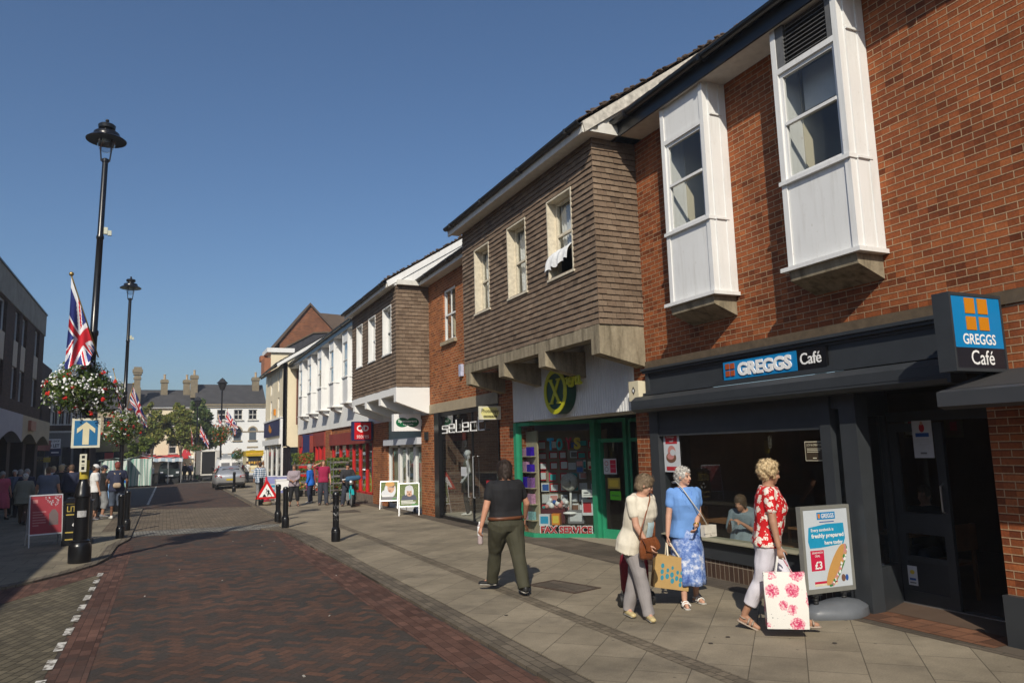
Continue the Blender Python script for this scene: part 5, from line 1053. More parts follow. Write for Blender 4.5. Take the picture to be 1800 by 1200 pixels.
def person(label, base, rotz, H=1.72, skin='fair', hair=('short', 'brown'), top=None, bottom=None, shoes=None, lean=0., feet=None, wrists=(None, None), hp=0., hy=0., build=1., bust=0., belly=0., vox=.011, seat=None, face=False, curl=.5, group=None, elbow=(None, None), disp=(.006, 9), palm=None, sleeveless=False):
    s = H/1.75; t = thing('person', base, label, 'person', group, rotz=R(rotz)); hz = (.93 if seat is None else seat/s)*s; cl, sl = math.cos(lean), math.sin(lean)
    def T(x, y, z): z_ = z*s-.93*s; return V((x*s, y*s*cl+z_*sl, hz+z_*cl-y*s*sl))
    bw = build
    SEC = [(.80, .165, .105, 0), (.90, .175, .122, -.012), (.98, .165, .115, 0), (1.08, .15, .105, belly*.6), (1.18, .158, .11, belly*.5+bust*.2), (1.28, .172, .118, bust*.9+belly*.1), (1.37, .18, .115, bust*.5), (1.44, .172, .092, 0), (1.49, .115, .075, -.005), (1.52, .06, .058, -.004)]
    def torso(b, infl, z0, z1, flare=0., n=22):
        zs = [z0]+[q[0] for q in SEC if z0+.02 < q[0] < z1-.02]+[z1]; rings = []
        for z in zs:
            k = max(0, min(len(SEC)-2, next((i for i in range(len(SEC)-1) if SEC[i+1][0] >= z), len(SEC)-2))); A_, B2 = SEC[k], SEC[k+1]; f = max(0, min(1, (z-A_[0])/(B2[0]-A_[0])))
            w, d, e = [A_[i]+(B2[i]-A_[i])*f for i in (1, 2, 3)]; fl = flare*max(0, (1.05-z))
            w = w*(bw if z < 1.45 else 1+(bw-1)*.3)+infl+fl; d = d*(1+(bw-1)*.9)+infl*.9+fl*.8
            rg = []
            for i in range(n):
                a = 2*math.pi*i/n; ca, sa = math.cos(a), math.sin(a); r = (abs(ca)**2.5+abs(sa)**2.5)**(-1/2.5)
                rg.append(T(w*ca*r, d*sa*r+(e if sa > 0 else e*.12)*max(0, sa if sa > 0 else 1), z))
            rings.append(rg)
        b.loft(rings)
    # legs
    Lt, Ls = .42*s, .408*s; J = {}
    for k, sd in ((0, -1), (1, 1)):
        hip = V((.088*s*sd*(bw*.5+.5), 0, hz-.03*s))
        fx = feet[k] if feet else (.1*sd*s, 0, .0, 0, 12)
        an = V((fx[0], fx[1], fx[2]+.085*s)); kn, an = ik(hip, an, Lt, Ls, (sd*.12, 1, 0) if seat is None else (sd*.1, 1, .35)); J[k] = (hip, kn, an, fx)
    sh = [T(-.178*bw**.5, -.005, 1.425), T(.178*bw**.5, -.005, 1.425)]; Lu, Lf = .285*s, .255*s; AR = {}
    for k, sd in ((0, -1), (1, 1)):
        w = V(wrists[k]) if wrists[k] is not None else sh[k]+V((sd*.09*s*bw, .06*s, -.515*s))
        el, w = ik(sh[k], w, Lu, Lf, elbow[k] or (sd*.45, -1, -.1)); AR[k] = (sh[k], el, w)
    # body: one skin surface
    b = MB(); torso(b, -.012, .84, 1.5)
    hc = T(0, .012, 1.635); Rm = Matrix.Rotation(R(hy), 3, 'Z') @ Matrix.Rotation(-lean*.35-R(hp), 3, 'X')
    def Hd(x, y, z): return hc+Rm @ (V((x, y, z))*s)
    b.caps(T(0, -.012, 1.46), .062*s, hc+Rm @ V((0, -.02*s, -.045*s)), .055*s, 12)
    b.ball(Hd(0, -.012, .03), .074*s, .094*s, .088*s, 18, 12, rot=Rm); b.ball(Hd(0, .022, -.045), .056*s, .068*s, .068*s, 14, 10, rot=Rm)
    b.ball(Hd(0, .058, -.092), .026*s, .024*s, .02*s, 8, 6, rot=Rm); b.caps(Hd(0, .084, .012), .009*s, Hd(0, .104, -.03), .0135*s, 8); b.caps(Hd(-.035, .075, .028), .013*s, Hd(.035, .075, .028), .013*s, 8)
    for sd in (-1, 1):
        b.ball(Hd(sd*.074, -.006, -.012), .011*s, .02*s, .032*s, 8, 6, rot=Rm); b.ball(Hd(sd*.036, .062, -.03), .024*s, .02*s, .024*s, 8, 6, rot=Rm)
    for k, sd in ((0, -1), (1, 1)):
        S_, E_, W_ = AR[k]; b.caps(S_, .05*s*bw**.5, E_, .039*s*bw**.5, 12); b.caps(E_, .041*s*bw**.5, W_, .027*s, 12)
        d = (W_-E_).normalized(); pn = V(palm[k]) if palm and palm[k] else V((-sd, .25, 0)); hand(b, W_, d, pn, sd if False else (1 if (d.cross((pn-d*pn.dot(d))).dot(V((0, 1, .3))) > 0) else -1), s, curl, 1.05)
        hip, kn, an, fx = J[k]; b.caps(hip, .082*s*bw, kn, .054*s, 12); b.caps(kn, .054*s, an+V((0, 0, .02*s)), .036*s, 12); m_ = kn.lerp(an, .3); b.ball(m_+V((0, -.018*s, 0)), .05*s, .05*s, .11*s, 10, 8)
        yaw = R(fx[4] if len(fx) > 4 else 10)*sd; pt = R(fx[3] if len(fx) > 3 else 0); fd = V((math.sin(yaw), math.cos(yaw)*math.cos(pt), -math.sin(pt))); J[k] = (hip, kn, an, fx, fd)
        hl = an+fd*-.035*s+V((0, 0, -.05*s)); tp = an+fd*.14*s+V((0, 0, -.058*s)); b.caps(hl, .032*s, an, .034*s, 10); b.caps(hl, .03*s, tp, .028*s, 10, .9); b.caps(an, .033*s, tp, .022*s, 8)
    body = mpart('body', remesh(b, vox, 2), SKIN[skin], t)
    # clothes
    if top:
        m, hem, slv, inf = top[:4]; c = MB(); torso(c, inf, hem, 1.5 if not sleeveless else 1.46, top[4] if len(top) > 4 else 0.)
        for k, sd in ((0, -1), (1, 1)):
            S_, E_, W_ = AR[k]; q = S_.lerp(E_, min(1, slv*2)); r0 = (.058+inf*.5)*s*bw**.5; c.caps(S_+V((-sd*.05*s, 0, -.01*s)), r0*1.02, S_, r0, 12); c.caps(S_, r0, q, (.052+inf*.45)*s*bw**.5, 12)
            if slv > .5: c.caps(E_, (.05+inf*.4)*s*bw**.5, E_.lerp(W_, slv*2-1), (.036+inf*.4)*s, 12)
        mpart('top', remesh(c, vox, 2, disp), m, t)
    if bottom:
        kind, m, end = bottom[:3]; c = MB(); fat = bottom[3] if len(bottom) > 3 else .016
        if kind in ('trousers', 'shorts'):
            torso(c, .013, .82, 1.03)
            for k in (0, 1):
                hip, kn, an, fx, fd = J[k]; c.caps(hip+V((0, 0, -.01)), (.088+fat)*s*bw, kn, (.06+fat)*s, 14)
                if end < .5:
                    q = kn.lerp(an, 1-end*2.+.1) if end > .1 else an+V((0, 0, -.035*s))+fd*.006; c.ball(kn, (.06+fat)*s, seg=14); c.tube([kn, kn.lerp(q, .5), q], [(.06+fat)*s, (.056+fat)*s, (.05+fat*.9)*s], 14)
            mpart('trousers' if kind == 'trousers' else 'shorts', remesh(c, vox, 2, (.012, 7)), m, t)
        else:
            n = 44; rings = []; z1 = 1.04; N = 12
            la, ra = J[0][2], J[1][2]
            for i in range(N+1):
                f = i/N; z = z1*s+(end*s-z1*s)*f; cen = T(0, 0, z1).lerp(V(((la.x+ra.x)/2, (la.y+ra.y)/2*.7, end*s)), f); w = (.158+(.03+fat)*min(1, f*2.2)**.8+.0*f)*s*bw; d = (.12+(.05+fat)*min(1, f*2)+.0*f+abs(la.y-ra.y)*.2*f)*s*bw
                rings.append([V((cen.x+w*math.cos(a)*(1+.05*f*math.sin(9*a+.7)), cen.y+d*math.sin(a)*(1+.06*f*math.sin(11*a)), z+.008*math.sin(7*a)*f)) for a in [2*math.pi*k/n for k in range(n)]])
            c.loft(rings, caps=True); lpart('skirt', c, m, t)
    if shoes:
        for k in (0, 1):
            hip, kn, an, fx, fd = J[k]; up_ = V((0, 0, 1)); up_ = (up_-fd*up_.dot(fd)).normalized()
            if shoes[1] == 'sandal':
                c = MB(); ac = up_.cross(fd); b0 = an-up_*.05*s
                for o_, hh, ww in ((.10, .026, .05), (.055, .04, .046)):
                    c.tube([b0+fd*o_*s+ac*ww*s*math.cos(a)+up_*(.0+(hh+.012)*s*math.sin(a)) for a in [math.pi*q/8 for q in range(9)]], .011*s, 6)
                c.tube([an-up_*.02*s+fd*.038*s*math.cos(a)+ac*.041*s*math.sin(a)-fd*.004 for a in [2*math.pi*q/12 for q in range(13)]], .007*s, 6)
                o = lpart('sandal', c, shoes[0], t); hl = an-fd*.04*s-up_*.048*s; tp = an+fd*.165*s-up_*.058*s
                so = MB(); so.caps(hl-up_*.026*s, .04*s, tp-up_*.018*s, .042*s, 14, .34, ref=up_); mpart('sole', remesh(so, vox*.7, 1), shoes[2] if len(shoes) > 2 else M['blackmat'], o); continue
            c = MB(); hl = an-fd*.04*s-up_*.048*s; ml = an+fd*.06*s-up_*.05*s; tp = an+fd*.165*s-up_*.058*s
            c.caps(hl, .042*s, ml, .046*s, 12, .85, ref=up_); c.caps(ml, .046*s, tp, .04*s, 12, .7, ref=up_); c.caps(hl+up_*.02*s, .04*s, an+up_*-.005*s, .042*s, 10)
            if shoes[1] != 'sandal': c.caps(an-up_*.02*s, .04*s, ml+up_*.012*s, .034*s, 10)
            o = mpart('shoe', remesh(c, vox*.8, 1), shoes[0], t)
            so = MB(); so.caps(hl-up_*.028*s, .042*s, tp-up_*.016*s, .042*s, 14, .34, ref=up_); mpart('sole', remesh(so, vox*.7, 1), shoes[2] if len(shoes) > 2 else M['blackmat'], o)
    if hair:
        st, hm = hair[0], HAIR.get(hair[1]) or hair[1]; c = MB(); rnd = random.Random(len(label))
        if st in ('short', 'crop', 'cap', 'bob', 'shag'):
            th = {'short': .014, 'crop': .007, 'cap': .009, 'bob': .02, 'shag': .02}[st]
            c.ball(Hd(0, -.022, .038), (.076+th)*s, (.092+th)*s, (.086+th)*s, 18, 12, rot=Rm); c.ball(Hd(0, -.05, -.02), (.07+th)*s, (.058+th)*s, (.075 if st != 'shag' else .1)*s, 14, 10, rot=Rm)
            c.ball(Hd(0, .03, .085), .062*s, .05*s, (.03+th)*s, 12, 8, rot=Rm)
            if st == 'bob':
                for sd in (-1, 1): c.caps(Hd(sd*.078, -.02, .03), .026*s, Hd(sd*.074, -.02, -.07), .02*s, 10)
            if st == 'shag':
                for sd in (-1, 1): c.caps(Hd(sd*.074, -.03, .03), .024*s, Hd(sd*.07, -.03, -.06), .016*s, 10)
                for q in range(14): a = rnd.uniform(-2.4, 2.4)-1.57; c.caps(Hd(.08*math.cos(a), -.02+.085*math.sin(a), .0), .02*s, Hd(.078*math.cos(a), -.03+.085*math.sin(a), -.09-.03*rnd.random()), .01*s, 7)
        if st in ('curly', 'perm'):
            nb, rr = (90, .026) if st == 'curly' else (80, .021)
            c.ball(Hd(0, -.02, .035), .084*s, .1*s, .094*s, 16, 10, rot=Rm); c.ball(Hd(0, -.055, -.02), .076*s, .055*s, .075*s, 12, 8, rot=Rm)
            for q in range(nb):
                d = rv(rnd)
                if d.y > .35 and d.z < .45: d.y = -d.y
                if d.z < -.75: continue
                k_ = 1.0 if st == 'perm' else 1.1; c.ball(Hd(d.x*.086*k_, -.024+d.y*.098*k_, .03+d.z*.094*k_), rr*rnd.uniform(.7, 1.2)*s, seg=8, rg=6)
        hme = remesh(c, vox*.75, 1, (.007, 48) if st in ('curly', 'perm') else (.009, 26) if st == 'shag' else (.005, 40))
        if vox < .01:      # loose strands over the mass
            vs = [V(v.co) for v in hme.vertices]; ns = [V(v.normal) for v in hme.vertices]; fs = [tuple(p.vertices) for p in hme.polygons]; cy = st in ('curly', 'perm')
            for q in range(2200):
                i = rnd.randrange(len(ns)); p, n_ = vs[i], ns[i]; side = n_.cross(V((0, 0, 1))); side = side.normalized() if side.length > .1 else V((1, 0, 0)); dn = n_.cross(side)
                if dn.z > 0: dn = -dn
                L = rnd.uniform(.012, .026) if cy else rnd.uniform(.02, .042 if st != 'shag' else .06); dr = (dn*(.25 if cy else 1)+side*rnd.uniform(-1, 1)*(1.2 if cy else .35)+n_*rnd.uniform(.25, .7 if cy else .35)).normalized(); w = .0016
                a_, b_, c_ = p-n_*.002, p+dr*L*.6+n_*.002, p+dr*L+(dn*.006 if not cy else rv(rnd)*.008); o_ = len(vs); vs += [a_-side*w, a_+side*w, b_+side*w, b_-side*w, c_]; fs += [(o_, o_+1, o_+2, o_+3), (o_+3, o_+2, o_+4)]
            bpy.data.meshes.remove(hme); hme = mkmesh('hair', vs, fs, [0]*len(fs), [], True)
        mpart('hair', hme, hm, t)
        if st == 'cap' or (len(hair) > 2):
            c = MB(); hm2 = hair[2]; c.ball(Hd(0, -.012, .05), .089*s, .108*s, .085*s, 18, 12, rot=Rm); br = hair[3] if len(hair) > 3 else 'peak'
            if br == 'peak': c.caps(Hd(0, .07, .055), .062*s, Hd(0, .135, .04), .05*s, 14, .16, ref=Rm @ V((0, 0, 1)))
            else: c.lathe([(.155*s, 0), (.155*s, .012*s), (.08*s, .02*s)], Hd(0, -.005, .045), 20, axis=Rm @ V((0, 0, 1)))
            mpart('hat', remesh(c, vox*.8, 1), hm2, t)
    if face:
        c = MB()
        for sd in (-1, 1): c.ball(Hd(sd*.031, .0845, .004), .0115*s, .008*s, .006*s, 8, 6, rot=Rm)
        lpart('eyes', c, mat('eye_dark', (.03, .025, .022), .25, .1), t)
        c = MB(); c.caps(Hd(-.02, .083, -.064), .0055*s, Hd(.02, .083, -.064), .0055*s, 8); lpart('mouth', c, mat('lips', (.33, .08, .07), .5, .1), t)
        c = MB()
        for sd in (-1, 1): c.caps(Hd(sd*.018, .09, .026), .004*s, Hd(sd*.046, .078, .028), .0035*s, 6)
        lpart('eyebrows', c, HAIR.get(hair[1]) or HAIR['grey'], t)
    Mw = Matrix.LocRotScale(V(base), Matrix.Rotation(R(rotz), 3, 'Z').to_euler(), None)
    t_ = dict(t=t, M=Mw, T=T, arms=AR, Hd=Hd, Rm=Rm, s=s, legs=J); return t_
def wpt(p, v): return p['M'] @ V(v)
C_ = {k: cloth(k, c) for k, c in dict(black=(.010, .010, .012), navy=(.02, .025, .055), white=(.68, .68, .68), cream=(.66, .61, .5), olive=(.046, .044, .026), greytr=(.27, .25, .25), skyblue=(.14, .29, .62), dark=(.022, .022, .026), pink=(.55, .09, .14), coat=(.20, .20, .155), slate=(.11, .135, .19), burg=(.30, .012, .06), cobalt=(.01, .12, .52), teal=(.01, .17, .27), grey=(.26, .27, .28), palepink=(.62, .36, .48), denim=(.07, .09, .13), lightblue=(.2, .38, .66), green=(.03, .13, .08), brown=(.08, .05, .035), trwhite=(.62, .6, .66), lilac=(.45, .42, .6), darkdenim=(.03, .035, .05)).items()}
SH = {k: mat('shoe_'+k, c, .5, .15, 20, local=True) for k, c in dict(black=(.015, .015, .015), beige=(.5, .4, .2), white=(.66, .64, .6), grey=(.17, .17, .18), brown=(.07, .04, .025), silver=(.3, .24, .19)).items()}
SOLE = mat('pale_sole', (.4, .38, .34), .7, .1, 10)
# patterned cloths
def pattern(name, base, cols, scale, th, rough=.85, warp=2.2):
    g = G(name, rough, 0, .25); p = g.obj(); nz = g.nd('TexNoise', {'Vector': p, 'Scale': scale*warp, 'Detail': 3}).outputs['Color']
    pv = g.nd('VectorMath', {0: p, 1: g.nd('VectorMath', {0: nz, 'Scale': .06}, operation='SCALE').outputs[0]}, operation='ADD').outputs[0]
    c = base
    for i, (cc, sc, t) in enumerate(cols):
        off = g.nd('VectorMath', {0: pv, 1: (i*3.7, i*1.3, i*2.1)}, operation='ADD').outputs[0]
        d = g.nd('TexVoronoi', {'Vector': off, 'Scale': scale*sc}, feature='F1').outputs['Distance']
        d = g.mt('ADD', d, g.mt('MULTIPLY', g.noise(p, scale*sc*3.1, 2), .5)); c = g.mix(g.mt('LESS_THAN', d, t), c, cc)
    g.col(c); return g.m
RED = pattern('red_floral_cloth', (.52, .012, .016), [((.72, .66, .58), 1., .74), ((.52, .012, .016), 2.4, .42)], 15, .5)
g = G('blue_white_skirt_cloth', .85, 0, .2); n1 = g.noise(g.obj(), 9, 6, .75); g.col(g.ramp(n1, [(.34, (.05, .09, .28)), (.45, (.11, .19, .46)), (.53, (.26, .35, .6)), (.62, (.66, .69, .78))])); SKIRT = g.m
g = G('rose_print', .6, 0, .3); p = g.obj()
vo = g.nd('TexVoronoi', {'Vector': p, 'Scale': 6.2, 'Randomness': .7}, feature='F1').outputs['Distance']; pet = g.mt('ADD', vo, g.mt('MULTIPLY', g.noise(p, 34, 2), .34))
rose = g.ramp(g.mt('ADD', g.noise(p, 55, 3), g.mt('MULTIPLY', vo, .4)), [(.38, (.36, .01, .06)), (.52, (.56, .04, .13)), (.62, (.62, .2, .27)), (.75, (.72, .5, .5))])
lv = g.mt('LESS_THAN', g.mt('ADD', g.nd('TexVoronoi', {'Vector': p, 'Scale': 26.}, feature='F1').outputs['Distance'], g.mt('MULTIPLY', g.noise(p, 8, 2), .5)), .36)
g.col(g.mix(g.mt('LESS_THAN', pet, .6), g.mix(g.mt('MULTIPLY', lv, .75), (.7, .68, .63), (.2, .2, .2)), rose)); ROSE = g.m
BLOUSE = pattern('grey_print_blouse', (.3, .25, .28), [((.1, .07, .1), 1.5, .4), ((.45, .4, .4), 2.1, .35)], 16, .5)
GPRINT = pattern('grey_teal_print', (.22, .27, .3), [((.05, .07, .09), 1.6, .42)], 24, .5)
g = G('blue_check_cloth', .85, 0, .2); x, y, z = g.xyz(g.obj()); f = lambda v: g.mt('LESS_THAN', g.mt('FLOORED_MODULO', v, .09), .045)
g.col(g.mix(g.mt('MULTIPLY', g.mt('ADD', f(g.mt('ADD', x, y)), f(z)), .5), (.6, .63, .68), (.03, .09, .17))); CHECK = g.m

# --- the four people in front
P1 = person('man in a black T-shirt and olive trousers walking away holding a bottle', (4.27, 9.5, 0), 2, 1.76, 'ruddy', ('shag', 'dark'), (C_['black'], .97, .27, .022, .03), ('trousers', C_['olive'], .06, .034), (SH['black'], 'shoe', SOLE), lean=.03,
    feet=((-.06, .38, 0, 0, 52), (.09, -.34, 0, 0, 8)), wrists=((-.38, .02, .86), (.38, .16, .97)), build=1.32, belly=.03, hy=14, hp=5, vox=.0085, curl=.9, disp=(.010, 7))
b = MB(); n = 24; tor = []
for z, inf in ((.985, .036), (1.025, .034)):
    rg = []
    for i in range(n):
        a = 2*math.pi*i/n; r = (abs(math.cos(a))**2.5+abs(math.sin(a))**2.5)**(-.4); w_, d_ = .163*1.32+inf, .113*1.29+inf; rg.append(P1['T'](w_*math.cos(a)*r, d_*math.sin(a)*r+.01, z-.01))
    tor.append(rg)
b.loft(tor); lpart('belt', b, mat('brown_leather', (.12, .045, .02), .45, .2, 20), P1['t'])
hw = wpt(P1, P1['arms'][0][2])+V((.0, .05, -.1))
bt = thing('drinks_bottle', hw-V((0, 0, .17)), 'clear bottle with a white label held low by the man in black', 'bottle')
b = MB(); b.lathe([(.02, .12), (.034, .1), (.036, 0), (.036, -.13), (.03, -.145)], hw, 14); part('bottle', b, mat('misty_plastic', (.42, .34, .34), .25, .1, 20), bt, smooth=True); b = MB(); b.lathe([(.037, .09), (.0375, .08), (.0375, -.02), (.037, -.03)], hw, 14); part('wrapper', b, M['signwhite'], bt, smooth=True); b = MB(); b.lathe([(.019, .12), (.019, .15), (.012, .155)], hw, 10); part('cap', b, M['signwhite'], bt)
P2 = person('stooping woman in a cream jacket and grey trousers with glasses', (4.93, 7.38, 0), -160, 1.62, 'fair', ('short', 'greybrown'), (C_['cream'], .79, .25, .034, .16), ('trousers', C_['greytr'], .05, .024), (SH['beige'], 'shoe', SOLE), lean=.27,
    feet=((-.02, -.16, 0, 0, -30), (.02, .16, 0, 0, 38)), wrists=((-.3, -.16, .84), (.13, .27, .84)), build=1.08, bust=.05, belly=.045, hp=16, hy=34, vox=.008, face=True, elbow=((-.8, -1, 0), (.9, -.7, -.2)), curl=.8, disp=(.011, 8))
def fpanel(P, x0, x1, z0, z1, y, m, name, infl=.0):
    c = MB()
    def fn(u, v):
        x = x0+(x1-x0)*u; z = z0+(z1-z0)*v; return P['T'](x, y(x, z), z)
    c.grid(fn, 8, 12); return lpart(name, c, m, P['t'])
fy2 = lambda x, z: .186-1.35*x*x+(-.35*abs(z-1.2) if z > 1.28 else 0)+(.02 if z < 1.2 else 0)
fpanel(P2, -.065, .065, .86, 1.42, fy2, cloth('paleblue', (.46, .6, .64)), 'blouse')
c = MB()
for sd in (-1, 1): c.tube([P2['Hd'](sd*.036+.02*math.cos(a), .1, .0+.017*math.sin(a)) for a in [k*math.pi/5 for k in range(11)]], .0018, 5); c.tube([P2['Hd'](sd*.058, .098, .004), P2['Hd'](sd*.082, .0, .004)], .0018, 5)
c.tube([P2['Hd'](-.016, .1, .004), P2['Hd'](.016, .1, .004)], .0018, 5); lpart('glasses', c, M['blackmat'], P2['t'])
def wthing(P, name, lc, label, cat): return thing(name, wpt(P, lc), label, cat)
LE = mat('tan_brown_leather', (.19, .06, .022), .32, .3, 12, bump=.4, bs=30)
hb = wthing(P2, 'handbag', (.1, .30, .66), 'brown leather handbag slung across the woman in the cream jacket', 'handbag')
c = MB(); rings = []
for k, (z, w, d) in enumerate(((.68, .10, .035), (.70, .14, .05), (.80, .15, .055), (.88, .145, .04), (.905, .13, .02))): rings.append([wpt(P2, (.1+w*math.cos(a), .25+d*math.sin(a)+.01*math.sin(5*a+k), z+.01*math.sin(3*a+k))) for a in [2*math.pi*i/20 for i in range(20)]])
c.loft(rings); part('bag', c, LE, hb, smooth=True)
c = MB(); rings = []
c.grid(lambda u, v: wpt(P2, (.1+.28*(u-.5), .25+.052*math.sin(math.pi*v*.6)+.02+.004*math.sin(20*u), .91-.12*v-.03*math.sin(math.pi*u)*v)), 14, 8); part('flap', c, LE, hb, smooth=True)
c = MB(); c.tube([wpt(P2, q) for q in [(-.04, .25, .9), (-.1, .22, 1.05), (-.13, .17, 1.25), (-.13, .12, 1.43), (-.12, -.02, 1.5)]], .008, 6); c.tube([wpt(P2, q) for q in [(.24, .24, .9), (.2, .26, 1.05), (.1, .26, 1.2), (0, .24, 1.32), (-.1, .17, 1.43)]], .008, 6); part('strap', c, LE, hb, smooth=True)
tr = thing('shopping_trolley', (5.27, 7.93, 0), 'dark red wheeled shopping trolley behind the woman in the cream jacket', 'shopping trolley')
c = MB(); cx_, cy_ = 5.27, 7.93; rings = []
for z, w, d in ((.14, .15, .11), (.2, .18, .14), (.5, .19, .15), (.6, .17, .13), (.64, .1, .06)): rings.append([V((cx_+w*math.cos(a)*(abs(math.cos(a))**2.5+abs(math.sin(a))**2.5)**(-.4)*.92, cy_+d*math.sin(a)*(abs(math.cos(a))**2.5+abs(math.sin(a))**2.5)**(-.4), z)) for a in [2*math.pi*i/24 for i in range(24)]])
c.loft(rings); part('bag', c, mat('dark_red_canvas', (.17, .006, .014), .75, .25, 14, bump=.3), tr, smooth=True)
for dx, dy in ((-.2, .02), (.2, -.06)):
    c = MB(); c.lathe([(.05, -.02), (.078, -.02), (.082, 0), (.078, .02), (.05, .02)], (cx_+dx, cy_+dy, .082), 16, axis=V((.9, -.25, 0))); part('wheel', c, M['blackmat'], tr, smooth='auto')
c = MB(); c.tube([(cx_-.12, cy_+.1, .1), (cx_-.13, cy_+.05, .7), (cx_-.02, cy_-.12, .87)], .011); c.tube([(cx_+.12, cy_+.05, .1), (cx_+.1, cy_, .7), (cx_-.02, cy_-.12, .87)], .011); c.tube([(cx_-.2, cy_+.02, .082), (cx_+.2, cy_-.06, .082)], .012); part('frame', c, M['steel'], tr)
P3 = person('smiling woman in a light blue jacket and blue patterned skirt', (5.85, 7.62, 0), 168, 1.64, 'fair', ('perm', 'white'), (C_['skyblue'], .86, .25, .026, .12), ('skirt', SKIRT, .27, .02), (SH['white'], 'sandal', SOLE), lean=.02,
    feet=((.13, .12, 0, 0, 12), (-.13, -.1, 0, 0, 10))[::-1], wrists=((.13-.15, .235, .95), (.275, .05, .80))[::1], build=1.02, bust=.04, belly=.03, hp=-1, hy=26, vox=.008, face=True, elbow=((-.75, -.8, -.4), (.4, -1, 0)), curl=.8, disp=(.010, 8))
fpanel(P3, -.035, .035, 1.26, 1.42, lambda x, z: .168-.25*(z-1.25), cloth('pale_lilac', (.5, .54, .72)), 'blouse')
for sd in (-1, 1):
    c = MB(); q = [(sd*.02, .168, 1.24), (sd*.075, .16, 1.33), (sd*.10, .14, 1.36), (sd*.095, .135, 1.40), (sd*.06, .115, 1.46), (sd*.035, .13, 1.42)]; c.prism([P3['T'](*p) for p in q], P3['T'](0, .012, 1)-P3['T'](0, 0, 1)); lpart('lapel', c, C_['skyblue'], P3['t'], False)
wb = wthing(P3, 'handbag', (-.2, .24, .78), 'small white shoulder bag held by the woman in light blue', 'handbag')
c = MB(); O = V((-.205, .19, .885)); c.obox(O, (.088, .03, 0), (-.012, .04, 0), (0, 0, .068)); c.v = [wpt(P3, v) for v in c.v]; part('bag', c, mat('white_leather', (.62, .58, .5), .4, .1, 14), wb)
c = MB(); c.obox(O+V((.003, .045, .02)), (.088, .03, 0), (-.002, .006, 0), (0, 0, .045)); c.obox(O+V((-.003, .055, -.03)), (.008, .002, 0), (0, .003, 0), (0, 0, .014)); c.v = [wpt(P3, v) for v in c.v]; part('flap', c, mat('white_leather', (.62, .58, .5)), wb)
c = MB(); c.tube([wpt(P3, q) for q in [(-.19, .2, .95), (-.1, .205, 1.1), (0, .2, 1.24), (.09, .15, 1.4), (.12, .05, 1.475), (.12, -.06, 1.46)]], .014, 8, flat=.4); part('strap', c, mat('white_leather', (.62, .58, .5)), wb, smooth=True)
c = MB(); w3 = P3['arms'][0][2]; e3 = P3['arms'][0][1]; c.lathe([(.036, -.008), (.038, 0), (.036, .008)], w3.lerp(e3, .1), 14, axis=(e3-w3)); lpart('watch', c, mat('gold', (.5, .32, .08), .3, .1, metal=.8), P3['t'])
kraft = mat('kraft_paper', (.42, .27, .1), .75, .1, 6)
hx = wpt(P3, P3['arms'][1][2])+V((.0, -.0, -.09))
cb_ = thing('carrier_bag', (hx.x, hx.y, hx.z-.56), 'brown paper carrier bag with blue print held by the woman in blue', 'carrier bag')
ux3 = V((.93, -.37, -.16)).normalized(); un = V((-.36, -.93, 0)).normalized(); uz = ux3.cross(un); uz = uz if uz.z > 0 else -uz
cc3 = hx+V((.0, -.02, -.34))
c = MB(); c.obox(cc3, ux3*.215, un*.06, uz*.19); part('bag', c, kraft, cb_)
c = MB()
fr = cc3+un*.061
for i, (px_, pz_, r_) in enumerate([(-.11, .06, .022), (-.11, .0, .022), (-.105, -.06, .022), (-.05, .02, .018), (-.05, -.04, .024), (0, .05, .016), (.0, -.02, .024), (.01, -.08, .024), (.055, -.05, .022), (.06, .01, .018), (.105, .01, .018), (.1, -.06, .022), (.1, -.11, .02)]):
    q = fr+ux3*px_*1.1+uz*(pz_*1.15+.0); c.add([q+ux3*r_*.95*math.cos(a)+uz*r_*1.35*math.sin(a) for a in [k*math.pi/6 for k in range(12)]], [tuple(range(12))])
part('print', c, mat('teal_print', (.03, .22, .3), .7, .1), cb_)
c = MB(); top_ = cc3+uz*.19
for o_ in (-.055, .055):
    c.tube([top_-ux3*.07+un*o_, hx-ux3*.02+un*o_*.3, hx+ux3*.02+un*o_*.3, top_+ux3*.07+un*o_], .009, 6, flat=.4)
part('handle', c, M['creamp'], cb_)
P4 = person('woman in a red floral blouse and white cropped trousers striding past the board', (5.78, 6.17, 0), -131, 1.72, 'tan', ('curly', 'blond'), (RED, .87, .27, .022, .03), ('trousers', C_['trwhite'], .22, .022), (SH['silver'], 'sandal', SH['silver']), lean=.1,
    feet=((.06, .30, 0, 0, 6), (-.02, -.28, .05, 24, 6))[::1], wrists=((-.2, .05, .9), (.27, .1, .83)), build=1.12, bust=.05, belly=.05, hy=24, hp=8, vox=.0085, curl=1.0, disp=(.010, 8))
hw4 = wpt(P4, P4['arms'][1][2])+V((0, 0, -.09))
tb_ = thing('tote_bag', (hw4.x, hw4.y, hw4.z-.68), 'large white tote bag printed with pink roses carried by the woman in red', 'tote bag')
ux4 = V((.80, -.58, 0)).normalized(); un4 = V((-.58, -.80, 0)); c4 = hw4+V((.01, -.03, -.42))
c = MB(); rings = []
for k in range(9):
    f = k/8; z = -.265+.53*f; d = .065*(1-.75*f**2); rings.append([c4+ux4*(.2+.004*math.sin(7*f+i))*sx+un4*d*sy+V((0, 0, z+.006*math.sin(i*2.))) for i, (sx, sy) in enumerate([(-1, -1), (-.5, -1.15), (0, -1.2), (.5, -1.15), (1, -1), (1, 1), (.5, 1.2), (0, 1.25), (-.5, 1.2), (-1, 1)])])
c.loft(rings); part('bag', c, ROSE, tb_)
c = MB()
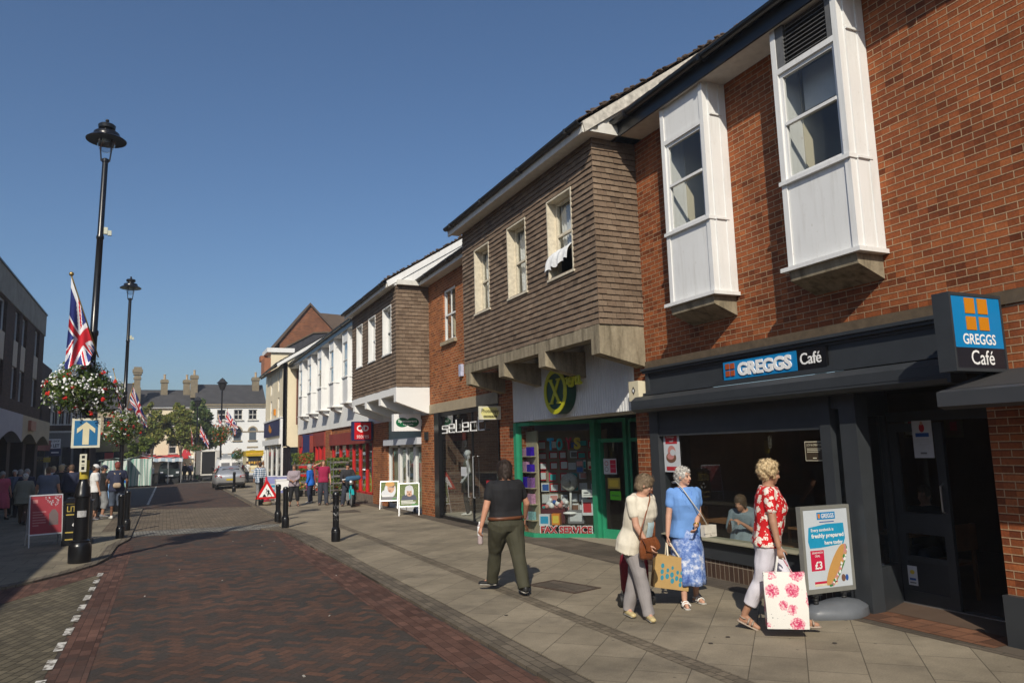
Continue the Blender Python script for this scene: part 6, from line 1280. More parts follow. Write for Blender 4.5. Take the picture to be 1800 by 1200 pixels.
for o_ in (-.02, .02): c.tube([c4-ux4*.08+un4*o_+V((0, 0, .26)), hw4-ux4*.018, hw4+ux4*.018, c4+ux4*.08+un4*o_+V((0, 0, .26))], .011, 6, flat=.5)
part('handle', c, ROSE, tb_)
# --- people further off
B = dict(vox=.016, disp=(.006, 9))
def bp_(label, x, y, rz, H, skin, hair, top, bottom, shoes=('black', 'shoe'), **k):
    q = dict(B); q.update(k); return person(label, (x, y, 0), rz, H, skin, hair, top, bottom, (SH[shoes[0]], shoes[1]), **q)
walk = ((-.09, .22, 0, 0, 8), (.09, -.2, .03, 20, 8))
T_ = lambda c, hem=.93, sl=.26, inf=.022, fl=.04: (C_[c] if isinstance(c, str) else c, hem, sl, inf, fl)
TR = lambda c, fat=.02: ('trousers', C_[c], .05, fat)
bp_('elderly woman in a grey-green coat seen from behind', -3.98, 27.9, -6, 1.58, 'fair', ('perm', 'white'), T_('coat', .68, .92, .045, .1), TR('brown', .02), lean=.22, feet=walk, build=1.1)
bp_('woman in a pink dress standing before the arched canopy', -5.05, 30.9, -150, 1.62, 'ruddy', ('bob', 'grey'), T_('pink', .9, .26, .03, .1), ('skirt', C_['pink'], .42, .04), build=1.15, feet=walk)
bp_('white-haired woman in a blue-grey top behind the pink dress', -5.05, 33.2, 176, 1.64, 'ruddy', ('perm', 'white'), T_('slate', .88, .6), TR('dark'), build=1.1)
bp_('stout man in a slate blue T-shirt seen from behind', -3.3, 27.6, -4, 1.76, 'ruddy', ('crop', 'brown'), T_('slate', .86, .27, .04, .05), TR('dark', .03), build=1.3, belly=.08)
bp_('grey-haired woman in a navy top facing up the street', -4.3, 30.6, 190, 1.68, 'ruddy', ('bob', 'grey'), T_('navy', .88, .5), TR('dark'), build=1.05)
bp_('blond person in a black top with back turned', -3.35, 31.2, 8, 1.78, 'fair', ('short', 'blond'), T_('black', .88, .9), TR('dark'), build=1.1)
bp_('tall person in a navy jacket standing by the bin', -2.95, 30.4, 0, 1.78, 'fair', ('short', 'brown'), T_('navy', .82, .92, .035), TR('dark'), build=1.1)
bp_('red-faced man looking out of the crowd', -3.35, 33.5, 180, 1.76, 'ruddy', ('crop', 'brown'), T_('dark', .88, .9), TR('dark'))
bp_('person in a straw-coloured hat within the crowd', -3.7, 34.8, 20, 1.8, 'fair', ('short', 'grey', mat('straw_hat', (.42, .34, .16), .8, .15, 20), 'brim'), T_('brown', .88, .9), TR('dark'))
bp_('man in a teal shirt far back in the crowd', -2.9, 36, 160, 1.76, 'ruddy', ('crop', 'dark'), T_('teal', .88, .27), TR('dark'))
bp_('person in a purple cap behind the coat', -4.7, 32, 30, 1.66, 'fair', ('short', 'grey', C_['lilac']), T_('slate', .88, .9), TR('dark'))
bp_('woman in a white top at the back of the crowd', -4.2, 36.5, 170, 1.7, 'fair', ('bob', 'blond'), T_('white', .88, .27), TR('denim'))
bp_('man in a green T-shirt sitting behind the litter bin', -2.55, 29.2, -60, 1.75, 'ruddy', ('crop', 'brown'), T_('green', .9, .27, .03), TR('dark'), seat=.5, feet=((-.12, .42, 0, 0, 8), (.12, .42, 0, 0, 8)), lean=.3, wrists=((-.05, .35, 1.05), (.2, .4, .75)), build=1.1)
bp_('young man in a white T-shirt and white cap', -2.05, 28.1, -76, 1.78, 'tan', ('cap', 'dark', C_['white']), T_('white', .88, .27, .035), ('shorts', C_['black'], .34, .035), ('grey', 'shoe'), feet=((-.09, .08, 0, 0, 10), (.09, -.05, 0, 0, 14)), hp=14, wrists=(None, (.25, .12, .82)))
bp_('man in a dark T-shirt and cap holding a blue tray', -1.88, 29.3, -80, 1.74, 'tan', ('cap', 'dark', C_['navy']), T_('black', .88, .27, .035), ('shorts', C_['grey'], .3, .04), ('grey', 'shoe'), wrists=((-.12, .34, 1.08), (.12, .34, 1.08)), elbow=((-.8, -.6, -.6), (.8, -.6, -.6)), hp=12)
c = MB(); c.box(-1.55, -1.2, 29.1, 29.4, 1.12, 1.2); solo('tray', c, mat('blue_plastic', (.01, .13, .5), .45, .1), 'blue plastic tray held by the man in the dark cap', 'tray', (-1.38, 29.25, 1.12))
bp_('person in a light blue shirt sitting beside the standing men', -1.75, 32.4, 60, 1.7, 'tan', ('short', 'dark'), T_('lightblue', .9, .5, .03), TR('dark'), seat=.48, feet=((-.12, .4, 0, 0, 8), (.12, .42, 0, 0, 8)), lean=.45, wrists=((-.1, .4, .6), (.12, .42, .62)))
PB = bp_('man with a backpack and denim shorts seen from behind', -1.42, 28.2, 4, 1.84, 'brown', ('cap', 'red', mat('maroon_cloth', (.16, .02, .025), .85, .1, 9)), T_('navy', .84, .27, .04), ('shorts', C_['denim'], .42, .035), ('white', 'shoe'), feet=((-.12, .05, 0, 0, 14), (.12, 0, 0, 0, 14)), build=1.08, wrists=((-.3, .12, 1.0), (.3, .12, 1.0)))
bk_ = wthing(PB, 'backpack', (0, -.2, 1.0), 'navy and beige backpack on the man in denim shorts', 'backpack')
c = MB(); c.caps((0, -.22, 1.12), .15, (0, -.2, 1.36), .12, 16, .62); c.v = [wpt(PB, v) for v in c.v]; part('bag', c, C_['navy'], bk_, smooth=True)
c = MB(); c.caps((-.06, -.3, 1.09), .085, (.06, -.3, 1.09), .085, 12, .5, ref=(0, 1, 0)); c.v = [wpt(PB, v) for v in c.v]; part('pocket', c, cloth('beige', (.42, .32, .22)), bk_, smooth=True)
c = MB()
for sd in (-1, 1): c.tube([(sd*.13, .12, 1.25), (sd*.13, .06, 1.5), (sd*.11, -.1, 1.54), (sd*.05, -.19, 1.42)], .022, 6, flat=.4)
c.v = [wpt(PB, v) for v in c.v]; part('strap', c, cloth('beige', (.42, .32, .22)), bk_, smooth=True)
F = dict(vox=.022)
bp_('person in a teal jacket and pale trousers by the striped stall', -2.1, 60, 0, 1.54, 'fair', ('bob', 'dark'), T_('teal', .8, .92, .04), TR('lilac', .03), build=1.2, **F)
bp_('person in a grey hooded top leaning to the stall', -1.55, 60.5, -60, 1.52, 'tan', ('short', 'dark'), T_('grey', .82, .92, .04), TR('grey'), lean=.2, **F)
bp_('child in red beside the grey hooded person', -1.8, 60.9, 10, 1.2, 'tan', ('bob', 'brown'), T_('pink', .8, .3), TR('denim'), **F)
bp_('bald man in a white shirt at the stall front', -.84, 63.3, 60, 1.42, 'tan', ('crop', 'grey'), T_('white', .9, .3), TR('black'), **F)
bp_('man in a pink shirt standing before the dark vehicle', .02, 66.3, 100, 1.42, 'tan', ('short', 'dark'), T_('palepink', .9, .9), TR('black'), wrists=((-.2, .2, 1.0), None), **F)
bp_('dark-clothed person under the red canopy', 1.55, 70, 30, 1.45, 'fair', ('short', 'dark'), T_('dark', .9, .9), TR('dark'), **F)
bp_('person with a yellow bag near the lamp among the trees', 1.95, 69.4, -20, 1.42, 'fair', ('short', 'brown'), T_('navy', .9, .9), TR('dark'), **F)
PW = bp_('woman in a grey print blouse and black cropped trousers', 4.45, 29.3, 172, 1.54, 'tan', ('short', 'brown'), T_(BLOUSE, .84, .75, .035, .08), ('trousers', C_['black'], .22, .03), ('black', 'sandal'), feet=((-.14, .02, 0, 0, 12), (.14, .0, 0, 0, 12)), wrists=((-.02, .26, .93), (.1, .28, .95)), elbow=((-.9, -.6, -.4), (.9, -.6, -.4)), build=1.12, bust=.04, hy=-24, **{'vox': .014})
bp_('person in a cobalt blue jacket seen from the side', 5.35, 30.9, 60, 1.50, 'fair', ('bob', 'grey'), T_('cobalt', .78, .92, .045, .06), TR('navy', .03), ('white', 'shoe'), lean=.12)
bp_('man in a burgundy T-shirt holding a phone to his ear', 5.5, 29.1, 176, 1.68, 'fair', ('crop', 'brown'), T_('burg', .88, .27, .035), TR('darkdenim', .03), ('brown', 'shoe'), wrists=(None, (.15, .1, 1.56)), elbow=(None, (1, .1, -.7)), feet=((-.1, .12, 0, 0, 12), (.12, -.08, 0, 0, 14)), hp=-4)
PM = bp_('man in a dark jacket and hat sitting on the moped', 6.18, 28.0, 172, 1.66, 'ruddy', ('short', 'brown', C_['dark'], 'peak'), T_('dark', .88, .92, .04), TR('darkdenim', .03), ('brown', 'shoe'), seat=.78, feet=((-.2, .22, 0, 0, 10), (.2, .22, 0, 0, 10)), wrists=((-.22, .36, .92), (.2, .36, .92)), lean=.06)
c = MB(); c.caps((6.08, 27.5, .98), .1, (6.46, 27.46, 1.02), .09, 14, .8); solo('holdall', c, cloth('navyteal', (.03, .09, .17)), 'blue holdall lying across the handlebars of the moped', 'bag', (6.2, 27.6, .9), smooth=True)
PC = bp_('person in a blue checked shirt walking away past the roadworks sign', 3.82, 34.8, -10, 1.62, 'fair', ('short', 'dark'), T_(CHECK, .78, .75, .04, .05), TR('grey', .02), feet=walk)
bp_('woman in white with a green bag beside the ice-cream van', 5.36, 57, 160, 1.5, 'tan', ('bob', 'dark'), T_('white', .88, .3), TR('denim'), **F)
bp_('person in a white shirt at the ice-cream van window', 6.5, 58, 60, 1.5, 'fair', ('short', 'grey'), T_('white', .88, .4), TR('grey'), **F)
bp_('person in a dark top behind the white van', 5.2, 60, 20, 1.5, 'fair', ('short', 'dark'), T_('brown', .88, .4), TR('dark'), **F)
# people at the café tables
bp_('customer in a grey print dress bent over a café table', 7.95, 8.75, 110, 1.62, 'ruddy', ('bob', 'brown'), T_(GPRINT, .8, .4, .04, .1), ('skirt', GPRINT, .4, .04), seat=.5, feet=((-.12, .42, 0, 0, 8), (.12, .42, 0, 0, 8)), lean=.55, wrists=((-.1, .5, .78), (.1, .5, .78)), build=1.15)
bp_('customer in a blue shirt sitting behind the café mullion', 8.35, 7.15, 60, 1.7, 'fair', ('short', 'white'), T_('lightblue', .88, .6, .03), TR('coat'), seat=.5, feet=((-.12, .42, 0, 0, 8), (.12, .42, 0, 0, 8)), wrists=((-.15, .36, .8), (.15, .36, .8)), build=1.1)
bp_('customer in dark clothes deep inside the café', 9.0, 6.7, 100, 1.7, 'fair', ('short', 'brown'), T_('dark', .88, .9, .03), TR('denim'), seat=.5, feet=((-.12, .42, 0, 0, 8), (.12, .42, 0, 0, 8)))
# ---------------------------------------------------------------- signs on the shops
sg = thing('projecting_sign', (6.8, 28.3, 2.39), 'navy and red square sign with white QD letters jutting over the pavement', 'sign')
b = MB(); b.box(6.42, 7.2, 28.3, 28.52, 2.38, 3.10); b.box(7.2, 7.25, 28.36, 28.46, 2.5, 3.0); part('case', b, M['navy'], sg)
b = MB(); b.quad((6.50, 28.296, 2.42), (7.14, 28.296, 2.42), (7.14, 28.296, 3.06), (6.50, 28.296, 3.06)); part('red_face', b, mat('sign_red', (.55, .006, .01), .4, .04, 4), sg)
b = MB(); addtxt(b, 'QD', (6.82, 28.296, 2.82), *NY, .46, .27, .003, off=.03); addtxt(b, 'stores', (6.82, 28.296, 2.53), *NY, .46, .13, .003); part('lettering', b, M['signwhite'], sg)
sg = thing('projecting_sign', (7.05, 41, 2), 'farther navy and red hanging sign above the plant stands', 'sign')
b = MB(); b.box(6.66, 7.2, 41.0, 41.3, 1.95, 2.95); part('case', b, M['navy'], sg); b = MB(); b.box(7.0, 7.2, 40.97, 41.0, 2.0, 2.9); part('red_face', b, M['redbrown'], sg); b = MB(); b.quad((6.655, 41.04, 2.1), (6.655, 41.26, 2.1), (6.655, 41.26, 2.8), (6.655, 41.04, 2.8)); part('red_edge', b, M['red'], sg)
sg = thing('projecting_sign', (6.78, 22.3, 2.55), 'white box sign with two green ovals outside the opticians', 'sign')
b = MB(); b.box(6.34, 7.2, 22.3, 22.55, 2.545, 3.07); b.box(7.2, 7.25, 22.35, 22.5, 2.7, 2.9); part('case', b, M['signwhite'], sg)
b = MB()
for i, dx in enumerate((-.165, .165)): b.add([(6.77+dx+.205*math.cos(a), 22.296-.001*i, 2.81+.145*math.sin(a)) for a in [2*math.pi*k/28 for k in range(28)]], [tuple(range(28))])
part('green_oval', b, mat('optician_green', (.004, .13, .05), .45, .05, 3), sg)
b = MB(); addtxt(b, 'Specsavers', (6.77, 22.294, 2.84), *NY, .6, .11, .002, off=.015); addtxt(b, 'Opticians', (6.79, 22.294, 2.745), *NY, .32, .06, .002, off=.008); part('lettering', b, M['signwhite'], sg)
sg = thing('projecting_sign', (6.95, 16.24, 2.62), 'small pale yellow photocopy sign on the pier beside the toy shop', 'sign')
b = MB(); b.box(6.68, 7.24, 16.24, 16.3, 2.62, 2.935); part('plate', b, mat('sign_border_cream', (.6, .58, .46)), sg)
b = MB(); b.add([(6.72, 16.237, 2.78), (6.79, 16.237, 2.91), (7.13, 16.237, 2.91), (7.2, 16.237, 2.78), (7.13, 16.237, 2.645), (6.79, 16.237, 2.645)], [(0, 1, 2, 3, 4, 5)]); part('panel', b, mat('pale_lemon', (.66, .62, .26), .6, .05), sg)
b = MB(); addtxt(b, 'Photocopy', (6.96, 16.234, 2.81), *NY, .44, .12, .002, off=.012); part('lettering', b, M['black'], sg); b = MB(); b.quad((6.79, 16.234, 2.665), (7.13, 16.234, 2.665), (7.13, 16.234, 2.715), (6.79, 16.234, 2.715)); part('band', b, M['black'], sg)
b = MB(); addtxt(b, 'DIGITAL', (6.96, 16.231, 2.69), *NY, .3, .034, .002); part('small_lettering', b, mat('pale_lemon', (.66, .62, .26)), sg)
sg = thing('oval_sign', (7.1, 13.05, 2.6), 'green oval sign with a yellow X and script letters on the toy shop fascia', 'sign')
b = MB(); N = 36; ov = lambda k, a, c: (13.05+a*math.cos(k), 3.03+c*math.sin(k))
b.prism([(7.02, *ov(2*math.pi*k/N, .47, .45)) for k in range(N)], (.21, 0, 0)); part('dark_oval', b, mat('sign_dark_green', (.006, .05, .03), .4, .1, 4), sg)
b = MB()
for k in range(N):
    a0, a1 = 2*math.pi*k/N, 2*math.pi*(k+1)/N; b.prism([(7.0, *ov(a0, .47, .45)), (7.0, *ov(a1, .47, .45)), (7.0, *ov(a1, .375, .36)), (7.0, *ov(a0, .375, .36))], (.019, 0, 0))
for sd in (-1, 1): b.obox((7.008-.003*sd, 13.05, 3.03), (.008, 0, 0), (0, .05, 0), (0, .17*sd, .23))
for dy, dz in ((.17, .23), (-.17, .23), (.17, -.23), (-.17, -.23)): b.obox((7.0, 13.05+dy, 3.03+dz), (.009, 0, 0), (0, .09, 0), (0, 0, .018))
part('yellow_ring', b, mat('sign_yellow_green', (.42, .42, .012), .45, .06, 4), sg)
b = MB()
def scr(pts): b.tube([(7.04, 12.70-px*.95, 3.06+pz) for px, pz in pts], .034, 6)
scr([(-.02, -.12), (.03, .18), (.12, .2), (.13, .1), (.04, .05)]); scr([(.18, .1), (.28, .13), (.26, .2), (.19, .16), (.2, .04), (.3, .03)]); scr([(.33, .02), (.36, .2), (.36, .12), (.44, .2)]); scr([(.6, .18), (.5, .18), (.49, .05), (.58, .06), (.6, .18), (.62, .04), (.68, .06)])
part('lettering', b, mat('sign_yellow_green', (.42, .42, .012)), sg)
sg = thing('alarm_box', (7.1, 10.4, 2.62), 'cream alarm box with a black diamond on the brick pier', 'alarm box')
b = MB(); b.prism([(7.25, 10.22, 2.64), (7.25, 10.56, 2.64), (7.07, 10.53, 2.66), (7.07, 10.25, 2.66)], (0, 0, .33)); part('case', b, mat('cream_plastic', (.62, .56, .4), .5, .06, 6), sg)
b = MB()
for q in (.055, .028):
    m_ = 0 if q > .05 else 1; b.quad((7.066-.002*m_, 10.39-q, 2.83), (7.066-.002*m_, 10.39, 2.83-q*1.3), (7.066-.002*m_, 10.39+q, 2.83), (7.066-.002*m_, 10.39, 2.83+q*1.3), m_)
part('emblem', b, [M['black'], M['signwhite']], sg)
b = MB(); b.prism([(7.25, 18.66, 3.9), (7.25, 18.86, 3.9), (7.17, 18.84, 3.9), (7.17, 18.68, 3.9)], (0, 0, .32)); solo('alarm_box', b, mat('blue_white_plastic', (.4, .42, .55), .5, .3, 9), 'small blue and white alarm box on the orange brick house', 'alarm box', (7.2, 18.76, 3.9))
b = MB(); b.box(7.19, 7.25, 21.7, 21.95, 2.25, 2.5); solo('alarm_box', b, M['blackmat'], 'small black box on the brick pier beside the opticians', 'alarm box', (7.22, 21.8, 2.25))

# ---------------------------------------------------------------- posters and shop window displays
def poster(name, label, cat, c, ux, uy, w, h, base, bits, t_=.004):
    """flat printed sheet: bits = (dx, dy, w, h, colour) rectangles and ('t', text, dx, dy, w, h, colour) lines"""
    t = thing(name, V(c)-V(uy).normalized()*h/2, label, cat); b = MB(); n = V(ux).normalized().cross(V(uy).normalized()); c = V(c)
    b.obox(c-n*t_/2, V(ux).normalized()*w/2, n*t_/2, V(uy).normalized()*h/2); part('sheet', b, base, t)
    for i, q in enumerate(bits):
        b = MB()
        if q[0] == 't': addtxt(b, q[1], c+V(ux).normalized()*q[2]+V(uy).normalized()*q[3]+n*(.002+.0004*i), ux, uy, q[4], q[5], .001, off=.012); part('lettering', b, q[6], t)
        elif q[0] == 'e':
            cc = c+V(ux).normalized()*q[1]+V(uy).normalized()*q[2]+n*(.002+.0004*i); b.add([cc+V(ux).normalized()*q[3]*math.cos(a)+V(uy).normalized()*q[4]*math.sin(a) for a in [2*math.pi*k/20 for k in range(20)]], [tuple(range(20))]); part('picture', b, q[5], t)
        else: rect(b, c+V(ux).normalized()*q[0]+V(uy).normalized()*q[1], ux, uy, q[2], q[3], .002+.0004*i); part('print', b, q[4], t)
    return t
K = {k: mat('ink_'+k, c, .6, .05, 20) for k, c in dict(red=(.42, .02, .03), crimson=(.5, .01, .05), grey=(.5, .52, .54), dgrey=(.16, .16, .17), white=(.72, .72, .71), pale=(.55, .57, .6), bun=(.5, .27, .08), pink=(.5, .22, .2), brown=(.16, .08, .05), yellow=(.6, .45, .05), gold=(.4, .3, .06), green=(.05, .2, .05), lime=(.1, .5, .02), cyan=(.01, .26, .45), blue=(.02, .08, .3), black=(.015, .015, .015), cream=(.6, .55, .4), skin=(.5, .3, .2), teal=(.02, .3, .3), magenta=(.5, .05, .25), purple=(.2, .08, .3), orange=(.6, .2, .02)).items()}
poster('poster', 'white menu poster with a red heading in the café window by the brick pier', 'poster', (7.285, 9.73, 1.80), *NX, .41, .61, K['pale'], [(0, .21, .3, .15, K['red']), ('t', 'Sausage', -.02, .24, .2, .04, K['white']), ('t', 'roll', .0, .18, .1, .035, K['white']), ('e', .0, .02, .1, .09, K['pink']), ('e', -.02, -.08, .13, .08, K['brown']), ('e', -.03, -.06, .09, .05, K['pink']), ('e', .03, .0, .07, .05, K['grey']), (0, -.25, .3, .06, K['red'])])
poster('notice', 'dark CCTV notice in a cream frame stuck beside the café mullion', 'notice', (7.285, 6.85, 1.80), *NX, .3, .24, K['cream'], [(0, 0, .28, .22, mat('brown_notice', (.05, .035, .02), .5)), ('t', 'CCTV IN OPERATION', 0, .075, .24, .025, K['cream']), (0, .03, .23, .008, K['cream']), (-.01, .01, .21, .008, K['cream']), (-.02, -.01, .19, .008, K['cream']), (0, -.085, .06, .012, K['cream'])])
poster('notice', 'white notice with a figure in red stuck on the café door', 'notice', (7.995, 5.90, 1.91), *NX, .25, .43, K['pale'], [('e', 0, .13, .035, .05, K['red']), ('e', 0, .185, .018, .022, K['skin']), (0, .05, .17, .045, K['blue']), (0, .0, .16, .008, K['grey']), (0, -.03, .16, .008, K['grey']), (0, -.06, .14, .008, K['grey']), (0, -.16, .08, .02, K['dgrey'])])
poster('notice', 'small blue and white sticker on the kick panel of the café door', 'notice', (7.995, 6.21, .335), *NX, .12, .22, K['pale'], [('e', 0, .04, .03, .025, K['yellow']), (0, -.04, .08, .025, K['blue']), (0, -.08, .08, .015, K['dgrey'])])
poster('price_board', 'small grey price list standing inside the narrow café pane', 'notice', (7.36, 6.43, .92), *NX, .13, .3, K['dgrey'], [(-.02+.03*(k % 2), .1-.035*(k//2), .022, .02, K['white']) for k in range(12)])
for y, z, w, h, m in ((8.9, 1.75, .42, .5, 'brown'), (7.9, 1.85, .3, .36, 'dgrey'), (7.1, 1.8, .26, .3, 'gold'), (9.6, 1.9, .22, .25, 'gold')):
    poster('picture_frame', f'framed {dict(brown="brown", dgrey="grey", gold="gilt")[m]} picture on the café back wall, {"near the window" if y>9 else "over the tables" if y>8.5 else "behind the woman in red" if y>7.5 else "by the doorway"}', 'picture', (12.48, y+1.5, z+.3), *NX, w*1.3, h*1.3, mat('dark_frame', (.14, .1, .05), .6), [(0, 0, w, h, K['pale'] if m == 'dgrey' else K['brown']), (0, 0, w*.5, h*.5, K['red'])])
# toy shop glass, fan, racks
ug = V((1.06, -.98, 0)).normalized(); ng = V((-.98, -1.06, 0)).normalized(); O = V((7.36, 14.88, 0))
def gp_(d, z, back=.0): return O+ug*d-ng*back+V((0, 0, z))
for ch, d, m in (('T', .42, 'cyan'), ('O', .62, 'teal'), ('Y', .83, 'crimson'), ('S', 1.02, 'yellow')):
    b = MB(); addtxt(b, ch, gp_(d, 2.0-.01*(ch == 'O'), .06), ug, (0, 0, 1), .15, .26, .03, off=.05); solo('toy_letter', b, K[m], f'{dict(T="blue", O="green", Y="crimson", S="yellow")[ch]} toy letter {ch} hanging inside the toy shop glass', 'letter', gp_(d, 1.87, .06))
b = MB(); c_ = gp_(.71, .165, .012); addtxt(b, 'FAX SERVICE', c_, ug, (0, 0, 1), 1.13, .155, .004, off=.04)
st = thing('window_lettering', gp_(.78, .06, .01), 'red fax service lettering along the foot of the toy shop window', 'sign'); part('lettering', b, K['red'], st)
b = MB(); rnd = random.Random(3); addtxt(b, 'FAX SERVICE', gp_(.71, .165, .0215), ug, (0, 0, 1), 1.17, .185, .002, off=.085); part('outline', b, K['white'], st)
fan = thing('desk_fan', gp_(.72, .55, .4), 'white pedestal fan standing in the toy shop window', 'fan')
q = gp_(.72, 1.15, .45); b = MB(); b.lathe([(.03, -.05), (.16, -.04), (.2, 0), (.2, .02), (.16, .06), (.03, .07)], q, 22, axis=ng); b.ball(q+ng*.08, .05, seg=10, rg=8); part('cage', b, mat('fan_grey', (.36, .36, .33), .5, .2, 30), fan, smooth=True)
b = MB(); b.tube([q-ng*.06, q-ng*.06+V((0, 0, -.2)), q-ng*.02+V((0, 0, -.65))], [.04, .03, .02], 8); b.lathe([(.18, .0), (.17, .03), (.03, .05)], q+V((0, 0, -.68)), 16); part('stand', b, M['signwhite'], fan, smooth=True)
rk = thing('card_rack', gp_(.5, .0, .8), 'wall of red framed calendars and cards inside the toy shop window', 'display')
b = MB(); b.obox(gp_(.75, 1.2, .78), ug*.8, ng*.02, V((0, 0, 1.1))); part('backboard', b, mat('rack_board', (.22, .18, .13), .8, .1, 4), rk)
rnd = random.Random(9); cards = ['red', 'pale', 'crimson', 'pale', 'dgrey', 'cream', 'pale', 'brown', 'red', 'grey']
for r_ in range(7):
    for k in range(6):
        d = .06+.23*k+rnd.uniform(-.03, .03); z = .55+.24*r_+rnd.uniform(-.02, .02); w, h = rnd.uniform(.15, .21), rnd.uniform(.15, .21)
        red = d < .75 and z > .9 and rnd.random() < .75; yaw = rnd.uniform(-.15, .15)
        b = MB(); uu = (ug+ng*yaw).normalized(); rect(b, gp_(d, z, .70+.015*(k % 2)), uu, (0, 0, 1), w, h, 0, 0); rect(b, gp_(d+.01, z-.005, .70+.015*(k % 2)), uu, (0, 0, 1), w*.8, h*.72, .004, 1); part('card', b, [K['red'] if red else K[rnd.choice(cards)], K['pale'] if red else K[rnd.choice(['grey', 'dgrey', 'pink', 'cream', 'brown', 'blue', 'pale', 'teal'])]], rk)
sh_ = thing('toy_shelf', (7.5, 15.4, 0), 'shelf of colourful toy boxes by the left end of the toy shop window', 'display')
b = MB(); b.box(7.52, 7.56, 14.95, 15.9, .05, 2.3)
for z in (.35, .7, 1.05, 1.4, 1.75): b.box(7.38, 7.52, 15.0, 15.5, z-.02, z)
part('shelving', b, mat('pale_shelf', (.42, .36, .24), .7, .1, 5), sh_)
for z in (.35, .7, 1.05, 1.4, 1.75):
    for k in range(2):
        b = MB(); y = 15.05+.22*k; b.box(7.40, 7.50, y, y+.2, z, z+rnd.uniform(.16, .24)); part('toy_box', b, mat('toy_'+str(rnd.randint(0, 5)), (rnd.random()*.5, rnd.random()*.4, rnd.random()*.4), .5, .5, 30), sh_)
def boxthing(name, lab, c, hx, hz, m, m2=None):
    t = thing(name, V(c)-V((0, 0, hz)), lab, 'box'); b = MB(); b.obox(c, ug*hx, ng*.08, V((0, 0, hz))); part('box', b, m, t)
    b = MB(); rect(b, V(c)+ng*.08, ug, (0, 0, 1), hx*1.5, hz*1.3, .002); part('print', b, m2 or K['pale'], t)
boxthing('toy_case', 'dark red case at the foot of the toy shop window', gp_(.30, .42, .45), .3, .16, mat('maroon_box', (.08, .01, .015), .6, .2, 6), mat('maroon_box', (.08, .01, .015)))
boxthing('magazine_box', 'white and blue magazine box beside the red case in the window', gp_(.2, .36, .2), .12, .12, K['pale'], K['cyan'])
boxthing('toy_box', 'orange toy box beside the white magazine box in the window', gp_(.45, .37, .22), .09, .12, K['orange'], K['yellow'])
boxthing('toy_box', 'silver boxed toy on the floor of the toy shop window', gp_(.85, .4, .45), .18, .14, K['dgrey'], K['grey'])
boxthing('toy_box', 'white boxed toy car with red car picture in the window', gp_(1.15, .62, .3), .12, .17, K['pale'], K['red'])
tp = thing('soft_toys', gp_(.45, .58, .45), 'heap of pink and white soft toys on the red case', 'toys')
for k in range(14):
    b = MB(); b.ball(gp_(.2+.035*k, .62+.05*(k % 3)+rnd.uniform(0, .05), .4+rnd.uniform(-.06, .06)), rnd.uniform(.04, .07), seg=10, rg=8); part('toy', b, K[rnd.choice(['pink', 'white', 'magenta', 'pale', 'blue', 'black'])], tp, smooth=True)
poster('poster', 'white sign with a black swoosh stuck low on the toy shop glass', 'poster', gp_(1.22, .93, .02), ug, (0, 0, 1), .27, .16, K['white'], [('e', -.04, .01, .06, .02, K['dgrey']), (.0, -.04, .2, .012, K['dgrey'])])
poster('poster', 'small cream and red warning notice on the toy shop glass', 'poster', gp_(1.3, 1.52, .02), ug, (0, 0, 1), .12, .17, K['cream'], [(0, -.04, .09, .06, K['red'])])
poster('poster', 'tall postcard of pink pictures on the toy shop glass', 'poster', gp_(1.02, 1.5, .2), ug, (0, 0, 1), .17, .3, K['dgrey'], [(0, .06, .13, .1, K['pink']), (0, -.07, .13, .1, K['blue'])])
ud = V((.28, -.78, 0)).normalized()
def dp(d, z): return V((8.47, 13.72, z))+ud*d+V((-.05, -.02, 0))
poster('poster', 'white and red no-entry notice on the toy shop door', 'notice', dp(.22, 1.5), ud, (0, 0, 1), .34, .32, K['pale'], [(.08, .09, .15, .085, K['crimson']), (.08, 0, .15, .085, K['crimson']), (.08, -.09, .15, .085, K['crimson']), ('e', -.09, .06, .05, .05, K['red']), ('e', -.09, .06, .038, .038, K['pale']), ('e', -.09, -.06, .05, .05, K['dgrey']), ('e', -.09, -.06, .038, .038, K['pale'])])
poster('poster', 'yellow paper notice on the toy shop door', 'notice', dp(.3, 1.15), ud, (0, 0, 1), .32, .22, K['gold'], [(0, 0, .24, .14, K['yellow'])])
poster('poster', 'bright green star-edged notice on the toy shop door', 'notice', dp(.33, .9), ud, (0, 0, 1), .28, .18, K['lime'], [(0, 0, .2, .02, K['green'])])
# fashion shop mannequins
def mannequin(x, y, label, m, m2, top_z=.62, cape=False, head=True, rz=60):
    P = person(label, (x, y, .12), rz, 1.8, 'fair', None, None, ('trousers', m2, .05, .006), (SH['white'], 'shoe'), vox=.013, build=.88, wrists=((-.26, .08, 1.0), (.26, .05, .95)))
    t = P['t']; t.name = 'mannequin'; t['category'] = 'mannequin'
    for ch in t.children:
        if ch.name.startswith('body'): ch.data.materials[0] = mat('mannequin_white', (.55, .57, .58), .35, .05, 4)
    c = MB(); n = 26; rings = []
    for z, w, d in ((top_z if cape else .8, .3 if cape else .2, .2 if cape else .15), (1.1, .24 if cape else .18, .16), (1.35, .22, .14), (1.46, .17, .1), (1.52, .08, .07)): rings.append([P['T'](w*math.cos(a)*(1+.06*math.sin(5*a)), d*math.sin(a), z) for a in [2*math.pi*k/n for k in range(n)]])
    c.loft(rings); lpart('garment', c, m, t)
GARM = pattern('speckled_cape', (.09, .085, .06), [((.34, .31, .22), 1.4, .42), ((.02, .02, .015), 2.1, .34)], 16, .5)
mannequin(7.75, 19.75, 'mannequin in a speckled cape at the left of the fashion shop window', GARM, C_['black'], .62, True)
mannequin(7.85, 17.55, 'mannequin in a white top in the fashion shop window', mat('cloth_offwhite', (.5, .52, .5), .85, .1, 9), C_['black'])
